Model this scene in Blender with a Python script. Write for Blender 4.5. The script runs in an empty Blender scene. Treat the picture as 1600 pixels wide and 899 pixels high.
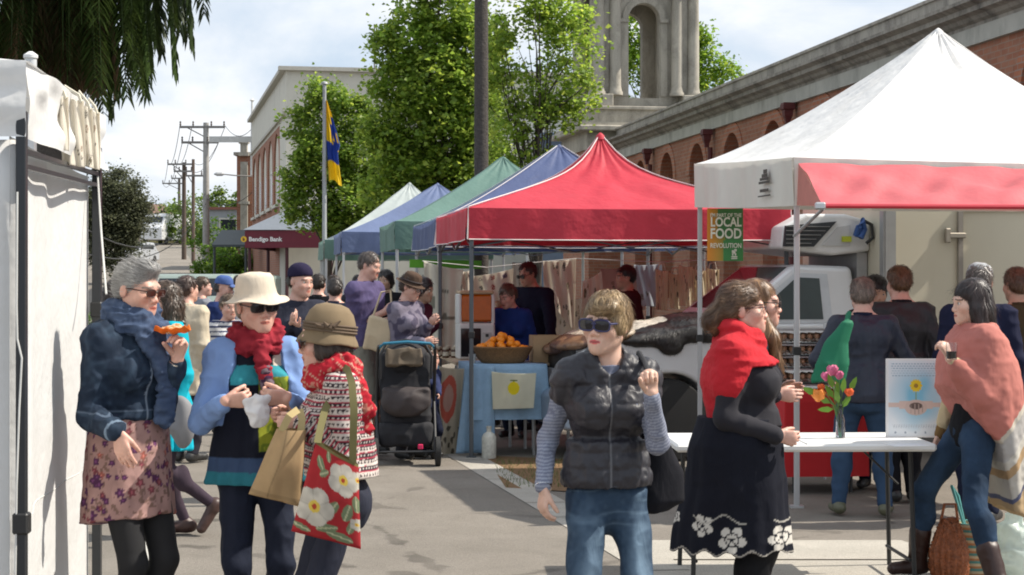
import bpy, math, random
import numpy as np
from mathutils import Vector, Matrix
random.seed(7)
RNG = np.random.default_rng(7)
F, CAMZ, HY, CX = 2800.0, 1.65, 432.0, 800.0
def at(px, py, D):
    return ((px - CX) / F * D, D, CAMZ - (py - HY) / F * D)
def gx(px, D): return (px - CX) / F * D
def gz(py, D): return CAMZ - (py - HY) / F * D
scene = bpy.context.scene
COL = scene.collection
def V3(*a): return np.array(a[0] if len(a) == 1 else a, dtype=float)
def unit(v):
    v = np.asarray(v, float); n = np.linalg.norm(v); return v / n if n > 1e-9 else v
def rotm(yaw=0, pitch=0, roll=0):
    # yaw about z, pitch about x (positive nods down when facing -Y), roll about y; degrees
    y, p, r = map(math.radians, (yaw, pitch, roll))
    Rz = np.array([[math.cos(y), -math.sin(y), 0], [math.sin(y), math.cos(y), 0], [0, 0, 1]])
    Rx = np.array([[1, 0, 0], [0, math.cos(p), -math.sin(p)], [0, math.sin(p), math.cos(p)]])
    Ry = np.array([[math.cos(r), 0, math.sin(r)], [0, 1, 0], [-math.sin(r), 0, math.cos(r)]])
    return Rz @ Rx @ Ry
# ---------------------------------------------------------------- noise
_T = np.random.default_rng(3).random((32, 32, 32)).astype(np.float32) * 2 - 1
def vnoise(p, f=1.0, seed=0):
    q = np.asarray(p, np.float64) * f + 100.0 + seed * 7.31
    i = np.floor(q).astype(int); t = q - i; t = t * t * (3 - 2 * t); i &= 31; j = (i + 1) & 31
    x0, y0, z0 = i.T; x1, y1, z1 = j.T; u, v, w = t.T
    return ((_T[x0, y0, z0] * (1 - u) + _T[x1, y0, z0] * u) * (1 - v) + (_T[x0, y1, z0] * (1 - u) + _T[x1, y1, z0] * u) * v) * (1 - w) + \
           ((_T[x0, y0, z1] * (1 - u) + _T[x1, y0, z1] * u) * (1 - v) + (_T[x0, y1, z1] * (1 - u) + _T[x1, y1, z1] * u) * v) * w
def ridge(p, f, seed=0): return 1 - 2.2 * np.abs(vnoise(p, f, seed))
# ---------------------------------------------------------------- objects
def tag(o, label=None, cat=None, group=None, kind=None):
    if label: o['label'] = label
    if cat: o['category'] = cat
    if group: o['group'] = group
    if kind: o['kind'] = kind
    return o
def thing(name, label, cat, loc=(0, 0, 0), rz=0.0, group=None):
    o = bpy.data.objects.new(name, None); o.empty_display_size = .2
    o.location = loc; o.rotation_euler = (0, 0, rz); COL.objects.link(o)
    return tag(o, label, cat, group)
def mesh_np(name, V, Fc, mat=None, parent=None, col=None, smooth=True, nper=None):
    """V (n,3); Fc (m,k) array or list of faces"""
    me = bpy.data.meshes.new(name)
    V = np.asarray(V, np.float32)
    if isinstance(Fc, np.ndarray) and Fc.ndim == 2:
        m, k = Fc.shape
        me.vertices.add(len(V)); me.vertices.foreach_set('co', V.ravel())
        me.loops.add(m * k); me.loops.foreach_set('vertex_index', Fc.astype(np.int32).ravel())
        me.polygons.add(m); me.polygons.foreach_set('loop_start', np.arange(0, m * k, k, dtype=np.int32))
        me.polygons.foreach_set('loop_total', np.full(m, k, np.int32))
        me.update(calc_edges=True)
    else:
        me.from_pydata([tuple(map(float, v)) for v in V], [], [tuple(int(i) for i in f) for f in Fc])
    if smooth: me.polygons.foreach_set('use_smooth', np.ones(len(me.polygons), bool))
    if col is not None:
        at_ = me.color_attributes.new('Col', 'FLOAT_COLOR', 'POINT')
        c = np.ones((len(V), 4), np.float32); c[:, :3] = col
        at_.data.foreach_set('color', c.ravel())
    if mat: me.materials.append(mat)
    me.update()
    o = bpy.data.objects.new(name, me); COL.objects.link(o)
    if parent is not None: o.parent = parent
    return o
def dup(root, loc=None, rz=None, scale=None, label=None):
    r = root.copy(); COL.objects.link(r)
    if loc is not None: r.location = loc
    if rz is not None: r.rotation_euler = (0, 0, rz)
    if scale is not None: r.scale = scale if hasattr(scale, '__len__') else (scale,) * 3
    if label: r['label'] = label
    for ch in list(root.children):
        c = ch.copy(); COL.objects.link(c); c.parent = r
        for g in ch.children:
            d = g.copy(); COL.objects.link(d); d.parent = c
    return r
class MB:
    """collects shapes and links them as one mesh"""
    def __init__(s): s.v = []; s.f = []
    def add(s, vs, fs):
        n = len(s.v); s.v += [tuple(map(float, v)) for v in vs]; s.f += [tuple(i + n for i in f) for f in fs]; return s
    def box(s, c, d, R=None, bev=0.0):
        hx, hy, hz = d[0] / 2, d[1] / 2, d[2] / 2
        c = V3(c)
        b = min(bev, hx * .9, hy * .9, hz * .9)
        if b <= 0:
            P = [V3(x * hx, y * hy, z * hz) for x in (-1, 1) for y in (-1, 1) for z in (-1, 1)]
            fs = [(0, 1, 3, 2), (4, 6, 7, 5), (0, 4, 5, 1), (2, 3, 7, 6), (0, 2, 6, 4), (1, 5, 7, 3)]
        else:
            P = []; fs = []
            idx = {}
            for x in (-1, 1):
                for y in (-1, 1):
                    for z in (-1, 1):
                        for a in range(3):
                            q = V3(x * (hx - (0 if a == 0 else b)), y * (hy - (0 if a == 1 else b)), z * (hz - (0 if a == 2 else b)))
                            idx[(x, y, z, a)] = len(P); P.append(q)
            def quad(l):
                pts = [P[i] for i in l]; n = np.cross(pts[1] - pts[0], pts[2] - pts[0])
                if np.dot(n, sum(pts) / len(pts)) < 0: l = l[::-1]
                fs.append(tuple(l))
            for a in range(3):
                o1, o2 = [(1, 2), (0, 2), (0, 1)][a]
                for sg in (-1, 1):
                    l = []
                    for (p, q) in ((-1, -1), (1, -1), (1, 1), (-1, 1)):
                        k = [0, 0, 0]; k[a] = sg; k[o1] = p; k[o2] = q; l.append(idx[(*k, a)])
                    quad(l)
                for p in (-1, 1):      # edges parallel to axis a
                    for q in (-1, 1):
                        k0 = [0, 0, 0]; k0[a] = -1; k0[o1] = p; k0[o2] = q
                        k1 = list(k0); k1[a] = 1
                        quad([idx[(*k0, o1)], idx[(*k1, o1)], idx[(*k1, o2)], idx[(*k0, o2)]])
            for x in (-1, 1):
                for y in (-1, 1):
                    for z in (-1, 1):
                        quad([idx[(x, y, z, 0)], idx[(x, y, z, 1)], idx[(x, y, z, 2)]])
        if R is not None: P = [R @ p for p in P]
        return s.add([p + c for p in P], fs)
    def beam(s, a, b, w, d=None, bev=0, up=(0, 0, 1)):
        a, b = V3(a), V3(b); d = d or w; ax = b - a; L = np.linalg.norm(ax); ax = ax / L
        u = V3(up)
        if abs(np.dot(u, ax)) > .95: u = V3(0, 1, 0)
        x = unit(np.cross(u, ax)); y = np.cross(ax, x)
        R = np.column_stack([x, y, ax])
        return s.box((a + b) / 2, (w, d, L), R, bev)
    def tube(s, pts, r, n=8, caps=True):
        pts = [V3(p) for p in pts]; m = len(pts)
        rr = r if hasattr(r, '__len__') else [r] * m
        t = unit(pts[1] - pts[0]); u = unit(np.cross(t, V3(0, 0, 1) if abs(t[2]) < .9 else V3(1, 0, 0)))
        vs = []; fs = []
        for i, p in enumerate(pts):
            t = unit(pts[min(i + 1, m - 1)] - pts[max(i - 1, 0)])
            u = unit(u - t * np.dot(u, t)); w = np.cross(t, u)
            for k in range(n):
                a = 2 * math.pi * k / n; vs.append(p + rr[i] * (u * math.cos(a) + w * math.sin(a)))
        for i in range(m - 1):
            for k in range(n):
                k2 = (k + 1) % n; fs.append((i * n + k, i * n + k2, (i + 1) * n + k2, (i + 1) * n + k))
        if caps: fs.append(tuple(range(n))[::-1]); fs.append(tuple((m - 1) * n + k for k in range(n)))
        return s.add(vs, fs)
    def lathe(s, prof, c=(0, 0, 0), n=24, R=None, wob=None):
        """prof [(r,z)...]; closed at r=0 ends"""
        vs = []; fs = []; c = V3(c)
        for i, (r, z) in enumerate(prof):
            for k in range(n):
                a = 2 * math.pi * k / n; rr, zz = (r, z) if wob is None else wob(r, z, a)
                p = V3(rr * math.cos(a), rr * math.sin(a), zz)
                vs.append((R @ p if R is not None else p) + c)
        for i in range(len(prof) - 1):
            for k in range(n):
                k2 = (k + 1) % n; fs.append((i * n + k, i * n + k2, (i + 1) * n + k2, (i + 1) * n + k))
        fs.append(tuple(range(n))[::-1]); fs.append(tuple((len(prof) - 1) * n + k for k in range(n)))
        return s.add(vs, fs)
    def prism(s, poly, a, b, axis=1):
        """poly list of 2D pts extruded from a to b along axis (0 x,1 y,2 z)"""
        def mk(p, t):
            if axis == 0: return (t, p[0], p[1])
            if axis == 1: return (p[0], t, p[1])
            return (p[0], p[1], t)
        n = len(poly)
        vs = [mk(p, a) for p in poly] + [mk(p, b) for p in poly]
        fs = [tuple(range(n)), tuple(range(2 * n - 1, n - 1, -1))] + [(i, (i + 1) % n + 0, (i + 1) % n + n, i + n) for i in range(n)]
        fs = fs[:2] + [(f[0], f[3], f[2], f[1]) for f in fs[2:]]
        return s.add(vs, fs)
    def xf(s, R, t=(0, 0, 0)):
        t = V3(t); s.v = [tuple(R @ V3(v) + t) for v in s.v]; return s
    def obj(s, name, mat=None, parent=None, smooth=False, fixn=True):
        o = mesh_np(name, np.array(s.v), s.f, mat, parent, smooth=False)
        if fixn:
            import bmesh
            bm = bmesh.new(); bm.from_mesh(o.data); bmesh.ops.recalc_face_normals(bm, faces=bm.faces); bm.to_mesh(o.data); bm.free()
        if smooth:
            o.data.polygons.foreach_set('use_smooth', np.ones(len(o.data.polygons), bool))
            o.data.set_sharp_from_angle(angle=math.radians(40))
        return o
def sheet(fn, nu, nv, thick=0.0):
    """grid sheet verts/faces from fn(u,v)->xyz; returns V,F arrays (solid when thick)"""
    U, W = np.meshgrid(np.linspace(0, 1, nu), np.linspace(0, 1, nv), indexing='ij')
    P = np.array([fn(u, w) for u, w in zip(U.ravel(), W.ravel())])
    return grid_faces(P, nu, nv, thick)
def grid_faces(P, nu, nv, thick=0.0):
    i, j = np.meshgrid(np.arange(nu - 1), np.arange(nv - 1), indexing='ij'); a = (i * nv + j).ravel()
    Q = np.stack([a, a + nv, a + nv + 1, a + 1], 1)
    if thick:
        G = P.reshape(nu, nv, 3); du = np.gradient(G, axis=0); dv = np.gradient(G, axis=1)
        n = np.cross(du, dv); n /= np.maximum(np.linalg.norm(n, axis=2, keepdims=True), 1e-9)
        P2 = (G - n * thick).reshape(-1, 3); m = len(P)
        rim = [k for k in range(nv)] + [i * nv + nv - 1 for i in range(1, nu)] + [(nu - 1) * nv + k for k in range(nv - 2, -1, -1)] + [i * nv for i in range(nu - 2, 0, -1)]
        rim = np.array(rim); r2 = np.roll(rim, -1)
        S = np.stack([rim, r2, r2 + m, rim + m], 1)
        Q = np.concatenate([Q, Q[:, ::-1] + m, S[:, ::1]]); P = np.concatenate([P, P2])
    return P, Q
# ---------------------------------------------------------------- materials
class N:
    def __init__(s, m): s.t = m.node_tree; s.n = s.t.nodes; s.l = s.t.links
    def new(s, ty, **kw):
        x = s.n.new(ty)
        for k, v in kw.items():
            if k.startswith('in_'):
                x.inputs[k[3:].replace('_', ' ')].default_value = v
            else: setattr(x, k, v)
        return x
    def link(s, a, b): s.l.new(a, b)
    def math(s, op, a, b=None, c=None, clamp=False):
        x = s.n.new('ShaderNodeMath'); x.operation = op; x.use_clamp = clamp
        for i, v in enumerate((a, b, c)):
            if v is None: continue
            if hasattr(v, 'links'): s.link(v, x.inputs[i])
            else: x.inputs[i].default_value = v
        return x.outputs[0]
    def mix(s, f, a, b, bt='MIX'):
        x = s.n.new('ShaderNodeMix'); x.data_type = 'RGBA'; x.blend_type = bt
        for i, v in ((0, f), (6, a), (7, b)):
            if hasattr(v, 'links'): s.link(v, x.inputs[i])
            else: x.inputs[i].default_value = v if i == 0 else (*v[:3], 1)
        return x.outputs[2]
    def coord(s, sc=None, kind='Object', rot=None):
        tc = s.n.new('ShaderNodeTexCoord').outputs[kind]
        if sc is None: return tc
        mp = s.n.new('ShaderNodeMapping'); s.link(tc, mp.inputs[0]); mp.inputs['Scale'].default_value = sc if hasattr(sc, '__len__') else (sc,) * 3
        if rot: mp.inputs['Rotation'].default_value = rot
        return mp.outputs[0]
    def noise(s, vec, scale=5, detail=4, rough=.55, dist=0):
        x = s.n.new('ShaderNodeTexNoise'); s.link(vec, x.inputs['Vector']); x.inputs['Scale'].default_value = scale
        x.inputs['Detail'].default_value = detail; x.inputs['Roughness'].default_value = rough; x.inputs['Distortion'].default_value = dist
        return x.outputs[0]
    def ramp(s, f, stops):
        x = s.n.new('ShaderNodeValToRGB'); s.link(f, x.inputs[0]); e = x.color_ramp.elements
        e[0].position = stops[0][0]; e[0].color = (*stops[0][1], 1); e[1].position = stops[-1][0]; e[1].color = (*stops[-1][1], 1)
        for p, c in stops[1:-1]: q = e.new(p); q.color = (*c, 1)
        return x.outputs[0]
    def maprange(s, v, a, b, c=0, d=1):
        x = s.n.new('ShaderNodeMapRange'); s.link(v, x.inputs[0]); x.inputs[1].default_value = a; x.inputs[2].default_value = b
        x.inputs[3].default_value = c; x.inputs[4].default_value = d; return x.outputs[0]
    def sep(s, v):
        x = s.n.new('ShaderNodeSeparateXYZ'); s.link(v, x.inputs[0]); return x.outputs
    def comb(s, a, b, c):
        x = s.n.new('ShaderNodeCombineXYZ')
        for i, v in enumerate((a, b, c)):
            if hasattr(v, 'links'): s.link(v, x.inputs[i])
            else: x.inputs[i].default_value = v
        return x.outputs[0]
    def bump(s, h, strength=.3, dist=.01, prev=None):
        x = s.n.new('ShaderNodeBump'); s.link(h, x.inputs['Height']); x.inputs['Strength'].default_value = strength; x.inputs['Distance'].default_value = dist
        if prev is not None: s.link(prev, x.inputs['Normal'])
        return x.outputs[0]
def newmat(name):
    m = bpy.data.materials.new(name); m.use_nodes = True
    b = m.node_tree.nodes['Principled BSDF']; return m, N(m), b
_M = {}
def M(name, col=(.5, .5, .5), rough=.7, metal=0.0, var=.12, vs=6.0, bump=0.15, bs=60.0, bd=.002, vcol=False, sheen=0.0, spec=None, trans=0.0, alpha=1.0, transl=0.0, dirt=None, ior=None, wr=0):
    """general surface: colour varied by noise, fine bump; vcol multiplies the mesh's own colour layer"""
    if name in _M: return _M[name]
    m, n, b = newmat(name)
    co = n.coord()
    v = n.noise(co, vs, 5, .6)
    k = n.maprange(v, .25, .75, 1 - var, 1 + var)
    if vcol:
        a = n.new('ShaderNodeVertexColor', layer_name='Col').outputs[0]
    else:
        a = n.new('ShaderNodeRGB'); a.outputs[0].default_value = (*col, 1); a = a.outputs[0]
    hsv = n.new('ShaderNodeHueSaturation'); n.link(a, hsv.inputs['Color']); n.link(k, hsv.inputs['Value'])
    c = hsv.outputs[0]
    if dirt:
        dv = n.noise(n.coord((1, 1, .35)), dirt[1], 6, .65)
        c = n.mix(n.maprange(dv, .5, .72, 0, dirt[2]), c, dirt[0])
    n.link(c, b.inputs['Base Color'])
    b.inputs['Roughness'].default_value = rough; b.inputs['Metallic'].default_value = metal
    if sheen: b.inputs['Sheen Weight'].default_value = sheen; b.inputs['Sheen Roughness'].default_value = .5
    if spec is not None: b.inputs['Specular IOR Level'].default_value = spec
    if trans: b.inputs['Transmission Weight'].default_value = trans
    if ior: b.inputs['IOR'].default_value = ior
    if alpha < 1: b.inputs['Alpha'].default_value = alpha
    if bump:
        h = n.noise(co, bs, 3, .6); pv = n.bump(n.noise(n.coord((1, 1, .4)), 11, 3, .5, .8), wr * .75, .02) if wr else None
        n.link(n.bump(h, bump, bd, pv), b.inputs['Normal'])
    if transl:
        out = n.n['Material Output']; t = n.new('ShaderNodeBsdfTranslucent'); n.link(c, t.inputs[0])
        mx = n.new('ShaderNodeMixShader'); mx.inputs[0].default_value = transl
        n.link(b.outputs[0], mx.inputs[1]); n.link(t.outputs[0], mx.inputs[2]); n.link(mx.outputs[0], out.inputs[0])
    _M[name] = m
    return m
def cloth(name='cloth'): return M(name, vcol=True, rough=.85, var=.10, vs=9, bump=.35, bs=420, bd=.0015, sheen=.0, spec=.12, wr=.55)
# ---------------------------------------------------------------- implicit surfaces -> one closed mesh
def cap(a, b, ra, rb=None, flat=None):
    a, b = V3(a), V3(b); rb = ra if rb is None else rb
    R = max(ra, rb); lo = np.minimum(a, b) - R; hi = np.maximum(a, b) + R
    if flat is not None: n, f = unit(flat[0]), flat[1]
    ba = b - a
    if flat is not None: ba = ba + n * (np.dot(ba, n) * (1 / f - 1))
    bb = max(float(np.dot(ba, ba)), 1e-9)
    def fn(X, Y, Z):
        x, y, z = X - a[0], Y - a[1], Z - a[2]
        if flat is not None:
            c = (x * n[0] + y * n[1] + z * n[2]) * (1 / f - 1); x = x + c * n[0]; y = y + c * n[1]; z = z + c * n[2]
        h = np.clip((x * ba[0] + y * ba[1] + z * ba[2]) / bb, 0, 1)
        d = np.sqrt((x - h * ba[0]) ** 2 + (y - h * ba[1]) ** 2 + (z - h * ba[2]) ** 2) - (ra + (rb - ra) * h)
        return d * (1 if flat is None else (.5 + .5 * f))
    return (lo, hi, fn)
def ell(c, r, R=None):
    c, r = V3(c), V3(r); ext = r.max() if R is not None else r
    def fn(X, Y, Z):
        x, y, z = X - c[0], Y - c[1], Z - c[2]
        if R is not None:
            x, y, z = R[0, 0] * x + R[1, 0] * y + R[2, 0] * z, R[0, 1] * x + R[1, 1] * y + R[2, 1] * z, R[0, 2] * x + R[1, 2] * y + R[2, 2] * z
        k0 = np.sqrt((x / r[0]) ** 2 + (y / r[1]) ** 2 + (z / r[2]) ** 2)
        k1 = np.sqrt((x / r[0] ** 2) ** 2 + (y / r[1] ** 2) ** 2 + (z / r[2] ** 2) ** 2)
        return k0 * (k0 - 1) / np.maximum(k1, 1e-6)
    return (c - ext, c + ext, fn)
def boxs(c, d, R=None, r=.01):
    c = V3(c); h = V3(d) / 2 - r; ext = np.linalg.norm(V3(d) / 2) if R is not None else V3(d) / 2
    def fn(X, Y, Z):
        x, y, z = X - c[0], Y - c[1], Z - c[2]
        if R is not None:
            x, y, z = R[0, 0] * x + R[1, 0] * y + R[2, 0] * z, R[0, 1] * x + R[1, 1] * y + R[2, 1] * z, R[0, 2] * x + R[1, 2] * y + R[2, 2] * z
        qx, qy, qz = np.abs(x) - h[0], np.abs(y) - h[1], np.abs(z) - h[2]
        return np.sqrt(np.maximum(qx, 0) ** 2 + np.maximum(qy, 0) ** 2 + np.maximum(qz, 0) ** 2) + np.minimum(np.maximum(np.maximum(qx, qy), qz), 0) - r
    return (c - ext, c + ext, fn)
def loft(rows, folds=0, famp=0.0, ph=0.0, fz=None, tw=0.0):
    """rows [(z,cx,cy,rx,ry)] ascending z; folds grow towards the bottom"""
    A = np.array(rows, float); z0, z1 = A[0, 0], A[-1, 0]; m = 1 + famp
    lo = V3((A[:, 1] - A[:, 3] * m).min(), (A[:, 2] - A[:, 4] * m).min(), z0); hi = V3((A[:, 1] + A[:, 3] * m).max(), (A[:, 2] + A[:, 4] * m).max(), z1)
    fz = fz if fz is not None else z1
    def fn(X, Y, Z):
        z = np.clip(Z, z0, z1)
        cx, cy, rx, ry = (np.interp(z, A[:, 0], A[:, i]) for i in (1, 2, 3, 4))
        x, y = X - cx, Y - cy
        if folds:
            th = np.arctan2(y / ry, x / rx)
            t = np.clip((fz - z) / max(fz - z0, 1e-6), 0, 1)
            m_ = 1 + famp * t * (.6 * np.sin(folds * th + ph + 1.7 * np.sin(2 * th + ph) + tw * z) + .4 * np.sin((folds * 1.9) * th - ph * 2 + np.sin(3 * th)))
            rx = rx * m_; ry = ry * m_
        k = np.sqrt((x / rx) ** 2 + (y / ry) ** 2)
        d = (k - 1) * np.minimum(rx, ry)
        return np.maximum(d, np.maximum(z0 - Z, Z - z1))
    return (lo, hi, fn)
def ax_(lo, hi, h, fine=()):
    out = [lo]
    while out[-1] < hi:
        x = out[-1]; st = h
        for a, b, hf in fine:
            if a - h <= x <= b: st = min(st, hf)
        out.append(x + st)
    return np.array(out, np.float32)
def nets(d, xs, ys, zs):
    s = d < 0; c = np.zeros(tuple(n - 1 for n in d.shape), np.int8)
    for a in (0, 1):
        for b in (0, 1):
            for e in (0, 1):
                c += s[a:d.shape[0] - 1 + a, b:d.shape[1] - 1 + b, e:d.shape[2] - 1 + e]
    act = (c > 0) & (c < 8); I = np.argwhere(act); idx = np.full(c.shape, -1, np.int32); idx[act] = np.arange(len(I))
    i, j, k = I.T; val = {}
    for a in (0, 1):
        for b in (0, 1):
            for e in (0, 1): val[(a, b, e)] = d[i + a, j + b, k + e]
    acc = np.zeros((len(I), 3)); cnt = np.zeros(len(I))
    for ax in range(3):
        o = [q for q in range(3) if q != ax]
        for p in (0, 1):
            for q in (0, 1):
                c0 = [0, 0, 0]; c0[o[0]] = p; c0[o[1]] = q; c1 = list(c0); c1[ax] = 1
                v0, v1 = val[tuple(c0)], val[tuple(c1)]; m = (v0 < 0) != (v1 < 0)
                t = np.where(m, v0 / np.where(m, v0 - v1, 1), 0)
                for w in range(3):
                    acc[:, w] += np.where(m, (t if w == ax else c0[w]), 0)
                cnt += m
    acc /= cnt[:, None]
    P = np.stack([xs[i] + acc[:, 0] * (xs[i + 1] - xs[i]), ys[j] + acc[:, 1] * (ys[j + 1] - ys[j]), zs[k] + acc[:, 2] * (zs[k + 1] - zs[k])], 1)
    Q = []
    n = d.shape
    for ax in range(3):
        o = [q for q in range(3) if q != ax]
        sl0 = [slice(1, -1)] * 3; sl1 = [slice(1, -1)] * 3; sl0[ax] = slice(0, -1); sl1[ax] = slice(1, None)
        A, B = s[tuple(sl0)], s[tuple(sl1)]; E = np.argwhere(A != B)
        sg = A[tuple(E.T)]
        E = E.copy(); E[:, o[0]] += 1; E[:, o[1]] += 1
        def g(p, q):
            e = E.copy(); e[:, o[0]] -= p; e[:, o[1]] -= q; return idx[tuple(e.T)]
        a, b, c_, e = g(1, 1), g(0, 1), g(0, 0), g(1, 0)
        f = np.stack([a, b, c_, e], 1)
        flip = sg if ax != 1 else ~sg
        f[~flip] = f[~flip][:, ::-1]
        Q.append(f)
    return P, np.concatenate(Q)
def vnormals(P, Q):
    n = np.cross(P[Q[:, 2]] - P[Q[:, 0]], P[Q[:, 3]] - P[Q[:, 1]]); out = np.zeros_like(P)
    for i in range(4):
        for w in range(3): out[:, w] += np.bincount(Q[:, i], n[:, w], len(P))
    return out / np.maximum(np.linalg.norm(out, axis=1, keepdims=True), 1e-12)
def build_field(ops, h, fine=None, clips=()):
    """ops: list of (prim, off, k, mode)"""
    adds = [o for o in ops if o[3] == 'add']
    lo = np.min([o[0][0] - o[1] for o in adds], 0) - 3 * h; hi = np.max([o[0][1] + o[1] for o in adds], 0) + 3 * h
    fine = fine or ([], [], [])
    xs, ys, zs = (ax_(lo[w], hi[w], h, fine[w]) for w in range(3))
    d = np.full((len(xs), len(ys), len(zs)), 1.0, np.float32)
    for prim, off, k, mode in ops:
        if mode == 'clip':
            d = np.maximum(d, np.asarray(prim(xs[:, None, None], ys[None, :, None], zs[None, None, :]), np.float32)); continue
        m = abs(off) + k + 2.5 * h
        sl = []
        for w, A in enumerate((xs, ys, zs)):
            a = max(int(np.searchsorted(A, prim[0][w] - m)) - 1, 0); b = min(int(np.searchsorted(A, prim[1][w] + m)) + 1, len(A)); sl.append(slice(a, b))
        sl = tuple(sl)
        X = xs[sl[0]][:, None, None]; Y = ys[sl[1]][None, :, None]; Z = zs[sl[2]][None, None, :]
        b = prim[2](X, Y, Z) - off; a = d[sl]
        if mode == 'add':
            if k > 0: hh = np.maximum(k - np.abs(a - b), 0) / k; d[sl] = np.minimum(a, b) - hh * hh * k * .25
            else: d[sl] = np.minimum(a, b)
        elif mode == 'sub':
            b = -b
            if k > 0: hh = np.maximum(k - np.abs(a - b), 0) / k; d[sl] = np.maximum(a, b) + hh * hh * k * .25
            else: d[sl] = np.maximum(a, b)
        else: d[sl] = np.maximum(a, b)
    X = xs[:, None, None]; Y = ys[None, :, None]; Z = zs[None, None, :]
    for c in clips: d = np.maximum(d, c(X, Y, Z).astype(np.float32))
    return d.astype(np.float32), xs, ys, zs
def sdf_obj(name, ops, h, mat, parent, disp=None, color=None, clips=(), fine=None, strands=None, smooth=0):
    d, xs, ys, zs = build_field(ops, h, fine, clips)
    P, Q = nets(d, xs, ys, zs)
    if smooth:
        e = np.concatenate([Q[:, [0, 1]], Q[:, [1, 2]], Q[:, [2, 3]], Q[:, [3, 0]]])
        for _ in range(smooth):
            S = np.zeros_like(P); cn = np.bincount(e[:, 0], minlength=len(P)).astype(float)
            for w in range(3): S[:, w] = np.bincount(e[:, 0], P[e[:, 1], w], len(P))
            P = P * .4 + .6 * S / np.maximum(cn, 1)[:, None]
    nr = vnormals(P, Q)
    C = None
    if color is not None:
        C = color(P, nr) if callable(color) else np.tile(V3(color), (len(P), 1))
    P2 = P + nr * disp(P, nr)[:, None] if disp is not None else P
    if strands:
        sp, sq, sc = make_strands(P2, nr, (d, xs, ys, zs), strands, C)
        Q = np.concatenate([Q, sq + len(P2)]); P2 = np.concatenate([P2, sp]); C = np.concatenate([C, sc])
    return mesh_np(name, P2, Q, mat, parent, col=C)
def make_strands(P, nr, fld, st, C):
    """thin tapered ribbons combed along the surface"""
    d, xs, ys, zs = fld; n = st.get('n', 1500); L = st.get('len', .05); w = st.get('w', .0016); comb = st['comb']; lift = st.get('lift', .003)
    seg = st.get('seg', 5); rng = np.random.default_rng(st.get('seed', 1))
    mask = st.get('mask'); cand = np.arange(len(P)) if mask is None else np.where(mask(P))[0]
    r = rng.choice(cand, n); p = P[r].copy(); N0 = nr[r].copy(); c0 = C[r].copy()
    h = float(xs[1] - xs[0])
    def grad(q):
        f = [(q[:, w_] - A[0]) / h for w_, A in enumerate((xs, ys, zs))]
        ii = [np.clip(np.round(f[w_]).astype(int), 1, d.shape[w_] - 2) for w_ in range(3)]
        i, j, k = ii
        g = np.stack([d[i + 1, j, k] - d[i - 1, j, k], d[i, j + 1, k] - d[i, j - 1, k], d[i, j, k + 1] - d[i, j, k - 1]], 1)
        g /= np.maximum(np.linalg.norm(g, axis=1, keepdims=True), 1e-6); return g, d[i, j, k] + np.sum(g * (q - np.stack([xs[i], ys[j], zs[k]], 1)), 1)
    ll = L * rng.uniform(.6, 1.3, n); off = rng.uniform(-.001, lift, n); jit = rng.normal(0, st.get('jit', .12), (n, 3)); fly = (rng.random(n) < st.get('fly', .03))
    pts = []; nrm = []
    cur = p
    for s in range(seg + 1):
        g, dv = grad(cur)
        if s < 1: g = N0
        pts.append(cur.copy()); nrm.append(g)
        cv = comb(cur) + jit; t = cv - g * np.sum(cv * g, 1)[:, None]; t /= np.maximum(np.linalg.norm(t, axis=1, keepdims=True), 1e-6)
        t = t + g * (st.get('out', 0) + fly[:, None] * .35)
        nx = cur + t * (ll / seg)[:, None]
        if st.get('out', 0) <= 0:
            g2, dv2 = grad(nx); corr = (off - dv2); corr = np.where(fly | (np.abs(dv2) > .03), 0, corr); nx = nx + g2 * corr[:, None]
        cur = nx
    T = np.stack(pts, 1); G = np.stack(nrm, 1); D = np.gradient(T, axis=1); S = np.cross(D, G); S /= np.maximum(np.linalg.norm(S, axis=2, keepdims=True), 1e-9)
    wd = w * np.linspace(1, .25, seg + 1)[None, :, None] * rng.uniform(.6, 1.3, (n, 1, 1))
    G_ = T + G * .0006
    A = G_ - S * wd; B = G_ + S * wd
    VV = np.stack([A, B], 2).reshape(-1, 3)
    base = (np.arange(n) * (seg + 1) * 2)[:, None] + (np.arange(seg) * 2)[None, :]
    base = base.ravel(); Qs = np.stack([base, base + 1, base + 3, base + 2], 1)
    cc = c0 * rng.uniform(1 - st.get('cv', .3), 1 + st.get('cv', .3), (n, 1)); cc = np.clip(np.repeat(cc, (seg + 1) * 2, axis=0), 0, 1)
    return VV, Qs, cc
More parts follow.
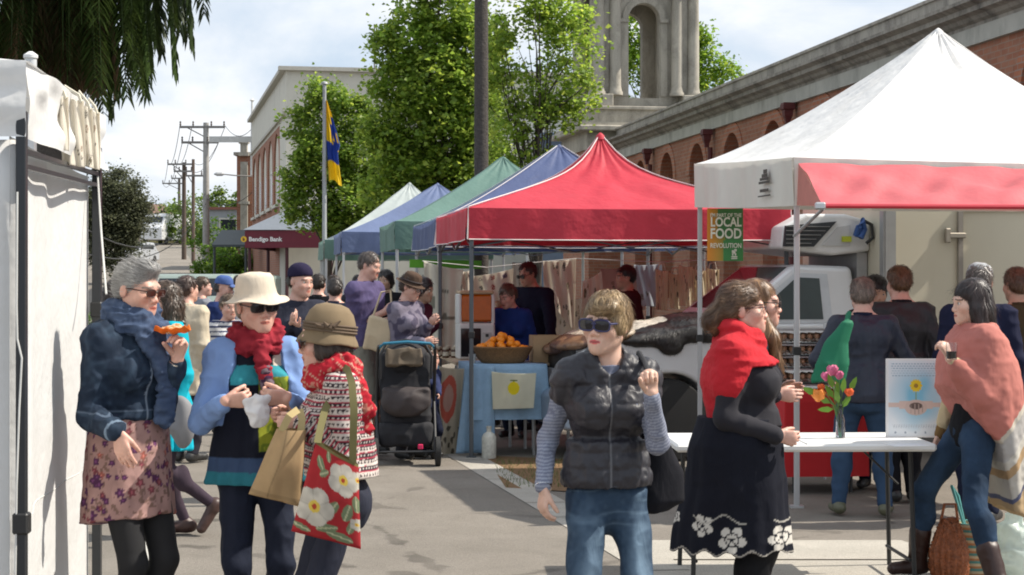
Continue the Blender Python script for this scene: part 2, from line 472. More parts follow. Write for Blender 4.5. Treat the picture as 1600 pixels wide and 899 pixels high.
# ---------------------------------------------------------------- people
SKIN = {'pale': (.66, .42, .32), 'pink': (.62, .36, .28), 'tan': (.50, .30, .21), 'olive': (.46, .29, .20)}
def ik(a, t, l1, l2, pole):
    a, t = V3(a), V3(t); v = t - a; L = np.linalg.norm(v); Lc = min(L, (l1 + l2) * .998); u = v / L
    if L > Lc: t = a + u * Lc; L = Lc
    x = (l1 * l1 - l2 * l2 + L * L) / (2 * L); h = math.sqrt(max(l1 * l1 - x * x, 0))
    p = V3(pole); p = unit(p - u * np.dot(p, u))
    return a + u * x + p * h, t
def hand_ops(wr, d, th, curl=(.5, .6, .4), sc=1.0, thumb=.35, spread=.04):
    """wr wrist, d finger direction, th thumb side; palm faces n"""
    d = unit(d); th = unit(th - d * np.dot(th, d)); return wr, d, th, curl, sc, thumb, spread
def hand_prims(wr, d, th, side, curl, sc, thumb, spread):
    n = np.cross(d, th) * (1 if side < 0 else -1) * -1      # palm normal
    n = -n if False else n
    o = []
    pc = wr + d * .012 * sc; pe = wr + d * .070 * sc
    o.append((cap(pc, pe, .030 * sc, .038 * sc, (n, .42)), .010))
    for i, (s, L, fw) in enumerate(((.029, .070, .0098), (.0100, .077, .0101), (-.0095, .072, .0097), (-.028, .056, .0088))):
        p = wr + d * (.088 - .004 * abs(i - 1.2)) * sc + th * s * sc
        o.append((cap(wr + d * .05 * sc + th * s * .8 * sc, p, .011 * sc, .0105 * sc), .006))
        a = 0; dd = unit(d + th * spread * (1.5 - i))
        cc = curl if not isinstance(curl[0], (tuple, list)) else curl[i]
        for q, fr in enumerate((.45, .31, .26)):
            a += cc[q]; v = dd * math.cos(a) + n * math.sin(a); p2 = p + v * L * fr * sc
            o.append((cap(p, p2, fw * (1 - .07 * q) * sc, fw * (1 - .07 * (q + 1)) * sc), .0015)); p = p2
    p = wr + d * .022 * sc + th * .022 * sc + n * .006
    v = unit(d * .85 + th * .48 + n * thumb); p2 = p + v * .042 * sc; o.append((cap(p, p2, .0155 * sc, .012 * sc), .006))
    v = unit(d * .95 + th * .14 + n * (thumb + .35)); p3 = p2 + v * .03 * sc; o.append((cap(p2, p3, .0115 * sc, .0105 * sc), .002))
    v = unit(d * .95 + th * .05 + n * (thumb + .5)); o.append((cap(p3, p3 + v * .022 * sc, .0105 * sc, .009 * sc), .002))
    return o
class Person:
    """Joint layout in local metres, facing -Y, left side at +X. Prims are tagged so garments can reuse them."""
    def __init__(s, label, loc, yaw, H=1.68, w=1.0, sex='f', lean=0, side=0, twist=0, hip=None, head=(0, 0, 0), hands=None, feet=None, skin='pale', fore=False, group=None,
                 bust=1.0, belly=0, hs=1.0, headsc=1.0, fingers=None, poles=None, knees=None, name='person', face=True, fwd=0.0):
        s.H, s.w, s.sex, s.fore, s.skin = H, w, sex, fore, V3(SKIN.get(skin, skin))
        s.root = thing(name, label, 'person', loc, math.radians(yaw), group); s.yaw = yaw
        hz = .525 * H
        P = V3(hip) if hip is not None else V3(0, 0, hz); s.P = P
        sp = unit(V3(math.sin(math.radians(side)), -math.sin(math.radians(lean)), math.cos(math.radians(lean))))
        s.sp = sp
        NB = P + sp * .305 * H; s.NB = NB                                        # neck base
        tw = rotm(twist); lat = tw @ V3(1, 0, 0); lat = unit(lat - sp * np.dot(lat, sp) * .6); s.lat = lat
        fr = unit(np.cross(sp, lat)) * -1; fr = fr if fr[1] < 0 or abs(twist) > 80 else -fr; s.fr = fr        # front dir
        sw = (.088 if sex == 'f' else .102) * H; s.sw = sw
        SC = P + sp * .272 * H
        s.S = {1: SC + lat * sw, -1: SC - lat * sw}
        s.HJ = {1: P + V3(.047 * H, 0, -.01), -1: P - V3(.047 * H, 0, .01)}
        ua, fa = .172 * H, .148 * H; s.ua, s.fa = ua, fa
        hands = hands or {}; fingers = fingers or {}; poles = poles or {}
        s.E, s.W = {}, {}; s.hd = {}
        for sd in (1, -1):
            t = hands.get(sd)
            t = V3(t) if t is not None else V3(sd * (sw + .06), -.04, s.S[sd][2] - .305 * H)
            pole = poles.get(sd, (sd * .35, .8, -.3))
            s.E[sd], s.W[sd] = ik(s.S[sd], t, ua, fa, pole)
            f = fingers.get(sd)
            d = unit(s.W[sd] - s.E[sd])
            if f is None: f = dict()
            dd = f.get('d', d); th = f.get('th', V3(0, -1, 0) if abs(d[2]) > .6 else V3(0, 0, 1))
            s.hd[sd] = (unit(dd), unit(V3(th) - unit(dd) * np.dot(V3(th), unit(dd))), f.get('curl', (.35, .4, .3)), f.get('thumb', .3), f.get('spread', .008))
        feet = feet or {}; knees = knees or {}
        s.K, s.A, s.T = {}, {}, {}
        for sd in (1, -1):
            t = V3(feet.get(sd, (sd * .07, 0, 0))); t = t + V3(0, 0, .05 * H)
            s.K[sd], s.A[sd] = ik(s.HJ[sd], t, .245 * H, .245 * H, knees.get(sd, (sd * .15, -1, 0)))
            tv = V3(s.A[sd] - s.K[sd]); toe = feet.get(('toe', sd), (sd * .25, -1, 0)); s.T[sd] = unit(V3(toe))
        hy, hp, hr = head; s.Rh = rotm(hy, hp, hr); s.hsc = .955 * headsc * (1.0 if sex == 'f' else 1.03)
        nk = unit(sp * .8 + V3(0, 0, .35) + fr * .22)
        s.NT = NB + nk * .042 * H
        s.hc = s.NT + s.Rh @ V3(0, -.016, .092) * s.hsc                            # eye-level centre of skull
        s.prims = {}; s.build_prims(bust, belly, hs)
        s.h = .0065 if fore else .011
    def hp(s, v): return s.hc + s.Rh @ (V3(v) * s.hsc)
    def build_prims(s, bust, belly, hs):
        H, w, P, sp, lat, fr = s.H, s.w, s.P, s.sp, s.lat, s.fr; q = H / 1.68
        Rt = np.column_stack([lat, -fr, np.cross(lat, -fr)])
        hipw = 1.0 if s.sex == 'f' else .90
        T = [(ell(P + V3(0, .01, -.015), V3(.160 * hipw * w, .110 * w, .125) * q), .03),
             (ell(P + V3(0, .05, -.05) * q, V3(.13 * w * hipw, .09 * w, .10) * q), .04),
             (cap(P + sp * .06 * q, P + sp * .30 * q, .118 * w * q, .128 * w * q, (fr, .72)), .05),
             (ell(P + sp * .36 * q, V3(.140 * w, .103 * w, .15) * q, Rt), .05),
             (cap(s.S[1] * .93 + s.S[-1] * .07, s.S[-1] * .93 + s.S[1] * .07, .050 * q * (.5 + .5 * w)), .05),
             (cap(s.S[1] * .8 + s.S[-1] * .2 - sp * .09, s.S[-1] * .8 + s.S[1] * .2 - sp * .09, .062 * q * w), .06),
             (cap(s.NB + sp * .02, s.S[1], .048 * q, .042 * q), .05), (cap(s.NB + sp * .02, s.S[-1], .048 * q, .042 * q), .05)]
        if s.sex == 'f' and bust:
            for sd in (1, -1): T.append((ell(P + sp * .335 * q + lat * sd * .075 * w * q + fr * .088 * w * q, V3(.062, .058, .062) * q * bust), .035))
        if belly: T.append((ell(P + sp * .13 * q + fr * .055 * w, V3(.12 * w, .10 + belly, .14) * q), .06))
        s.prims['torso'] = T
        for sd in (1, -1):
            ww = .5 + .5 * w
            s.prims['ua', sd] = lambda f, sd=sd, ww=ww: [(cap(s.S[sd], s.S[sd] + (s.E[sd] - s.S[sd]) * f, .046 * q * ww, (.046 - .010 * f) * q * ww), .035)]
            s.prims['fa', sd] = lambda f, sd=sd, ww=ww: [(cap(s.E[sd], s.E[sd] + (s.W[sd] - s.E[sd]) * f, .0365 * q * ww, (.0365 - .0115 * f) * q * ww), .02)]
            s.prims['th', sd] = lambda f, sd=sd, w=w: [(cap(s.HJ[sd], s.HJ[sd] + (s.K[sd] - s.HJ[sd]) * f, .082 * q * w, (.082 - .028 * f) * q * w), .04)]
            calf = unit(np.cross(np.cross(s.A[sd] - s.K[sd], V3(0, 1, 0) + 0 * s.T[sd]), s.A[sd] - s.K[sd]))
            cb = s.K[sd] * .68 + s.A[sd] * .32 - s.T[sd] * .018
            s.prims['sh', sd] = lambda f, sd=sd, w=w, cb=cb: [(cap(s.K[sd], s.K[sd] + (s.A[sd] - s.K[sd]) * f, .054 * q * w, (.054 - .020 * f) * q * w), .02), (ell(cb, V3(.050, .052, .09) * q * w), .03)]
            d, th, curl, thumb, spread = s.hd[sd]
            s.prims['hand', sd] = hand_prims(s.W[sd], d, th, sd, curl, .88 * q * hs * (1.05 if s.sex == 'm' else 1), thumb, spread)
            A, tt = s.A[sd], s.T[sd]
            A0 = A - V3(0, 0, .055 * q)
            s.prims['foot', sd] = [(cap(A, A0 + V3(0, 0, .035), .036 * q, .034 * q), .01), (cap(A0 - tt * .03 + V3(0, 0, .032), A0 + tt * .145 * q + V3(0, 0, .024), .034 * q, .026 * q), .02)]
        hp, R = s.hp, s.Rh; k = s.hsc; m = 1.0 if s.sex == 'f' else 1.08
        def E(c, r): return ell(hp(c), V3(r) * k, R)
        def Cc(a, b, ra, rb=None, flat=None): return cap(hp(a), hp(b), ra * k, (rb if rb is not None else ra) * k, flat)
        Hd = [(cap(s.NB - s.sp * .02, s.NT + (s.hp((0, .012, -.04)) - s.NT) * .6, .058 * m * q, .054 * m * q), .03),
              (E((0, .014, .038), (.075, .094, .084)), .02), (E((0, -.030, -.030), (.061 * m, .060, .080)), .03),
              (Cc((.051, -.002, -.050), (.016, -.068, -.092), .018 * m, .017), .03), (Cc((-.051, -.002, -.050), (-.016, -.068, -.092), .018 * m, .017), .03),
              (E((0, -.076, -.096), (.023 * m, .018, .019)), .02),
              (E((.040, -.058, -.026), (.026, .026, .024)), .025), (E((-.040, -.058, -.026), (.026, .026, .024)), .025),
              (Cc((-.034, -.080, .022), (.034, -.080, .022), .0115), .02),
              (Cc((0, -.085, .012), (0, -.100, -.026), .0070, .0095), .012), (E((0, -.103, -.032), (.0115, .0105, .0095)), .008),
              (E((.013, -.098, -.036), (.008, .010, .0075)), .006), (E((-.013, -.098, -.036), (.008, .010, .0075)), .006),
              (E((0, -.082, -.066), (.030, .014, .022)), .02),
              (Cc((-.019, -.088, -.0625), (0, -.0965, -.0585), .0045, .0062), .005), (Cc((.019, -.088, -.0625), (0, -.0965, -.0585), .0045, .0062), .005),
              (Cc((-.016, -.088, -.070), (.016, -.088, -.070), .0050), .004), (E((0, -.093, -.0705), (.014, .0065, .0062)), .004),
              (E((.0775, .012, -.006), (.0095, .019, .031)), .006), (E((-.0775, .012, -.006), (.0095, .019, .031)), .006)]
        s.prims['head'] = Hd
        s.prims['headsub'] = [(E((.031, -.101, .001), (.017, .016, .0125)), .010), (E((-.031, -.101, .001), (.017, .016, .0125)), .010)]
    def get(s, tags):
        o = []
        for t in tags:
            f = 1.0
            if isinstance(t, tuple) and len(t) == 3: f = t[2]; t = t[:2]
            v = s.prims[t]; o += v(f) if callable(v) else v
        return o
    def body(s, legs=True, eyes=True, armcol=None):
        tags = ['torso', 'head'] + [(a, sd) for sd in (1, -1) for a in ('ua', 'fa', 'hand')]
        if legs: tags += [(a, sd) for sd in (1, -1) for a in ('th', 'sh', 'foot')]
        else: tags += [('th', 1), ('th', -1)]
        ops = [(p, -.006 if k > .033 else 0, k, 'add') for p, k in s.get(tags)]
        ops += [(p, 0, k, 'sub') for p, k in s.prims['headsub']]
        fine = None; h = s.h * 1.15 if s.fore else s.h
        if s.fore:
            fine = ([], [], []); hf = .0036
            r = .125 * s.hsc
            for w in range(3): fine[w].append((s.hc[w] - r - (.0 if w != 2 else .02), s.hc[w] + r, hf))
            for sd in (1, -1):
                c = s.W[sd] + s.hd[sd][0] * .09
                for w in range(3): fine[w].append((c[w] - .10, c[w] + .10, .0042))
        hinv = s.Rh.T
        def color(P, nr):
            C = np.tile(s.skin, (len(P), 1)); q = (P - s.hc) @ hinv.T / s.hsc
            mot = vnoise(P, 38, 2) * .06 + vnoise(P, 120, 4) * .05 + vnoise(P, 14, 6) * .05; C = C * (1 + mot[:, None])
            def blob(c, r, col, a):
                t = np.exp(-(((q - V3(c)) / V3(r)) ** 2).sum(1) * 1.4)[:, None] * a; C[:] = C * (1 - t) + V3(col) * t
            red = s.skin * V3(1.0, .66, .62)
            for sx in (1, -1):
                blob((sx * .042, -.075, -.035), (.024, .03, .02), red, .4); blob((sx * .078, .012, -.01), (.012, .02, .03), red, .35)
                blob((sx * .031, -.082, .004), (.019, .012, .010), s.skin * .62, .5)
                m = (np.abs(q[:, 2] - .0235 + abs(1) * (np.abs(q[:, 0]) - .030) * .18) < .0036) & (np.abs(np.abs(q[:, 0]) - .031) < .020) & (q[:, 1] < -.05)
            C[m] = getattr(s, 'brow', V3(.10, .06, .04))
            blob((0, -.112, -.034), (.014, .012, .012), red, .4)
            lip = (np.abs(q[:, 2] + .0655) < .0085 * np.sqrt(np.clip(1 - (q[:, 0] / .0235) ** 2, 0, 1))) & (q[:, 1] < -.082)
            C[lip] = getattr(s, 'lip', s.skin * V3(.85, .48, .46))
            mo = (np.abs(q[:, 2] + .0655) < .0016) & (np.abs(q[:, 0]) < .020) & (q[:, 1] < -.08); C[mo] = (.16, .05, .045)
            for ax in (0,):
                if armcol is not None:
                    mm = armcol(P, C)
            return C
        s.bodyo = sdf_obj('body', ops, h, SKINM(), s.root, color=color, fine=fine)
        if eyes and s.fore is not None:
            for sx in (1, -1):
                mb = MB(); c = s.hp((sx * .031, -.0765, .002)); mb2 = MB(); prof = [(math.sin(a) * .0118 * s.hsc, -math.cos(a) * .0118 * s.hsc) for a in np.linspace(.02, math.pi - .02, 9)]
                mb2.lathe(prof, n=12); mb2.xf(s.Rh @ rotm(0, 90, 0), c); n0 = len(mb.v); mb.v += mb2.v; mb.f += [tuple(i + n0 for i in f) for f in mb2.f]
                V = np.array(mb.v); q = (V - s.hc) @ s.Rh / s.hsc; C = np.tile(V3(.75, .72, .68), (len(V), 1))
                rr = np.hypot(np.abs(q[:, 0]) - .031, q[:, 2] - .002); C[(rr < .0068) & (q[:, 1] < -.07)] = (.08, .05, .03)
                mesh_np('eye', V, mb.f, M('eye', vcol=True, rough=.15, bump=0, var=0), s.root, col=C)
    def hips(s, g=.012):
        H, w, q, hw = s.H, s.w, s.H / 1.68, (1.0 if s.sex == 'f' else .90)
        return [(ell(s.P + V3(0, .01, -.015), V3(.160 * hw * w, .110 * w, .125) * q + g), .03), (ell(s.P + V3(0, .05, -.05) * q, V3(.13 * w * hw, .09 * w, .10) * q + g), .04)]
    def garment(s, name, tags, off=.012, extra=(), clips=(), color=(.2, .2, .2), fold=.006, ff=9, mat=None, sub=(), h=None, k=None, disp=None, fold2=0, fine=None, smooth=0, hem=None, aoff=None):
        arm = [t for t in tags if isinstance(t, tuple) and t[0] in ('ua', 'fa')] if hem is not None else []
        ops = [(p, off, kk if k is None else k, 'add') for p, kk in s.get([t for t in tags if t not in arm])]
        ops += [(p, 0, kk, 'add') for p, kk in extra]
        if hem is not None:
            hf = hem if callable(hem) else (lambda X, Y, Z: hem - Z + 0 * X + 0 * Y)
            ops.append((hf, 0, 0, 'clip')); ops += [(p, off if aoff is None else aoff, kk if k is None else k, 'add') for p, kk in s.get(arm)]
        ops += [(p, 0, kk, 'sub') for p, kk in sub]
        base = V3(color) if not callable(color) else None
        cf = color if callable(color) else (lambda P, nr: np.tile(base, (len(P), 1)))
        if disp is None:
            sd_ = hash(name) % 17
            def disp(P, nr):
                r = ridge(P * V3(1, 1, 1.35) + .03 * np.stack([vnoise(P, 6, 3)] * 3, 1), ff, len(name)) ; r2 = ridge(P * V3(1.2, 1.2, .8), ff * 2.1, 5)
                return fold * (.7 * r + .3 * r2 - .25)
        return sdf_obj(name, ops, h or s.h, mat or cloth(), s.root, disp=disp, color=cf, clips=clips, fine=fine, smooth=smooth)
    def hair(s, style='short', col=(.1, .07, .05), n=None, seed=1, shell=None, sub=None, comb=None, **kw):
        hp = s.hp; k = s.hsc; R = s.Rh
        def E(c, r, kk=.02, Rx=None): return (ell(hp(c), V3(r) * k, R if Rx is None else R @ Rx), kk)
        def Cc(a, b, ra, rb=None, kk=.02): return (cap(hp(a), hp(b), ra * k, (rb if rb is not None else ra) * k), kk)
        ops = []
        face = [E((0, -.105, -.050), (.072, .072, .088), .008)]
        if style == 'short':
            ops = [E((0, .020, .046), (.082, .097, .086)), E((0, .045, .0), (.074, .070, .070), .03)]
            face += [E((0, -.02, -.115), (.11, .09, .080), .01), E((.085, -.02, -.03), (.03, .045, .035), .008), E((-.085, -.02, -.03), (.03, .045, .035), .008)]
        elif style == 'bald':
            ops = [E((0, .05, .0), (.078, .065, .05)), ]
            face += [E((0, -.03, -.09), (.11, .09, .07), .01)]
        elif style == 'bob':
            ops = [E((0, .020, .044), (.090, .102, .092)), E((0, .035, -.030), (.092, .082, .080), .04)]
            face = [E((0, -.105, -.055), (.070, .075, .085), .01), E((0, -.03, -.125), (.12, .085, .055), .01)]
        elif style == 'long':
            ops = [E((0, .020, .042), (.086, .102, .090)), E((0, .030, -.05), (.092, .076, .10), .04),
                   Cc((0, .06, -.05), (0, .085, -.30), .070, .045, .05), Cc((.05, .03, -.05), (.075, .02, -.26), .042, .028, .04), Cc((-.05, .03, -.05), (-.075, .02, -.26), .042, .028, .04)]
        elif style == 'bun':
            ops = [E((0, .022, .042), (.082, .100, .086)), E((0, .05, -.01), (.070, .06, .06), .03), E((0, .125, .0), (.045, .042, .045), .015)]
            face += [E((0, -.03, -.095), (.11, .09, .070), .01), E((.085, -.01, -.02), (.03, .04, .04), .008), E((-.085, -.01, -.02), (.03, .04, .04), .008)]
        elif style == 'back':
            ops = [E((0, .022, .042), (.081, .098, .086)), E((0, .05, -.02), (.070, .06, .07), .03)]
            face += [E((0, -.03, -.095), (.11, .09, .070), .01)]
        if shell: ops = shell(E, Cc, ops)
        if sub is not None: face = sub(E, Cc, face)
        O = [(p, 0, kk, 'add') for p, kk in ops] + [(p, 0, kk, 'sub') for p, kk in face]
        base = V3(col)
        def color(P, nr):
            q = (P - s.hc) @ R / k
            r = vnoise(q * V3(1, .6, .25) * 1.0, 90, seed) * .28 + vnoise(q, 25, seed + 3) * .18
            c = base * (1 + r[:, None])
            if 'tint' in kw: t = np.clip(vnoise(q * V3(1, .6, .25), 60, seed + 9) * 1.2 + .2, 0, 1)[:, None]; c = c * (1 - t) + V3(kw['tint']) * t
            return np.clip(c, 0, 1)
        if comb is None:
            def comb(P):
                q = (P - s.hc) @ R; v = q - V3(0, .03, .10) * k; v = v * V3(1, 1, .4); v = v / np.maximum(np.linalg.norm(v, axis=1, keepdims=True), 1e-6)
                t = np.clip((.07 - q[:, 2]) / .10, 0, 1)[:, None]; v = v * (1 - t) + (V3(0, .05, -1) + v * V3(.2, .1, 0)) * t
                return v @ R.T
        n = n or (2600 if s.fore else 260)
        if not s.fore: kw = dict(dict(lump=.007, lift=.012, jit=.4, fly=.15, w=.0032), **kw)
        st = dict(n=n, len=kw.get('len', .045), w=kw.get('w', .0013 if s.fore else .003), comb=comb, lift=kw.get('lift', .004), seed=seed, cv=kw.get('cv', .35), fly=kw.get('fly', .05), jit=kw.get('jit', .15), seg=5 if s.fore else 3)
        return sdf_obj('hair', O, .0048 if s.fore else .010, HAIRM(), s.root, color=color, strands=st,
                       disp=lambda P, nr: .0022 * vnoise(((P - s.hc) @ R) * V3(1, .6, .25), 120, seed) + kw.get('lump', .003) * vnoise(P, 30, seed))
    def glasses(s, dark=True, col=(.02, .02, .02), lens=(.015, .012, .015), rx=.027, rz=.019, frame=.0022):
        mb = MB(); L = MB(); k = s.hsc
        for sx in (1, -1):
            ring = []
            for a in np.linspace(0, 2 * math.pi, 19)[:-1]:
                c, sn = math.cos(a), math.sin(a); e = .62
                x = sx * .034 + rx * math.copysign(abs(c) ** e, c); z = .0 + rz * math.copysign(abs(sn) ** e, sn)
                y = -.106 + .55 * (abs(x) ** 1.7)
                ring.append(s.hp((x, y, z)))
            mb.tube(ring + [ring[0]], frame * k, 6, False)
            c = s.hp((sx * .034, -.108 + .55 * (.034 ** 1.7) - .001, 0)); off = s.Rh @ V3(0, .003, 0)
            n = len(ring); L.add([c] + ring + [c + off] + [r + off for r in ring], [(0, i + 1, (i + 1) % n + 1) for i in range(n)] + [(n + 1, n + 2 + (i + 1) % n, n + 2 + i) for i in range(n)] + [(i + 1, n + 2 + i, n + 2 + (i + 1) % n, (i + 1) % n + 1) for i in range(n)])
            mb.tube([s.hp((sx * (.034 + rx), -.106 + .55 * ((.034 + rx) ** 1.7), .008)), s.hp((sx * .074, -.060, .008)), s.hp((sx * .080, -.005, .008)), s.hp((sx * .080, .02, -.006))], [frame * 1.3 * k] * 4, 6)
        mb.tube([s.hp((-.009, -.105, .005)), s.hp((0, -.109, .007)), s.hp((.009, -.105, .005))], frame * k, 6)
        o = mb.obj('sunglasses' if dark else 'glasses', M('frame%s' % (col,), col, .3, bump=0, var=0), s.root, smooth=True)
        L.obj('lens', M('lens%s' % (lens,), lens, .08, bump=0, var=0) if dark else M('clearlens', (.7, .7, .7), .05, alpha=.22, bump=0, var=0), o, smooth=True)
    def shoes(s, col=(.02, .02, .02), off=.006, boot=0, sole=None, name='shoe'):
        for sd in (1, -1):
            A, tt = s.A[sd], s.T[sd]; q = s.H / 1.68; A0 = A - V3(0, 0, .05 * s.H)
            ex = []
            if boot: ex = [(cap(A - V3(0, 0, .01), A + (s.K[sd] - A) * boot, .052 * q, .060 * q), .02)]
            zmin = A0[2] + .002
            base = V3(col)
            def color(P, nr):
                C = np.tile(base, (len(P), 1)); C[(P[:, 2] < zmin + .016) & (abs(tt[2]) < .3)] = sole if sole is not None else base * .5; return C
            s.garment(name, [('foot', sd)], off=.008, extra=ex, color=color, fold=.002, ff=20, clips=[lambda X, Y, Z: zmin - Z + 0 * X] if abs(tt[2]) < .3 else (), mat=M('shoe', vcol=True, rough=.45, bump=.2, bs=90), h=min(s.h, .008))
    def hat(s, prof, col=(.5, .4, .3), tilt=0, wave=.0, name='hat', n=40, c=(0, .012, 0), sy=1.18, roll=0, mat=None, tip=None):
        """prof [(r,z)] outer surface from the top centre to brim edge, head units; a shell 3 mm thick"""
        V = []; Fc = []; rows = list(prof) + [(max(r - .003, .001), z - .003) for r, z in prof[::-1]]
        Rt = rotm(0, tilt, roll)
        rmax = max(r for r, z in prof)
        for r, z in rows:
            for i in range(n):
                a = 2 * math.pi * i / n; t = max(0, (r - .088) / max(rmax - .088, .001))
                zz = z + wave * t * (math.sin(2 * a + .6) + .5 * math.sin(5 * a)) + (0 if tip is None else tip(a, t))
                rr = r * (1 + .04 * t * math.sin(3 * a + 1))
                p = V3(rr * math.cos(a), rr * sy * math.sin(a) , zz); V.append(s.hp(V3(c) + Rt @ p))
        m = len(rows)
        for i in range(m - 1):
            for j in range(n): Fc.append((i * n + j, (i + 1) * n + j, (i + 1) * n + (j + 1) % n, i * n + (j + 1) % n))
        V = np.array(V); nz = vnoise(V, 22, 5) * .004 + vnoise(V, 60, 6) * .0015
        V = V + nz[:, None] * unit(V3(.3, .3, 1))
        C = np.tile(V3(col), (len(V), 1)) * (1 + .06 * vnoise(V, 40, 1)[:, None])
        return mesh_np(name, V, np.array(Fc), mat or cloth(), s.root, col=C)
    def world(s, p):
        a = math.radians(s.yaw); p = V3(p); L = V3(s.root.location)
        return L + V3(p[0] * math.cos(a) - p[1] * math.sin(a), p[0] * math.sin(a) + p[1] * math.cos(a), p[2])
    def local(s, p):
        a = math.radians(-s.yaw); p = V3(p) - V3(s.root.location)
        return V3(p[0] * math.cos(a) - p[1] * math.sin(a), p[0] * math.sin(a) + p[1] * math.cos(a), p[2])
def SKINM():
    if 'skin' in _M: return _M['skin']
    m = M('skin', vcol=True, rough=.48, var=.05, vs=30, bump=.12, bs=350, bd=.001)
    b = m.node_tree.nodes['Principled BSDF']; b.inputs['Subsurface Weight'].default_value = .12; b.inputs['Subsurface Radius'].default_value = (.012, .005, .003); b.inputs['Subsurface Scale'].default_value = 1.0
    return m
def HAIRM(): return M('hair', vcol=True, rough=.42, var=.1, vs=40, bump=.3, bs=300, spec=.6)
def stripes(z, period, duty, a, b):
    m = ((z / period) % 1.0) < duty; return np.where(m[:, None], V3(a), V3(b))
# ---------------------------------------------------------------- woman in the quilted vest
def vest_woman():
    D = 6.75
    H = 1.59
    loc = (gx(948, D), D, 0)
    s = Person('woman in black quilted vest, striped grey sleeves and blue jeans, looking aside in sunglasses', loc, 8, H, .83, head=(-38, 2, 3), fore=True, skin='pale',
               hands={-1: (-.25, -.05, .86), 1: (.118, -.245, 1.225)}, poles={1: (.22, .3, -1), -1: (-.1, .8, -.3)},
               fingers={1: dict(d=V3(-.15, -.05, 1), th=V3(-1, .2, 0), curl=(1.35, 1.3, .7), thumb=.9), -1: dict(d=V3(-.05, -.1, -1), th=V3(.35, -1, 0), curl=(.45, .5, .35))}, feet={1: (.12, .02, 0), -1: (-.12, -.02, 0)})
    s.lip = V3(.62, .12, .12)
    s.body()
    # long sleeves
    def stripe(P, nr):
        z = P[:, 2].copy(); m = P[:, 0] > 0
        el = s.E[1]; wr = s.W[1]; ax = unit(wr - el); near = m & (P[:, 1] < el[1] - .0) & (np.linalg.norm(np.cross(P - el, ax), axis=1) < .065) & (((P - el) @ ax) > 0)
        z = np.where(near, (P - el) @ ax, z)
        return stripes(z, .0125, .55, (.17, .185, .25), (.30, .32, .39))
    s.garment('long_sleeved_top', ['torso', ('ua', 1), ('fa', 1, .93), ('ua', -1), ('fa', -1, .96)], off=.007, color=stripe, fold=.006, ff=13, clips=[lambda X, Y, Z: Z - (s.NB[2] + .0) + 0 * X + 0 * Y], hem=.93)
    zt = s.NB[2]
    def quilt(P, nr):
        z = P[:, 2]; q = np.abs(np.sin(math.pi * (z + .012 * vnoise(P, 7, 1)) / .062)); q = .007 * q ** .55
        wr = .005 * ridge(P * V3(1, 1, .55), 24, 3) + .0035 * vnoise(P, 60, 8)
        zip_ = np.exp(-((P[:, 0] + .005) / .008) ** 2) * (P[:, 1] < 0)
        return (q + wr) * (1 - .9 * zip_) - .002
    def vcol(P, nr):
        C = np.tile(V3(.022, .021, .028), (len(P), 1)); C[(np.abs(P[:, 0] + .005) < .004) & (P[:, 1] < 0) & (P[:, 2] < zt + .03)] = (.12, .12, .13)
        return C
    q = H / 1.68
    col = [(cap(s.NB + V3(math.cos(a) * .070, math.sin(a) * .058 - .008, .012 - .035 * max(0, -math.sin(a)) * 1.2), s.NB + V3(math.cos(a + .35) * .070, math.sin(a + .35) * .058 - .008, .012 - .035 * max(0, -math.sin(a + .35)) * 1.2), .024), .02) for a in np.arange(-1.2, 4.2, .35)]
    hem = [(loft([(.86, 0, .005, .170, .125), (.93, 0, .0, .163, .12), (1.03, 0, 0, .145, .107)]), .03)]
    s.garment('quilted_vest', ['torso', ('ua', 1, .22), ('ua', -1, .22)], off=.016, extra=col + hem, sub=[(ell(s.NB + V3(0, -.055, .045), (.052, .06, .085)), .01)],
              clips=[lambda X, Y, Z: .865 - Z + 0 * X], color=vcol, disp=quilt, mat=M('nylon', vcol=True, rough=.52, var=.12, vs=14, bump=.25, bs=110, bd=.002, spec=.5, wr=.8))
    # jeans
    def jeans(P, nr):
        b = V3(.028, .052, .090); w = np.exp(-((np.abs(P[:, 0]) - .10) / .045) ** 2) * (P[:, 1] < 0) * np.clip((.84 - P[:, 2]) * 4, 0, 1)
        w = w * (.6 + .4 * vnoise(P * V3(1, 1, .6), 14, 2)); wh = np.clip(ridge(P * V3(.5, .5, 1.6), 16, 9) - .55, 0, 1) * .5 * (P[:, 2] > .65)
        k = np.clip(w * .75 + wh + .08 * vnoise(P, 60, 1), 0, 1)[:, None]
        C = b * (1 - k) + V3(.22, .32, .42) * k
        seam = (np.abs(np.abs(P[:, 0]) - .185) < .004) ; C[seam] *= .6
        return C
    s.garment('jeans', [('th', 1), ('th', -1), ('sh', 1, .95), ('sh', -1, .95)], off=.014, extra=s.hips(), color=jeans, fold=.010, ff=8, clips=[lambda X, Y, Z: Z - .95 + 0 * X], mat=M('denim', vcol=True, rough=.8, var=.1, vs=40, bump=.4, bs=600, spec=.2, wr=.7))
    s.shoes((.03, .03, .035))
    def shell(E, Cc, ops):
        return [E((0, .018, .046), (.083, .096, .087)), E((0, .042, .0), (.078, .064, .060), .04), E((.02, -.060, .070), (.060, .040, .035), .03), E((.062, -.015, .010), (.022, .042, .046), .02), E((-.062, -.015, .010), (.022, .042, .046), .02)]
    s.hair('bob', (.25, .165, .085), shell=shell, sub=lambda E, Cc, f: [E((0, -.112, -.050), (.066, .060, .082), .008), E((0, -.02, -.135), (.12, .085, .060), .01)], seed=4, tint=(.55, .40, .22), n=4200, len=.06, cv=.45, lump=.006, fly=.09, lift=.007)
    s.glasses(True, (.03, .03, .10), rx=.033, rz=.022, frame=.0035)
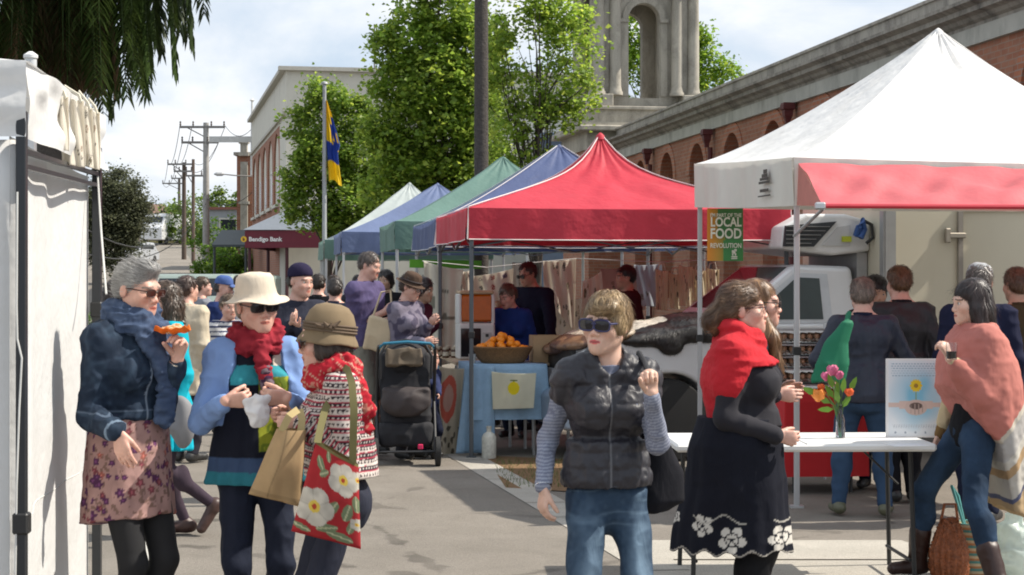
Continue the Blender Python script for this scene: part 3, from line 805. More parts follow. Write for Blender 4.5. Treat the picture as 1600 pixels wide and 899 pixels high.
    # watch
    mb = MB(); w0 = s.W[-1] + (s.E[-1] - s.W[-1]) * .05; ax = unit(s.E[-1] - s.W[-1]); R = np.column_stack([unit(np.cross(ax, V3(0, 1, 0))), np.cross(ax, unit(np.cross(ax, V3(0, 1, 0)))), ax])
    mb.lathe([(.027, -.008), (.032, -.008), (.032, .008), (.027, .008)], w0, 20, R); mb.obj('bracelet', M('silver', (.7, .7, .68), .25, 1), s.root, smooth=True)
    # shoulder bag : straps end in the raised hand, the sack hangs by the hip
    b = thing('shoulder_bag', 'black cloth bag hanging at the hip of the woman in the quilted vest', 'bag', s.world((0, 0, 0)), math.radians(s.yaw))
    cx, cy = .25, .10
    d = lambda P, nr: .010 * ridge(P * V3(1, 1, .5), 9, 2)
    sdf_obj('pouch', [(loft([(.75, cx - .05, cy, .06, .03), (.79, cx - .03, cy, .095, .055), (.90, cx - .02, cy, .085, .05), (1.0, cx - .04, cy - .01, .06, .035), (1.05, cx - .06, cy - .02, .04, .02)]), .0, 0, 'add')], .008, cloth(), b, disp=d, color=(.016, .016, .02))
    st = MB(); hz = s.W[1]
    S1 = s.S[1]; st.tube([(cx - .05, cy - .03, .98), (cx - .06, -.06, 1.10), tuple(s.W[1] + V3(.0, .02, .06)), tuple(S1 + V3(-.012, -.085, .06)), tuple(S1 + V3(-.012, .02, .092)), tuple(S1 + V3(.0, .09, .04)), (cx - .05, cy + .05, 1.16), (cx - .03, cy + .03, .98)], .011, 8)
    st.obj('strap', M('blackstrap', (.02, .02, .024), .8), b, smooth=True)
    n = MB(); hw = s.W[1] + s.hd[1][0] * .085
    return s

def LT(loc, yaw):
    def f(px, py, D):
        a = math.radians(-yaw); p = V3(at(px, py, D)) - V3(loc)
        return V3(p[0] * math.cos(a) - p[1] * math.sin(a), p[0] * math.sin(a) + p[1] * math.cos(a), p[2])
    return f
def ring_scarf(s, r=.036, loops=((.085, .075, .0, 0), (.078, .07, .035, .4)), zoff=.035):
    o = []
    for rx, ry, z, ph in loops:
        for a in np.arange(0, 2 * math.pi, .4):
            def pt(a): return s.NB + V3(math.cos(a) * rx, math.sin(a) * ry - .012, z + zoff - .030 * max(0, -math.sin(a)) + .010 * math.sin(3 * a + ph))
            o.append((cap(pt(a), pt(a + .4), r * (1 + .12 * math.sin(2.3 * a + ph))), .012))
    return o
SCARFD = lambda amp=.007, f=22: (lambda P, nr: amp * ridge(P * V3(.8, .8, 1.6) + .04 * np.stack([vnoise(P, 7, 1)] * 3, 1), f, 3) + amp * .5 * vnoise(P, 70, 2))
# ---------------------------------------------------------------- woman in denim jacket
def denim_woman():
    D = 7.35; loc = (gx(203, D), D, 0); yaw = 52; L = LT(loc, yaw); H = 1.735
    s = Person('grey-haired woman in denim jacket and pink floral skirt standing against the white tent wall', loc, yaw, H, .95, head=(10, 9, 0), fore=True, skin='pink', twist=0,
               hands={-1: L(184, 676, 6.98), 1: L(277, 562, 7.28)}, poles={-1: (.05, .8, -.9), 1: (.1, .5, -1)},
               fingers={-1: dict(d=V3(.05, -.35, -1), th=V3(.3, -1, 0), curl=(.2, .3, .2)), 1: dict(d=V3(-.05, -.35, 1), th=V3(-.3, .9, .2), curl=(.85, .9, .5), thumb=.9)}, feet={1: (.03, -.02, 0), -1: (-.03, .02, 0)})
    s.brow = V3(.25, .2, .17)
    s.body()
    zh = L(0, 652, 7.35)[2]
    def den(P, nr):
        b = V3(.012, .022, .042); k = np.clip(.20 * ridge(P, 18, 2) - .02 + .16 * vnoise(P, 50, 3), 0, .6)[:, None]
        C = b * (1 - k) + V3(.08, .13, .20) * k
        C[(np.abs(P[:, 2] - zh - .035) < .003)] = (.08, .11, .16)
        C[(np.abs(P[:, 0] + .02) < .005) & (P[:, 1] < -.05)] = (.20, .25, .32)
        wr = np.linalg.norm(P - s.W[-1], axis=1); C[(np.abs(wr - .045) < .004)] = (.16, .22, .3)
        return C
    ex = [(loft([(zh, 0, .0, .172, .128), (zh + .05, 0, 0, .165, .122), (zh + .2, 0, 0, .150, .115)]), .03)]
    s.garment('denim_jacket', ['torso', ('ua', 1), ('ua', -1), ('fa', 1, .86), ('fa', -1, .93)], off=.022, aoff=.017, extra=ex, color=den, fold=.011, ff=11, hem=zh, clips=[lambda X, Y, Z: Z - s.NB[2] - .03 + 0 * X], mat=M('denim'))
    def flor(P, nr):
        C = np.tile(V3(.37, .225, .205), (len(P), 1)) * (1 + .12 * vnoise(P, 20, 3))[:, None]
        th = np.arctan2(P[:, 1], P[:, 0]) * .17; rng = np.random.default_rng(5)
        ld = (vnoise(P, 48, 4) > .30) & (vnoise(P, 110, 6) > -.15); C[ld] = (.20, .12, .10)
        for i in range(240):
            a, z, r = rng.uniform(-.55, .55), rng.uniform(.55, 1.12), rng.uniform(.009, .019); q = rng.random()
            dd = np.hypot(th - a, P[:, 2] - z); ang = np.arctan2(P[:, 2] - z, th - a); rr = r * (1 + .22 * np.sin(5 * ang + i))
            c = V3(.085, .03, .075) if q < .5 else (V3(.17, .05, .06) if q < .8 else V3(.30, .10, .08))
            C[dd < rr] = c; C[dd < rr * .35] = c * 2.2
        return C
    # skirt, longer at the back
    s.garment('floral_skirt', [], extra=[(loft([(.58, 0, .01, .200, .178), (.80, 0, .01, .190, .162), (1.0, 0, .01, .180, .140), (1.10, 0, 0, .160, .118)], 8, .055, .5), .0)], color=flor, fold=.004, ff=14,
              clips=[lambda X, Y, Z: (.655 - .16 * Y + .006 * np.sin(30 * X)) - Z])
    s.garment('black_tights', [('th', 1), ('th', -1), ('sh', 1), ('sh', -1)], off=.004, color=(.012, .012, .014), fold=.001, clips=[lambda X, Y, Z: Z - .80 + 0 * X], mat=M('knit', vcol=True, rough=.9, bump=.3, bs=700))
    s.shoes((.02, .02, .02), boot=.3)
    def scol(P, nr): k = (.5 + .5 * vnoise(P * V3(1, 1, 3), 26, 4))[:, None]; return V3(.035, .055, .105) * (1 - k) + V3(.085, .12, .20) * k
    ex = ring_scarf(s, .040) + [(cap(s.NB + V3(.05, -.13, -.02), s.NB + V3(.06, -.165, -.20), .050, .046, ((0, 1, 0), .5)), .03), (cap(s.NB + V3(.06, -.165, -.20), s.NB + V3(.05, -.15, -.36), .046, .050, ((0, 1, 0), .40)), .02),
                                (cap(s.NB + V3(-.02, -.12, -.03), s.NB + V3(.02, -.17, -.16), .042, .03, ((0, 1, 0), .5)), .03)]
    s.garment('scarf', [], extra=ex, color=scol, disp=SCARFD(.009, 24))
    def shell(E, Cc, ops): return [E((0, .020, .047), (.080, .094, .085)), E((0, .045, .0), (.072, .068, .068), .03), E((0, -.055, .100), (.046, .040, .026), .03)]
    s.hair('short', (.24, .235, .23), shell=shell, seed=6, tint=(.50, .49, .47), n=5200, len=.055, cv=.35, fly=.06, lift=.007, jit=.10, lump=.002,
           comb=lambda P: (lambda q: (V3(.10, 1, .10) + q * V3(2, 1, 3)) @ s.Rh.T)((P - s.hc) @ s.Rh - V3(0, -.10, .05)))
    s.glasses(True, (.05, .02, .015), lens=(.05, .015, .012), rx=.026, rz=.016)
    mb = MB(); w0 = s.W[1]; ax = unit(s.E[1] - s.W[1]); mb.lathe([(.030, -.006), (.034, -.006), (.034, .006), (.030, .006)], w0 + ax * .015, 20, np.column_stack([unit(np.cross(ax, V3(1, 0, 0))), np.cross(ax, unit(np.cross(ax, V3(1, 0, 0)))), ax])); mb.obj('bracelet', M('silver', (.7, .7, .68), .25, 1), s.root, smooth=True)
    # napkin with food
    c = V3(at(269, 513, 7.24)); t = thing('napkin', 'orange paper napkin holding a snack in the raised hand of the woman in denim', 'napkin', tuple(c))
    def f(u, v):
        x = -.074 + .148 * u; y = -.05 + .10 * v; e = abs(2 * v - 1) ** 1.5
        return (x * (1 - .2 * e), y, -.022 + .022 * e + .012 * (abs(2 * u - 1) ** 2.2) + .003 * math.sin(20 * u))
    P, Q = sheet(f, 26, 18, .002); mesh_np('paper', P, Q, M('orangepaper', (.85, .22, .02), .7, transl=.25, bump=.2), t)
    sdf_obj('snack', [(ell((0, 0, -.006), (.045, .03, .016)), 0, .01, 'add'), (ell((.02, .0, .006), (.022, .02, .012)), 0, .01, 'add')], .005, cloth(), t, disp=lambda P, nr: .005 * vnoise(P, 90, 2), color=lambda P, nr: np.where((vnoise(P, 90, 3) > .1)[:, None], V3(.75, .55, .35), V3(.55, .25, .10)))
# ---------------------------------------------------------------- woman with the cream hat
def hat_woman():
    D = 7.45; loc = (gx(400, D), D, 0); yaw = 14; L = LT(loc, yaw); H = 1.66
    s = Person('woman in cream cloth hat, blue cardigan and dark red scarf, holding a white plastic bag', loc, yaw, H, .93, head=(14, 6, -4), fore=True, skin='pink',
               hands={-1: L(352, 628, 7.16), 1: L(449, 622, 7.14)}, poles={-1: (-.40, .2, -1), 1: (.40, .2, -1)},
               fingers={-1: dict(d=V3(1, -.25, .12), th=V3(0, -.3, 1), curl=(.8, .9, .6), thumb=.6), 1: dict(d=V3(-1, -.2, .05), th=V3(0, -.3, 1), curl=(.8, .9, .6), thumb=.6)})
    s.body()
    Z = lambda py: CAMZ - (py - HY) / F * 7.3
    def tun(P, nr):
        x, z = P[:, 0] - .01, P[:, 2]; C = np.tile(V3(.012, .014, .024), (len(P), 1)); fr = P[:, 1] < .02
        cr = fr & (x > .055) & (z > Z(572)); C[cr] = (.58, .50, .42); C[cr & (vnoise(P, 55, 2) > .28)] = (.30, .10, .10)
        C[fr & (z < Z(572)) & (z > Z(603)) & (x > -.13)] = (.04, .27, .32)
        lime = fr & (x > -.015) & (x < .16) & (z < Z(590)) & (z > Z(706)); C[lime] = (.30, .33, .035)
        rng = np.random.default_rng(2)
        for i in range(20):
            a, b, r = rng.uniform(.0, .16), rng.uniform(Z(706), Z(590)), rng.uniform(.014, .026); dd = np.hypot(x - a, z - b); C[lime & (dd < r) & (dd > r * .45)] = (.14, .19, .025)
        C[(z < Z(716)) & (z > Z(740))] = (.045, .075, .15); C[z <= Z(740)] = (.03, .17, .22)
        return C * (1 + .06 * vnoise(P, 60, 5))[:, None]
    zb = Z(760)
    s.garment('tunic', ['torso'], off=.010, extra=[(loft([(zb, 0, .005, .205, .16), (zb + .12, 0, 0, .190, .145), (zb + .3, 0, 0, .165, .125), (zb + .42, 0, 0, .145, .11)], 7, .09, 1), .03)], color=tun, fold=.006, ff=9,
              clips=[lambda X, Y, Z: Z - s.NB[2] + .02 + 0 * X])
    def cc(P, nr): return np.tile(V3(.19, .30, .56), (len(P), 1)) * (1 + .05 * vnoise(P, 30, 2))[:, None]
    zc = Z(668)
    s.garment('cardigan', ['torso', ('ua', 1), ('ua', -1), ('fa', 1, .92), ('fa', -1, .92)], off=.018, aoff=.012, hem=zc, extra=[(loft([(zc, 0, .03, .20, .14), (zc + .15, 0, .01, .18, .13), (zc + .3, 0, 0, .15, .115)]), .03)], color=cc, fold=.009, ff=12,
              sub=[(loft([(zc - .1, 0, -.2, .150, .22), (zc + .2, 0.0, -.2, .128, .21), (s.NB[2] - .12, 0, -.2, .118, .20), (s.NB[2] + .10, 0, -.14, .085, .19)]), .008)], clips=[lambda X, Y, Z: Z - s.NB[2] - .02 + 0 * X],
              mat=M('knitblue', vcol=True, rough=.85, bump=.3, bs=500, var=.06, spec=.2, wr=.5))
    s.garment('jeans', [('th', 1), ('th', -1), ('sh', 1, .95), ('sh', -1, .95)], off=.006, extra=s.hips(), color=(.012, .016, .032), fold=.009, ff=9, clips=[lambda X, Y, Z: Z - .95 + 0 * X], mat=M('denim'))
    s.shoes((.03, .03, .035))
    def red(P, nr): k = (.5 + .5 * vnoise(P, 45, 3))[:, None]; return V3(.17, .012, .022) * (1 - k) + V3(.36, .035, .05) * k
    s.garment('scarf', [], extra=ring_scarf(s, .033, ((.080, .070, -.012, 0), (.078, .066, .022, .8)), .02) + [(cap(s.NB + V3(.01, -.11, -.02), s.NB + V3(.02, -.155, -.13), .036, .03, ((0, 1, 0), .6)), .02)], color=red, disp=SCARFD(.009, 30))
    s.garment('scarf_tassel', [], extra=[(cap(s.NB + V3(.02, -.150, -.11), s.NB + V3(.03, -.165, -.19), .020, .026), .02), (cap(s.NB + V3(.03, -.165, -.19), s.NB + V3(.04, -.165, -.26), .026, .030, ((0, 1, 0), .6)), .02)],
              color=lambda P, nr: np.where((vnoise(P, 70, 4) > .0)[:, None], V3(.05, .02, .05), V3(.16, .12, .14)), disp=SCARFD(.008, 50))
    s.hair('short', (.30, .24, .18), n=600, shell=lambda E, Cc, o: [E((0, .03, .02), (.083, .09, .07)), E((0, .045, -.03), (.078, .065, .055), .03)], seed=3)
    s.hat([(.001, .142), (.035, .141), (.066, .134), (.079, .118), (.085, .085), (.090, .055), (.094, .042), (.105, .030), (.122, .020), (.136, .015), (.143, .016)], (.60, .52, .42), tilt=-4, wave=.010, name='cloth_hat', sy=1.12)
    s.glasses(True, (.02, .015, .015), rx=.030, rz=.019)
    c = L(401, 640, 7.08); t = thing('plastic_bag', 'small crumpled white plastic bag in the hands of the woman with the cream hat', 'plastic bag', s.world(c), math.radians(yaw))
    sdf_obj('film', [(ell((0, 0, -.012), (.040, .030, .052)), 0, .02, 'add'), (cap((-.03, 0, .03), (.035, 0, .04), .014, .012), 0, .02, 'add')], .0045, M('plastic', (.85, .85, .86), .3, transl=.35, bump=.3, bs=50, bd=.004), t, disp=lambda P, nr: .013 * ridge(P, 22, 2) + .006 * vnoise(P, 60, 3))
# ---------------------------------------------------------------- short woman with totes
def tote_woman():
    D = 7.05; loc = (gx(530, D), D, 0); yaw = -72; L = LT(loc, yaw); H = 1.515
    s = Person('short woman in brown felt hat and patterned knit cardigan, carrying cloth bags on her arm', loc, yaw, H, .84, lean=2, head=(-8, 10, 0), fore=True, skin='pink',
               hands={1: L(468, 660, 6.95), -1: L(452, 645, 7.3)}, poles={1: (.5, .8, -.6), -1: (-.3, .7, -.5)},
               fingers={1: dict(d=V3(-.3, -1, -.1), th=V3(0, -.2, 1), curl=(.9, 1.0, .6), thumb=.6), -1: dict(d=V3(.3, -1, -.1), th=V3(0, -.2, 1), curl=(.9, 1.0, .6), thumb=.6)})
    s.body()
    def knit(P, nr):
        z = P[:, 2].copy()
        for sd in (1, -1):
            for a, b in ((s.S[sd], s.E[sd]), (s.E[sd], s.W[sd])):
                ax = unit(b - a); q = P - a; t = q @ ax; dd = np.linalg.norm(q - t[:, None] * ax, axis=1); m = (dd < .068) & (t > -.03) & (t < np.linalg.norm(b - a) + .05) & ((P[:, 0] * sd > .085) | (P[:, 1] < -.13))
                z = np.where(m, t + .003, z)
        u = np.arctan2(P[:, 1], P[:, 0]) * .14 + P[:, 1] * .4; row = np.floor(z / .0125).astype(int) % 4; ph = (z / .0125) % 1
        red, wh, bk = V3(.36, .03, .06), V3(.62, .55, .50), V3(.025, .012, .02)
        C = np.tile(wh, (len(P), 1)); tri = ((u / .021) % 1)
        C[(row == 0)] = bk; C[(row == 0) & (np.abs(tri - .5) < .22) & (ph > .25) & (ph < .8)] = wh
        C[(row == 1) & (ph < .42)] = red
        C[(row == 2) & (np.abs(tri - .5) < (.5 - .5 * ph))] = bk
        C[(row == 3) & (ph > .5)] = red; C[(row == 3) & (ph < .2)] = bk
        return C
    zc = gz(742, 7.05)
    s.garment('knit_cardigan', ['torso', ('ua', 1), ('ua', -1), ('fa', 1, .92), ('fa', -1, .92)], off=.020, aoff=.016, hem=zc, extra=[(loft([(zc, 0, .01, .175, .145), (zc + .15, 0, .0, .16, .13), (zc + .3, 0, 0, .14, .11)], 5, .05), .03)], color=knit, fold=.008, ff=11,
              clips=[lambda X, Y, Z: Z - s.NB[2] - .02 + 0 * X], mat=M('knit'), h=.0055)
    s.garment('trousers', [('th', 1), ('th', -1), ('sh', 1, .95), ('sh', -1, .95)], off=.012, extra=s.hips(), color=(.025, .028, .045), fold=.007, ff=9, clips=[lambda X, Y, Z: Z - .85 + 0 * X], mat=M('denim'))
    s.shoes((.03, .02, .02))
    def red(P, nr):
        C = np.tile(V3(.42, .022, .035), (len(P), 1)); k = vnoise(P, 60, 3); C[k > .45] = (.50, .20, .15); C[np.abs(((P[:, 2] + P[:, 1]) / .045) % 1 - .5) < .05] = (.55, .33, .25); return C
    ex = ring_scarf(s, .034, ((.082, .076, -.012, 0), (.080, .074, .026, .6)), .015) + [(cap(s.NB + V3(.10, .04, .0), s.NB + V3(.11, .085, -.12), .044, .040, ((1, 0, 0), .55)), .03), (cap(s.NB + V3(.11, .085, -.12), s.NB + V3(.10, .10, -.20), .038, .028, ((1, 0, 0), .5)), .02)]
    s.garment('scarf', [], extra=ex, color=red, disp=SCARFD(.010, 24))
    s.hair('bob', (.045, .028, .02), n=1800, shell=lambda E, Cc, o: [E((0, .03, .01), (.084, .085, .075)), E((0, .045, -.055), (.080, .065, .065), .03), E((.062, -.005, -.04), (.024, .05, .06), .02)], seed=8)
    s.hat([(.001, .150), (.03, .148), (.06, .138), (.082, .112), (.094, .075), (.097, .045), (.097, .026), (.102, .014), (.109, .002), (.114, -.012), (.116, -.018)], (.20, .145, .085), tilt=-17, wave=.006, name='felt_hat', c=(0, .018, -.004), sy=1.12,
          mat=M('felt', vcol=True, rough=.95, bump=.3, bs=300, var=.1))
    mb = MB(); Rt = rotm(0, -17, 0)
    pts = [s.hp(V3(0, .018, -.004) + Rt @ V3(.0985 * math.cos(a), .0985 * 1.12 * math.sin(a), .036)) for a in np.linspace(0, 2 * math.pi, 33)]
    for dz in (0, .012, .024): mb.tube([p + s.Rh @ (Rt @ V3(0, 0, dz)) for p in pts], .0052, 6, False)
    for k in range(4): a = -.3 + k * .12; p = s.hp(V3(0, .018, -.004) + Rt @ V3(.100 * math.cos(a), .112 * math.sin(a), .05 + .006 * (k % 2))); mb.tube([p, p + s.Rh @ V3(.004, .02 * (k - 1.5), .018)], [.010, .003], 6)
    mb.obj('hat_band', M('band', (.13, .09, .06), .9), s.root, smooth=True)
    s.glasses(True, (.02, .012, .012))
    # tan tote on the arm
    def bag(name, label, corner_px, Dd, th, colf, straps, scol, part='sack', bulge=.03, fold=.006, rim=None):
        tl, tr, br, bl = [V3(at(x, y, Dd)) for x, y in corner_px]; c = (tl + tr + br + bl) / 4
        t = thing(name, label, 'bag', tuple(c))
        nu, nv = 70, 80
        def f(u, v, sgn):
            top = tl * (1 - u) + tr * u; bot = bl * (1 - u) + br * u; p = top * (1 - v) + bot * v - c
            e = (math.sin(math.pi * min(max(u, 0), 1)) ** .5) * (.35 + .65 * math.sin(math.pi * min(v * .9 + .12, 1)) ** .6 if v < .98 else .05)
            w = fold * (vnoise(np.array([[u * 2.2, v * 1.2, sgn]]), 2.2, 3)[0] + .5 * math.sin(9 * u + 3 * v))
            return p + V3(0, -sgn * (th / 2 * e + bulge * 0) + w, 0)
        VV = []; QQ = []; CC = []
        for sg in (1, -1):
            P, Q = sheet(lambda u, v: f(u, v, sg), nu, nv)
            U, W = np.meshgrid(np.linspace(0, 1, nu), np.linspace(0, 1, nv), indexing='ij')
            CC.append(colf(U.ravel(), W.ravel()));
            if sg < 0: Q = Q[:, ::-1]
            QQ.append(Q + len(P) * (0 if sg > 0 else 1)); VV.append(P)
        mesh_np(part, np.concatenate(VV), np.concatenate(QQ), M('canvas', vcol=True, rough=.9, bump=.4, bs=380, var=.1, vs=12, transl=.08), t, col=np.concatenate(CC))
        for pts in straps:
            mb = MB(); pts = [V3(at(*p)) - c for p in pts]
            P = []
            for i, p in enumerate(pts):
                d = unit(pts[min(i + 1, len(pts) - 1)] - pts[max(i - 1, 0)]); x = unit(np.cross(d, V3(0, 1, 0)))
                P += [p - x * .014 + V3(0, -.002, 0), p + x * .014 + V3(0, -.002, 0), p + x * .014 + V3(0, .002, 0), p - x * .014 + V3(0, .002, 0)]
            fs = [(0, 1, 2, 3)]
            for i in range(len(pts) - 1):
                for k in range(4): fs.append((i * 4 + k, i * 4 + (k + 1) % 4, i * 4 + 4 + (k + 1) % 4, i * 4 + 4 + k))
            mb.add(P, fs); mb.obj('strap', scol, t, smooth=True)
        return t
    def tan(U, W):
        C = np.tile(V3(.40, .27, .14), (len(U), 1)); C *= (1 - .25 * (np.abs(U - .42 - .05 * np.sin(5 * W)) < .02) - .2 * (np.abs(W - .93) < .02))[:, None]; return C
    bag('tote_bag', 'plain tan cloth tote hanging from the arm of the woman in the felt hat', [(432, 670), (478, 672), (470, 792), (388, 772)], 6.86, .13, tan,
        [[(440, 674, 6.82), (452, 650, 6.82), (466, 640, 6.86)], [(470, 676, 6.86), (472, 655, 6.88), (468, 640, 6.9)]], M('tanstrap', (.42, .33, .16), .9), fold=.010)
    def flo(U, W):
        x, y = U * 1.0, W * 1.55; C = np.tile(V3(.34, .015, .02), (len(U), 1)); n = np.stack([x, y, x * 0], 1)
        for (a, b, an, l, w) in ((.22, .30, .9, .26, .07), (.55, .95, -1.0, .30, .08), (.80, .95, -1.3, .34, .085), (.5, 1.32, -.3, .34, .07), (.70, 1.42, .15, .40, .08), (.95, .75, 1.5, .3, .07), (.32, .42, 2.5, .2, .06), (.12, 1.42, .2, .3, .05), (.86, 1.2, 1.9, .25, .06), (.35,.12,1.2,.2,.05)):
            q = (x - a) * math.cos(an) + (y - b) * math.sin(an); r = -(x - a) * math.sin(an) + (y - b) * math.cos(an)
            m = (np.abs(q) < l / 2) & (np.abs(r) < w * np.sqrt(np.clip(1 - (2 * q / l) ** 2, 0, 1))); C[m] = np.where((np.abs(r[m]) < .012)[:, None], V3(.45, .45, .28), V3(.16, .20, .11))
        for (a, b, R) in ((.70, .40, .30), (.26, 1.02, .34), (.98, .30, .16), (.95, 1.12, .12)):
            dx, dy = x - a, y - b; an = np.arctan2(dy, dx); rr = np.hypot(dx, dy); e = R * (.82 + .18 * np.abs(np.cos(2.5 * an)) + .05 * vnoise(n, 7, 2))
            m = rr < e; sh = .50 + .10 * vnoise(n, 11, 4) - .10 * (np.abs(np.cos(2.5 * an)) < .12); C[m] = np.stack([sh, sh * .93, sh * .80], 1)[m]
            C[rr < R * .30] = (.62, .45, .07); C[rr < R * .13] = (.40, .05, .02)
        C[W < .035] = (.16, .14, .05); return C
    bag('tote_bag', 'red floral tote with large white blooms, hung from the shoulder of the felt hat woman', [(494, 688), (560, 726), (564, 858), (455, 830)], 6.74, .10, flo,
        [[(496, 692, 6.72), (501, 668, 6.78), (508, 640, 6.86), (520, 618, 6.9)], [(551, 724, 6.72), (552, 680, 6.70), (553, 640, 6.70), (550, 600, 6.76), (543, 578, 6.86), (532, 571, 7.0)]], M('olivestrap', (.17, .15, .06), .9), fold=.008)
# ---------------------------------------------------------------- woman in the red shawl
def shawl_woman():
    D = 8.05; loc = (gx(1153, D), D, 0); yaw = 78; L = LT(loc, yaw); H = 1.62
    s = Person('woman in red knitted shawl and long black skirt with white flowers, hands clasped', loc, yaw, H, 1.30, belly=.015, bust=1.3, head=(6, -2, 0), fore=True, skin='pink',
               hands={-1: L(1214, 682, 7.85), 1: L(1212, 680, 8.05)}, poles={-1: (-.4, .6, -.9), 1: (.4, .6, -.9)},
               fingers={-1: dict(d=V3(.25, -1, -.12), th=V3(0, -.1, 1), curl=(.55, .8, .5), thumb=.5), 1: dict(d=V3(-.25, -1, -.2), th=V3(0, -.1, 1), curl=(.55, .8, .5), thumb=.5)})
    s.body()
    s.garment('black_top', ['torso', ('ua', 1), ('ua', -1), ('fa', 1, .95), ('fa', -1, .95)], off=.012, color=(.014, .013, .019), fold=.006, ff=9, hem=.98, clips=[lambda X, Y, Z: Z - s.NB[2] - .01 + 0 * X], mat=M('knit'))
    Zs = lambda py: CAMZ - (py - HY) / F * 7.85
    zb = Zs(868)
    def sk(P, nr):
        C = np.tile(V3(.011, .012, .019), (len(P), 1)); y, z = P[:, 1], P[:, 2]
        vis = P[:, 0] < .1
        hem = zb + .012 * np.sin(y * 60)
        C[(z < hem + .012)] = (.40, .37, .33); C[z < hem + .004] = (.02, .02, .03)
        for (px, py, R, ph) in ((1101, 823, .050, .3), (1147, 843, .062, .9), (1221, 843, .056, .2), (1052, 815, .030, .2)):
            cy, cz = -(px - 1146) / F * 7.85 , Zs(py); cy = cy + .01
            a = np.arctan2(z - cz, y - cy); r = np.hypot(y - cy, z - cz); e = R * (.62 + .38 * np.abs(np.cos(2.5 * a + ph)))
            m = vis & (r < e) & ~((r < R * .52) & (r > R * .42)) & (np.abs(np.sin(2.5 * a + ph)) < .97) & ~(r < R * .14); C[m] = (.58, .55, .50)
        v = np.abs(z - (Zs(812) + .02 * np.sin(y * 38))) < .0035; C[vis & v & (np.abs(np.sin(y * 9 + 1)) > .5)] = (.40, .38, .34)
        return C
    s.garment('flowered_skirt', [], extra=[(loft([(zb - .02, 0, .030, .235, .275), (zb + .15, 0, .025, .225, .252), (.72, 0, .01, .235, .228), (.90, 0, .01, .242, .21), (1.02, 0, .0, .215, .18)], 8, .045, .4), 0)], color=sk, fold=.005, ff=8,
              clips=[lambda X, Y, Z: zb + .012 * np.sin(Y * 60) - Z + 0 * X])
    s.garment('black_trousers', [('th', 1), ('th', -1), ('sh', 1), ('sh', -1)], off=.008, color=(.012, .012, .014), fold=.004, clips=[lambda X, Y, Z: Z - .55 + 0 * X])
    s.shoes((.02, .02, .02))
    zf = Zs(570)
    def keep(X, Y, Z): return np.interp(Y + .25 * np.abs(X), [-.25, -.03, .03, .10, .16], [zf, zf - .01, zf - .12, Zs(650), Zs(690)]) - Z
    def cow(P, nr): r = ridge(P * V3(.7, .7, 1.8), 13, 5); return .012 * r * np.clip((P[:, 2] - zf + .1) * 5, .3, 1) + .002 * vnoise(P, 90, 1)
    s.garment('red_shawl', ['torso', ('ua', 1, .45), ('ua', -1, .45)], off=.034, extra=ring_scarf(s, .036, ((.082, .074, .008, 0), (.072, .066, .045, .5)), .02), color=(.50, .012, .022), disp=cow, clips=[keep],
              mat=M('redknit', vcol=True, rough=.95, bump=.5, bs=330, bd=.003, var=.08, wr=.5))
    def shell(E, Cc, o): return [E((0, .022, .046), (.083, .100, .088)), E((0, .05, -.005), (.074, .065, .065), .03), E((0, .115, -.020), (.050, .048, .050), .03), E((0, .150, -.045), (.046, .044, .045), .03), E((0, .12, -.085), (.030, .030, .035), .03)]
    s.hair('bun', (.115, .060, .032), shell=shell, seed=11, tint=(.26, .15, .075), n=4200, len=.045, fly=.22, lift=.012, lump=.008, cv=.45,
           comb=lambda P: (lambda q: (V3(0, .9, -.25) + V3(.0, .0, 1) * np.sin(q[:, 1:2] * 90) * .5 + np.clip(q[:, 1:2] - .08, 0, 1) * 10 * V3(0, -.3, -.6)) @ s.Rh.T)((P - s.hc) @ s.Rh))
    s.glasses(False, (.06, .02, .02), rx=.024, rz=.014, frame=.0018)
# ---------------------------------------------------------------- long-haired woman behind
def longhair_woman():
    D = 8.75; loc = (gx(1177, D), D, 0); yaw = 82; L = LT(loc, yaw); H = 1.64
    s = Person('woman with long loose brown hair and sunglasses just behind the red shawl woman', loc, yaw, H, .95, head=(-4, 2, 0), fore=True, skin='pink',
               hands={-1: L(1213, 617, 8.6), 1: L(1218, 610, 8.9)}, poles={-1: (-.3, .6, -.9), 1: (.3, .6, -.9)}, fingers={-1: dict(d=V3(.1, -1, -.05), th=V3(0, 0, 1), curl=(.3, .4, .3))})
    s.body()
    s.garment('dark_jumper', ['torso', ('ua', 1), ('ua', -1), ('fa', 1, .94), ('fa', -1, .94)], off=.014, color=(.03, .028, .035), fold=.006, clips=[lambda X, Y, Z: Z - s.NB[2] - .0 + 0 * X])
    s.garment('tan_skirt', [], extra=[(loft([(.40, 0, 0, .19, .17), (.7, 0, 0, .18, .15), (.98, 0, 0, .14, .12)], 6, .05), 0)], color=(.33, .22, .12), fold=.004)
    s.garment('tights', [('th', 1), ('th', -1), ('sh', 1), ('sh', -1)], off=.004, color=(.02, .02, .02), fold=.001)
    s.shoes((.05, .03, .02))
    def shell(E, Cc, o): return [E((0, .022, .044), (.084, .100, .088)), E((0, .035, -.04), (.086, .070, .09), .04), Cc((0, .06, -.05), (0, .075, -.30), .060, .042, .05), Cc((-.060, .0, -.04), (-.092, -.075, -.17), .034, .036, .04), Cc((-.092, -.075, -.17), (-.085, -.115, -.34), .036, .026, .04), Cc((-.055, .03, -.05), (-.085, .0, -.27), .038, .032, .04), Cc((.05, .03, -.05), (.07, .02, -.27), .036, .026, .04)]
    s.hair('long', (.13, .065, .03), shell=shell, seed=12, tint=(.33, .18, .08), n=3600, len=.09, fly=.06)
    s.glasses(True, (.02, .012, .01), rx=.024, rz=.016)
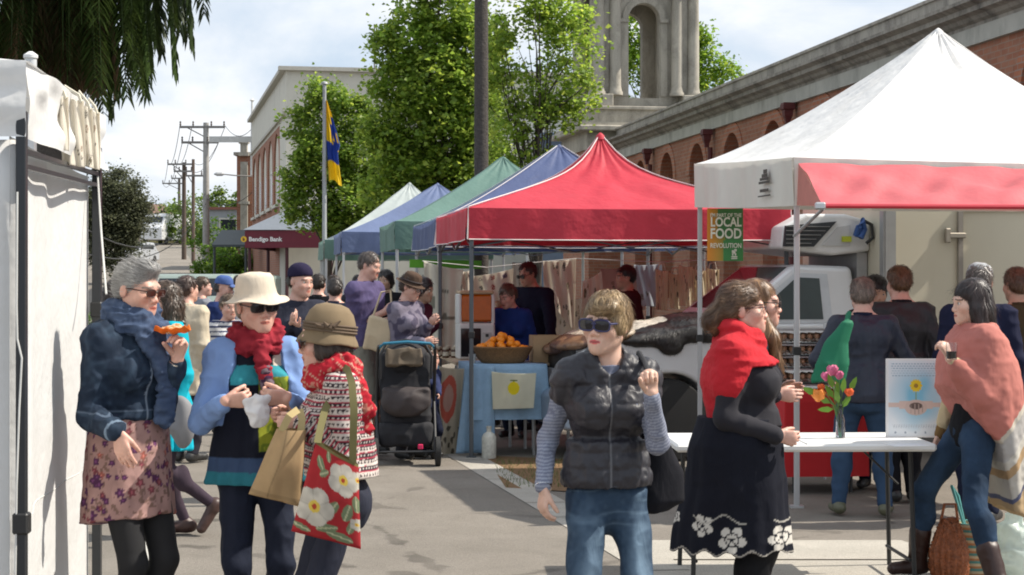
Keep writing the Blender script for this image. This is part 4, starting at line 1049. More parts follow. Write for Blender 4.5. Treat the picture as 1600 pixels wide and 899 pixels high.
# ---------------------------------------------------------------- poncho woman
def poncho_woman():
    D = 9.55; loc = (gx(1527, D), D, 0); yaw = -82; L = LT(loc, yaw); H = 1.68
    s = Person('dark-haired woman in salmon poncho with striped hem, lifting a glass', loc, yaw, H, .96, lean=-3, hip=L(1519, 668, D), head=(0, 6, 0), fore=True, skin='pale',
               hands={1: L(1484, 560, 9.35), -1: L(1468, 684, 9.8)}, poles={1: (.2, .5, -1), -1: (-.2, .6, -1)},
               fingers={1: dict(d=V3(-.2, -.4, 1), th=V3(-.5, .8, .3), curl=(.9, 1.0, .5), thumb=.9), -1: dict(d=V3(.1, -.1, -1), curl=(.7, .8, .5))},
               feet={1: L(1560, 936, 9.18), -1: L(1434, 902, 9.8), ('toe', -1): (.1, -1, 0), ('toe', 1): (-.1, -1, 0)}, knees={1: (0, -1, .2), -1: (0, -1, .4)})
    s.body()
    zf = s.NB[2]
    s.garment('black_top', ['torso'], off=.012, color=(.012, .012, .014), fold=.005, clips=[lambda X, Y, Z: (s.P[2] - .10) - Z + 0 * X])
    s.garment('cream_sleeve', [('ua', -1), ('fa', -1, .72), ('ua', 1), ('fa', 1, .8)], off=.016, color=(.52, .42, .26), fold=.006, ff=14)
    s.garment('glove', [('fa', -1)], off=.008, color=(.20, .12, .05), fold=.003, clips=[lambda X, Y, Z: Z - (s.W[-1][2] + .06) + 0 * X])
    s.garment('jeans', [('th', 1), ('th', -1), ('sh', 1, .97), ('sh', -1, .60)], off=.009, extra=s.hips(), color=lambda P, nr: V3(.022, .045, .085) * (1 + .4 * np.clip(vnoise(P, 14, 2), -1, 1))[:, None], fold=.005, ff=13, mat=M('denim'))
    s.shoes((.035, .014, .010), boot=.42)
    def keep(X, Y, Z): return np.interp(Y - s.P[1], [-.24, -.10, .00, .07, .16, .30], [1.14, 1.00, .84, .78, .42, .36]) - Z + 0 * X
    def pc(P, nr):
        y, z = P[:, 1] - s.P[1], P[:, 2]; t = z - 1.25 * y; C = np.tile(V3(.47, .165, .135), (len(P), 1)) * (1 + .06 * vnoise(P, 25, 3))[:, None]
        C[t < .735] = (.55, .50, .42); C[t < .70] = (.42, .40, .38); C[t < .56] = (.55, .52, .46); C[t < .50] = (.42, .28, .15); C[t < .44] = (.50, .47, .42); C[t < .30] = (.09, .10, .17); C[t < .27] = (.42, .30, .17)
        return C
    cy = s.P[1]
    rows = [(.34, 0, cy + .17, .17, .13), (.70, 0, cy + .12, .22, .17), (.90, 0, cy + .055, .25, .21), (1.06, 0, cy + .035, .26, .215), (1.2, 0, cy + .03, .245, .19), (1.32, 0, cy + .03, .205, .15), (zf + .01, 0, cy + .02, .13, .10)]
    s.garment('poncho', ['torso', ('ua', 1), ('ua', -1), ('fa', 1, .7)], off=.030, extra=[(loft(rows, 6, .05, .6), .04)] + ring_scarf(s, .028, ((.072, .066, 0, 0),), .0), color=pc, disp=lambda P, nr: .009 * ridge(P * V3(1, 1, .45) , 8, 4) + .003 * vnoise(P, 40, 3), clips=[keep, lambda X, Y, Z: Z - zf - .045 + 0 * X],
              sub=[], mat=M('wool', vcol=True, rough=.95, bump=.4, bs=300, bd=.002, var=.08, transl=.05, wr=.4))
    def shell(E, Cc, o): return [E((0, .022, .044), (.086, .104, .092)), E((0, .035, -.035), (.090, .078, .09), .04), Cc((0, .07, -.06), (0, .10, -.26), .060, .040, .05), Cc((.058, .005, -.05), (.082, .02, -.20), .036, .030, .04), Cc((-.05, .03, -.05), (-.07, .02, -.22), .036, .026, .04)]
    s.hair('long', (.018, .012, .012), shell=shell, seed=14, tint=(.05, .03, .028), n=3600, len=.09, fly=.05, sub=None)
    g = thing('drinking_glass', 'small clear drinking glass lifted by the woman in the salmon poncho', 'glass', tuple(V3(at(1487, 549, 9.28))))
    mb = MB(); mb.lathe([(.026, -.045), (.031, .045), (.029, .045), (.0245, -.040), (.001, -.040)], n=20); mb.obj('tumbler', M('glass', (.9, .93, .95), .03, trans=1, ior=1.45, bump=0, var=0), g, smooth=True)
    m2 = MB(); m2.lathe([(.001, -.038), (.024, -.038), (.026, .0), (.001, .0)], n=16); m2.obj('drink', M('wine', (.16, .10, .16), .05, bump=0, var=0), g, smooth=True)
# ---------------------------------------------------------------- ground, road, far street
EXPO = 0.30
def gh(y): return .045 * (min(max(y, 60), 165) - 60)
def ground_mat(name, a, b, sc, bump=.5, grains=260, extra=None):
    m, n, bs = newmat(name); co = n.coord(kind='Object')
    v = n.noise(co, sc, 7, .65, .2); g = n.noise(co, grains, 2, .6); g2 = n.noise(co, .35, 4, .6, .4)
    c = n.mix(n.maprange(v, .3, .7), a, b)
    c = n.mix(n.maprange(g, .45, .75, 0, .7), c, tuple(min(1, x * 1.9) for x in b)); c = n.mix(n.maprange(n.noise(co, 110, 3, .7), .50, .72, 0, .55), c, tuple(x * .45 for x in a))
    c = n.mix(n.maprange(g2, .42, .7, 0, .3), c, tuple(x * .7 for x in a))
    crack = n.new('ShaderNodeTexVoronoi', feature='DISTANCE_TO_EDGE'); n.link(n.coord((.32, .32, .32)), crack.inputs[0]); crack.inputs['Scale'].default_value = 1.0
    cd = n.math('ADD', crack.outputs[0], n.math('MULTIPLY', n.math('SUBTRACT', n.noise(co, 3, 5), .5), .10))
    ck = n.math('MULTIPLY', n.maprange(cd, .0, .008, 1, 0), n.maprange(g2, .35, .6, 0, .7)); ck.node.use_clamp = True
    c = n.mix(ck, c, tuple(x * .35 for x in a))
    n.link(c, bs.inputs['Base Color']); bs.inputs['Roughness'].default_value = .9; bs.inputs['Specular IOR Level'].default_value = .25
    n.link(n.bump(n.math('ADD', g, n.math('MULTIPLY', n.noise(co, 75, 3), .8)), bump * 1.6, .007), bs.inputs['Normal']); return m
def flat(name, pts, z, mat, ny=40):
    """polygon strip laid over the ground; pts = [(xl,xr,y)...]"""
    V = []; Q = []
    for i, (a, b, y) in enumerate(pts): V += [(a, y, gh(y) + z), (b, y, gh(y) + z)]
    for i in range(len(pts) - 1): Q.append((2 * i, 2 * i + 1, 2 * i + 3, 2 * i + 2))
    return tag(mesh_np(name, np.array(V), Q, mat, smooth=False), kind='structure')
def street():
    asph = ground_mat('asphalt', (.18, .160, .135), (.24, .215, .185), 2.2)
    ys = [-8, 5, 20, 40, 55, 60, 80, 100, 130, 165, 200, 320, 900, 2500]
    V = []; Q = []
    for y in ys:
        for x in (-900, -60, 0, 60, 900): V.append((x, y, gh(y)))
    for i in range(len(ys) - 1):
        for j in range(4): a = i * 5 + j; Q.append((a, a + 1, a + 6, a + 5))
    tag(mesh_np('ground', np.array(V), Q, ground_mat('earth', (.12, .115, .10), (.17, .16, .14), 1.4), smooth=False), kind='structure')
    k = -.2018
    flat('road', [(k * y - 6.0 - .01 * y, k * y + 2.72, y) for y in (-6, 8, 20, 40, 60, 80, 100, 130, 165, 200)], .006, asph)
    conc = ground_mat('concrete', (.32, .30, .26), (.44, .41, .36), 3.5, .35)
    flat('kerb_line', [(k * y - .035, k * y + .035 + .03, y) for y in (6, 12, 20, 40, 60, 90)], .011, M('linepaint', (.55, .53, .48), .8, var=.25, vs=9))
    # concrete gutter with joints
    y = 7.0; V = []; Q = []
    while y < 58:
        y2 = y + 1.48; n = len(V)
        for yy in (y, y2):
            for x, z in ((k * yy + 2.72, .010), (k * yy + 2.72 + .30, .014)): V.append((x, yy, z))
        Q.append((n, n + 1, n + 3, n + 2)); y += 1.5
    tag(mesh_np('gutter', np.array(V), Q, conc, smooth=False), kind='structure')
    paving = ground_mat('paving', (.18, .160, .135), (.24, .215, .185), 2.6)
    V = [(k * 6 + 3.02, 6, .004), (40, 6, .004), (40, 60, .004), (k * 60 + 3.02, 60, .004)]
    tag(mesh_np('pavement', np.array(V), [(0, 1, 2, 3)], paving, smooth=False), kind='structure')
    # pale concrete crossing, two slabs with a joint
    mb = MB()
    for (a, b, c_, d) in (((1.05, 9.2), (3.05, 9.2), (2.55, 10.35), (.86, 10.35)), ((.90, 10.40), (2.60, 10.40), (2.42, 11.15), (.78, 11.15))):
        mb.add([(a[0], a[1], .009), (b[0], b[1], .009), (c_[0], c_[1], .009), (d[0], d[1], .009)], [(0, 1, 2, 3)])
    tag(mb.obj('crossing', conc), kind='structure')
    dirt = ground_mat('dirt', (.16, .095, .05), (.24, .15, .08), 5)
    V = [(-.05, 13.9, .012), (.95, 13.4, .012), (1.5, 15.6, .012), (-.25, 16.4, .012)]
    tag(mesh_np('dirt_patch', np.array(V), [(0, 1, 2, 3)], dirt, smooth=False), kind='structure')
    # grass on that patch
    rng = np.random.default_rng(4); n = 900; u, v = rng.random(n), rng.random(n)
    X = -.05 + 1.2 * u - .15 * v; Y = 13.9 + 2.1 * v; h = rng.uniform(.02, .055, n); a = rng.uniform(0, 6.28, n); w = .003
    base = np.stack([X, Y, X * 0 + .012], 1); dx = np.stack([np.cos(a) * w, np.sin(a) * w, a * 0], 1); tip = base + np.stack([rng.normal(0, .015, n), rng.normal(0, .015, n), h], 1)
    V = np.stack([base - dx, base + dx, tip], 1).reshape(-1, 3); Qf = np.arange(3 * n).reshape(-1, 3)
    tag(mesh_np('grass', V, Qf, M('grassblade', (.09, .13, .03), .8, bump=0)), kind='stuff')
# ---------------------------------------------------------------- foliage
def LEAFM(name='leaf', tr=.45):
    if name in _M: return _M[name]
    m, n, b = newmat(name); c = n.new('ShaderNodeVertexColor', layer_name='Col').outputs[0]
    n.link(c, b.inputs[0]); b.inputs['Roughness'].default_value = .5; b.inputs['Specular IOR Level'].default_value = .35
    t = n.new('ShaderNodeBsdfTranslucent'); hs = n.new('ShaderNodeHueSaturation'); n.link(c, hs.inputs['Color']); hs.inputs['Value'].default_value = 2.3; hs.inputs['Hue'].default_value = .485; n.link(hs.outputs[0], t.inputs[0])
    mx = n.new('ShaderNodeMixShader'); mx.inputs[0].default_value = tr; n.link(b.outputs[0], mx.inputs[1]); n.link(t.outputs[0], mx.inputs[2]); n.link(mx.outputs[0], n.n['Material Output'].inputs[0])
    _M[name] = m; return m
def leaves(rng, cen, sig, per, size, col, colv=.3, col2=None):
    n = len(cen) * per; P = np.repeat(cen, per, axis=0) + rng.normal(0, 1, (n, 3)) * np.repeat(sig, per)[:, None] * V3(1, 1, .8)
    a = rng.normal(0, 1, (n, 3)); a[:, 2] = np.abs(a[:, 2]) * .5 ; a /= np.linalg.norm(a, axis=1, keepdims=True); nn = rng.normal(0, 1, (n, 3)) + V3(0, 0, .8)
    b = np.cross(a, nn); b /= np.maximum(np.linalg.norm(b, axis=1, keepdims=True), 1e-6); s = size * rng.uniform(.55, 1.35, (n, 1))
    drop = V3(0, 0, -.25) * s
    V = np.stack([P - a * s * .5, P + b * s * .42 + a * s * .05, P + a * s * .55 + drop, P - b * s * .42 + a * s * .05], 1).reshape(-1, 3); Q = np.arange(4 * n).reshape(-1, 4)
    cl = 1 + colv * np.repeat(rng.normal(0, .6, len(cen)), per)[:, None] + rng.normal(0, .16, (n, 1)); C = V3(col) * np.clip(cl, .35, 2.2)
    if col2 is not None:
        t = (rng.random((n, 1)) < .35) * rng.random((n, 1)); C = C * (1 - t) + V3(col2) * t
    return V, Q, np.repeat(C, 4, axis=0)
def tree(name, label, loc, blobs, trunk=(.16, .07), ncl=220, per=60, size=.13, sig=.22, col=(.05, .10, .015), col2=(.12, .17, .02), seed=1, lean=(0, 0), limbs=9, bark=(.07, .055, .045), group=None, twigs=True, trunk_top=None):
    rng = np.random.default_rng(seed); root = thing(name, label, 'tree', loc, 0, group)
    B = np.array(blobs, float); vol = B[:, 3] ** 2; pr = vol / vol.sum(); k = rng.choice(len(B), ncl, p=pr)
    d = rng.normal(0, 1, (ncl, 3)); d /= np.linalg.norm(d, axis=1, keepdims=True); r = rng.uniform(.25, 1.0, (ncl, 1)) ** .45
    cen = B[k, :3] + d * r * B[k, 3:4] * V3(1, 1, 1); cen = cen[cen[:, 2] > .3]
    V, Q, C = leaves(rng, cen, sig * rng.uniform(.5, 1.3, len(cen)), per, size, col, col2=col2)
    mesh_np('crown', V, Q, LEAFM(), root, col=C, smooth=False)
    mb = MB(); top = V3(B[:, :3].mean(0)) if trunk_top is None else V3(trunk_top); top[2] = min(top[2], B[:, 2].max())
    tr = [V3(0, 0, -.1)] + [V3(lean[0] * t + rng.normal(0, .04), lean[1] * t + rng.normal(0, .04), 0) * 1 + V3(top[0] * t, top[1] * t, top[2] * t) for t in (.25, .5, .75, 1)]
    mb.tube(tr, list(np.linspace(trunk[0], trunk[1], 5)), 9)
    pick = rng.choice(len(cen), min(limbs * 4, len(cen)), replace=False)
    for i, q in enumerate(pick):
        st = tr[1 + (i % 4)] if i < limbs * 4 else tr[2]; e = cen[q]; m1 = st * .6 + e * .4 + V3(0, 0, .12 * np.linalg.norm(e - st)) + rng.normal(0, .08, 3); r0 = trunk[1] * (.8 if i < limbs else .4)
        mb.tube([st, m1, m1 * .45 + e * .55 + rng.normal(0, .06, 3), e], [r0, r0 * .7, r0 * .4, .008], 5)
    mb.obj('trunk', M('bark%s' % (bark,), bark, .9, var=.3, vs=12, bump=.8, bs=40, bd=.02), root, smooth=True)
    return root
def shrub(name, label, loc, r, ncl=60, per=50, size=.09, col=(.05, .11, .02), col2=(.1, .17, .03), seed=1, sc=(1, 1, 1), cat='shrub'):
    rng = np.random.default_rng(seed); root = thing(name, label, cat, loc)
    d = rng.normal(0, 1, (ncl, 3)); d /= np.linalg.norm(d, axis=1, keepdims=True); d[:, 2] = np.abs(d[:, 2]); cen = d * rng.uniform(.3, 1, (ncl, 1)) ** .5 * r * V3(sc)
    V, Q, C = leaves(rng, cen, r * .16 * np.ones(ncl), per, size, col, col2=col2); mesh_np('foliage', V, Q, LEAFM(), root, col=C, smooth=False)
    mb = MB()
    for i in range(6): mb.tube([(0, 0, 0), tuple(cen[i] * .6), tuple(cen[i])], [.03, .015, .005], 5)
    mb.obj('stem', M('bark(0.07, 0.055, 0.045)', (.07, .055, .045), .9), root, smooth=True)
    return root
def frond(rng, L, az, el, droop, nl=46, ll=.42, dead=False):
    """one palm frond: rachis arc with hanging leaflets"""
    pts = []; p = V3(0, 0, 0); h = V3(math.cos(az), math.sin(az), 0); a = el
    for i in range(15):
        pts.append(p.copy()); p = p + (h * math.cos(a) + V3(0, 0, math.sin(a))) * L / 14; a -= droop / 14 * (1 + .6 * i / 14)
        a = max(a, -1.5)
    V = []; Q = []; side = np.cross(h, V3(0, 0, 1))
    for i in range(nl):
        t = .12 + .88 * i / nl; f = t * 13.99; j = int(f); q = pts[j] * (1 - (f - j)) + pts[min(j + 1, 14)] * (f - j); tg = unit(pts[min(j + 1, 14)] - pts[j])
        l = ll * math.sin(math.pi * min(.15 + .85 * (1 - t) + .1, 1)) ** .6 * (1 if t < .9 else .8)
        for sd in (-1, 1):
            d = unit(side * sd * (.35 if dead else .8) + tg * .55 + V3(0, 0, -(.5 if dead else .25)) + rng.normal(0, .10, 3)); w = unit(np.cross(d, V3(0, 0, 1)) + tg * .01) * (.022 if dead else .026)
            m = q + d * l * .55; e = q + d * l + V3(0, 0, -.25 * l)
            n = len(V); V += [q - w * .5, q + w * .5, m + w, m - w, e]; Q += [(n, n + 1, n + 2, n + 3), (n + 3, n + 2, n + 4, n + 4)]
    n = len(V)
    for j in range(14):
        for s_ in (0, 1):
            pass
    mb = MB(); mb.tube(pts, list(np.linspace(.035, .006, 15)), 4); V += mb.v; F4 = [f for f in mb.f if len(f) == 4]; Q += [tuple(i + n for i in f) for f in F4]
    return np.array(V), [q if q[2] != q[3] else (q[0], q[1], q[2]) for q in Q]
def palm(name, label, loc, ztop, nfr=44, L=3.4, ndead=40, trunk_r=.3, seed=3, deadL=2.3):
    rng = np.random.default_rng(seed); root = thing(name, label, 'palm tree', loc)
    for part, n, dead, colr in (('fronds', nfr, False, (.045, .075, .018)), ('dead_fronds', ndead, True, (.17, .11, .065))):
        VV = []; QQ = []; CC = []
        off = 0
        for i in range(n):
            az = i * 2.39996 + rng.normal(0, .1)
            if dead: V, Q = frond(rng, deadL * rng.uniform(.75, 1.1), az, -.95 + rng.normal(0, .16), .8, 40, .34, True)
            else:
                el = 1.25 - 1.9 * (i / n) + rng.normal(0, .08); V, Q = frond(rng, L * rng.uniform(.85, 1.1), az, el, 1.9 + rng.normal(0, .15))
            V = V + V3(0, 0, ztop - (.35 if dead else 0)); c = V3(colr) * rng.uniform(.6, 1.4)
            VV.append(V); QQ += [tuple(j + off for j in q) for q in Q]; CC.append(np.tile(c, (len(V), 1)) * rng.uniform(.8, 1.2, (len(V), 1))); off += len(V)
        if n: mesh_np(part, np.concatenate(VV), QQ, LEAFM('palmleaf', .15), root, col=np.concatenate(CC), smooth=False)
    mb = MB(); zs = np.linspace(-.1, ztop, 40); mb.lathe([(trunk_r * (1.15 - .2 * z / ztop) * (1 + .04 * (i % 2)), z) for i, z in enumerate(zs)], n=14)
    mb.obj('trunk', M('palmbark', (.075, .065, .058), .95, var=.35, vs=20, bump=.9, bs=30, bd=.03), root, smooth=True)
    return root
# ---------------------------------------------------------------- masonry
def brick_mat(name, a=(.30, .125, .075), b=(.22, .085, .05), mortar=(.30, .26, .22), sc=1.0, axis='x'):
    if name in _M: return _M[name]
    m, n, bs = newmat(name); co = n.coord(); s = n.sep(co)
    h = n.math('ADD', s[0], s[1]); v = n.comb(h, s[2], 0.0)
    br = n.new('ShaderNodeTexBrick'); n.link(v, br.inputs[0]); br.inputs['Scale'].default_value = sc
    for kk, vv in (('Color1', (*a, 1)), ('Color2', (*b, 1)), ('Mortar', (*mortar, 1))): br.inputs[kk].default_value = vv
    br.inputs['Brick Width'].default_value = .24; br.inputs['Row Height'].default_value = .086; br.inputs['Mortar Size'].default_value = .010; br.inputs['Mortar Smooth'].default_value = .2
    nz = n.noise(co, 1.3, 6, .65); c = n.mix(n.maprange(nz, .35, .7, 0, .5), br.outputs[0], tuple(x * .55 for x in a))
    c = n.mix(n.maprange(n.noise(co, 6, 5), .5, .75, 0, .35), c, (.34, .25, .19))
    n.link(c, bs.inputs[0]); bs.inputs['Roughness'].default_value = .9; n.link(n.bump(br.outputs[1], -.5, .01), bs.inputs['Normal']); _M[name] = m; return m
def stone_mat(name, a=(.36, .33, .28), stain=(.09, .085, .075), amt=.8):
    if name in _M: return _M[name]
    m, n, bs = newmat(name); co = n.coord((1, 1, .45)); z = n.noise(co, 2.2, 8, .7, .6); c = n.mix(n.maprange(z, .42, .68, 0, amt), a, stain)
    c = n.mix(n.maprange(n.noise(n.coord(), 28, 4), .4, .8, 0, .35), c, tuple(x * 1.25 for x in a)); n.link(c, bs.inputs[0]); bs.inputs['Roughness'].default_value = .92
    n.link(n.bump(n.noise(n.coord(), 40, 4), .35, .01), bs.inputs['Normal']); _M[name] = m; return m
def arch_pts(cx, w, zs, rise, n=12): return [(cx + w / 2 * math.cos(a), zs + rise * math.sin(a)) for a in np.linspace(0, math.pi, n + 1)]
def arch_panel(mb, x0, x1, z0, z1, cx, w, zsill, zs, rise, depth, mk, back=None, n=12):
    """wall panel with an arched opening; mk(x,depth,z)->xyz"""
    def quad(a, b, c, d, y=0): k = len(mb.v); mb.v += [mk(p[0], y, p[1]) for p in (a, b, c, d)]; mb.f.append((k, k + 1, k + 2, k + 3))
    l, r = cx - w / 2, cx + w / 2
    quad((x0, z0), (l, z0), (l, z1), (x0, z1)); quad((r, z0), (x1, z0), (x1, z1), (r, z1))
    if zsill > z0: quad((l, z0), (r, z0), (r, zsill), (l, zsill))
    A = arch_pts(cx, w, zs, rise, n)
    for i in range(n):
        a, b = A[i], A[i + 1]; quad(b, a, (a[0], z1), (b[0], z1))
    ring = [(r, zsill)] + A + [(l, zsill)]
    for i in range(len(ring) - 1):
        a, b = ring[i], ring[i + 1]; k = len(mb.v); mb.v += [mk(a[0], 0, a[1]), mk(b[0], 0, b[1]), mk(b[0], depth, b[1]), mk(a[0], depth, a[1])]; mb.f.append((k, k + 1, k + 2, k + 3))
    if zsill > z0 or True:
        k = len(mb.v); mb.v += [mk(l, 0, zsill), mk(r, 0, zsill), mk(r, depth, zsill), mk(l, depth, zsill)]; mb.f.append((k, k + 1, k + 2, k + 3))
    if back is not None:
        k = len(back.v); back.v += [mk(p[0], depth * .98, p[1]) for p in ring]; back.f.append(tuple(range(k, k + len(ring))))
def tomesh(t, name, mat, parent, ext=.012, size=1.0, align='CENTER', bold=.0, spacing=1.0):
    c = bpy.data.curves.new(name, 'FONT'); c.body = t; c.size = size; c.extrude = ext; c.align_x = align; c.offset = bold; c.resolution_u = 3; c.space_character = spacing
    o = bpy.data.objects.new(name, c); COL.objects.link(o); bpy.context.view_layer.update()
    me = bpy.data.meshes.new_from_object(o.evaluated_get(bpy.context.evaluated_depsgraph_get())); bpy.data.objects.remove(o)
    me.materials.clear(); me.materials.append(mat); o = bpy.data.objects.new(name, me); COL.objects.link(o); o.parent = parent; return o
def market():
    th = math.atan(.1429); root = thing('market_building', 'long brick market hall with arched recesses and stone cornice behind the tents', 'building', (10.13, 0, 0), th)
    br = brick_mat('marketbrick', (.40, .165, .095), (.31, .115, .065), (.33, .22, .16)); st = stone_mat('cornicestone', (.34, .31, .265), (.07, .062, .055), .85)
    wall = MB(); back = MB(); y0 = 15.3; n = 13
    mk = lambda x, d, z: (d, x, z)
    yy = [38.5 + 3.05 * i for i in range(-7, 5)]
    for c in yy:
        arch_panel(wall, c - 1.525, c + 1.525, 0, 4.9, c, 1.45, 1.1, 4.0, .72, .30, mk, back)
    wall.box((.45, 15.0 - 3, 2.45), (.9, 6, 4.9)) if False else None
    o = wall.obj('wall', br, root, fixn=False)
    back.obj('recess', brick_mat('recessbrick', (.40, .145, .075), (.31, .10, .05)), root, fixn=False)
    ye, ys = yy[-1] + 1.525, yy[0] - 1.525; Lc = ye - ys; cy = (ye + ys) / 2
    for c in yy:
        arc = MB()
        for i in range(14):
            a0, a1 = math.pi * i / 14, math.pi * (i + 1) / 14; r0, r1 = .72, .96
            P = [(-.022, c + r * math.cos(a), 4.0 + r * .98 * math.sin(a)) for a, r in ((a0, r0), (a1, r0), (a1, r1), (a0, r1))]; P2 = [(.03, p[1], p[2]) for p in P]
            arc.add(P + P2, [(0, 1, 2, 3), (0, 3, 7, 4), (1, 0, 4, 5), (2, 1, 5, 6), (3, 2, 6, 7)])
        arc.obj('arch_band', brick_mat('archbrick', (.50, .19, .10), (.36, .12, .06)), root, fixn=False)
    s = MB()
    s.box((-.02, cy, 5.02), (.10, Lc, .24)); s.obj('frieze_band', M('paleband', (.46, .45, .40), .9, var=.15, vs=2, dirt=((.15, .14, .12), 1.6, .6)), root)
    s = MB()
    prof = [(.0, 5.14), (-.06, 5.14), (-.06, 5.19), (-.12, 5.22), (-.16, 5.27), (-.26, 5.30), (-.26, 5.37), (-.36, 5.42), (-.36, 5.47), (.45, 5.47), (.45, 5.14)]
    s.prism([(p[0], p[1]) for p in prof], 0, 1, 1)
    s.v = [(v[0], ys + v[1] * Lc, v[2]) for v in s.v]; s.obj('cornice', st, root)
    s = MB(); s.box((.10, cy, 5.60), (.35, Lc, .26)); s.box((.10, cy, 5.755), (.42, Lc, .05)); s.obj('parapet', stone_mat('parapetstone', (.42, .385, .33), (.10, .09, .08), .75), root)
    mar = M('maroonmetal', (.10, .018, .018), .6)
    for c in [yy[0] - 1.525 + 6.1 * i + 3.05 * 0 for i in range(1, 6)]:
        mb = MB(); mb.tube([(-.09, c, .1), (-.09, c, 4.5)], .055, 10)
        mb.lathe([(.06, 4.50), (.07, 4.58), (.11, 4.66), (.12, 4.76), (.16, 4.78), (.16, 4.86), (.14, 4.90)], (-.17, c, 0), 4, rotm(45)) ; mb.obj('downpipe', mar, root)
    # the return wall at the far end and roof behind the parapet
    mb = MB(); mb.box((4.3, ye - .14, 2.45), (8.0, .28, 4.9)); mb.box((4.3, ys + .14, 2.45), (8.0, .28, 4.9)); mb.obj('end_wall', br, root)
    mb = MB(); mb.add([(.3, ys, 5.46), (.3, ye, 5.46), (4.5, ye, 6.1), (4.5, ys, 6.1), (8.3, ys, 5.2), (8.3, ye, 5.2)], [(0, 1, 2, 3), (3, 2, 5, 4)]); mb.obj('roof', M('tinroof', (.30, .31, .32), .5, .3), root)
def tower():
    D = 50.5; cx = gx(978, D) ; s = F / D
    root = thing('bell_tower', 'stone belvedere tower with open arches and paired columns rising above the market end', 'tower', (cx + .35, D + 1.6, 0), math.radians(10))
    st = stone_mat('towerstone', (.43, .395, .33), (.13, .12, .10), .7); br = brick_mat('marketbrick')
    zb = CAMZ + (432 - 172) / s; zc = CAMZ + (432 - 148) / s; ztop = 12.0; hw = 1.35
    mb = MB(); mb.box((0, 0, 2.6), (3.5, 3.5, 5.2)); mb.obj('shaft', br, root)
    mb = MB(); mb.box((0, 0, 5.45), (3.6, 3.6, .5)); mb.box((0, 0, 5.78), (4.15, 4.15, .16), bev=.03); mb.box((0, 0, 5.90), (3.95, 3.95, .10)); mb.box((0, 0, (5.95 + zb) / 2), (3.3, 3.3, zb - 5.95)); mb.box((0, 0, zb + .04), (3.5, 3.5, .10), bev=.02)
    for x in (-1, 1):
        for y in (-1, 1): mb.box((x * 1.35, y * 1.35, (zb + .09 + zc) / 2), (.66, .66, zc - zb - .09), bev=.02)
    mb.obj('plinth', st, root)
    # four arched walls between corner piers
    mb = MB(); zs = CAMZ + (432 - 18) / s
    for ang in range(4):
        R = rotm(ang * 90)
        for dd, sgn in ((-1.12, 1),):
            w = MB(); arch_panel(w, -1.12, 1.12, zb + .09, 10.4, 0, .90, zc - .05, zs - .15, .45, .30, lambda x, d, z: (x, dd + d, z))
            w2 = MB(); arch_panel(w2, -1.12, 1.12, zb + .09, 10.4, 0, .90, zc - .05, zs - .15, .45, 0.0, lambda x, d, z: (x, dd + .30, z))
            for q in (w, w2):
                q.xf(R); n0 = len(mb.v); mb.v += q.v; mb.f += [tuple(i + n0 for i in f) for f in q.f]
            ar = MB()
            for i in range(14):
                a0, a1 = math.pi * i / 14, math.pi * (i + 1) / 14; P = [(r * math.cos(a), dd - .05, zs - .15 + r * math.sin(a)) for a, r in ((a0, .46), (a1, .46), (a1, .64), (a0, .64))]; P2 = [(p[0], dd + .02, p[2]) for p in P]
                ar.add(P + P2, [(0, 1, 2, 3), (0, 3, 7, 4), (1, 0, 4, 5), (2, 1, 5, 6), (3, 2, 6, 7)])
            for sx in (-1, 1): ar.box((sx * .58, dd - .03, zs - .2), (.24, .14, .10)); ar.box((sx * .58, dd - .005, (zc + zs - .25) / 2), (.20, .07, zs - .25 - zc))
            ar.xf(R); n0 = len(mb.v); mb.v += ar.v; mb.f += [tuple(i + n0 for i in f) for f in ar.f]
    mb.obj('arcade', st, root, fixn=False)
    for x in (-1, 1):
        for y in (-1, 1):
            m = MB(); m.box((x * 1.16, y * 1.16, (zc + 10.4) / 2), (.34, .34, 10.4 - zc)); m.obj('pier', st, root)
            for (ox, oy) in ((1.38, 1.38), (1.38, .90), (.90, 1.38)):
                m = MB(); h = 10.2 - zc; m.lathe([(.215, 0), (.215, .08), (.19, .12), (.175, .20), (.165, .26), (.165, h * .5), (.148, h - .1), (.2, h)], (x * ox, y * oy, zc - .01), 16)
                m.obj('column', st, root, smooth=True)
    m = MB(); m.box((0, 0, 10.65), (3.7, 3.7, .5)); m.box((0, 0, 11.0), (4.1, 4.1, .22)); m.lathe([(1.5, 11.1), (1.3, 11.9), (.9, 12.5), (.3, 12.9), (.05, 13.2)], n=20); m.obj('dome_cap', st, root, smooth=False)
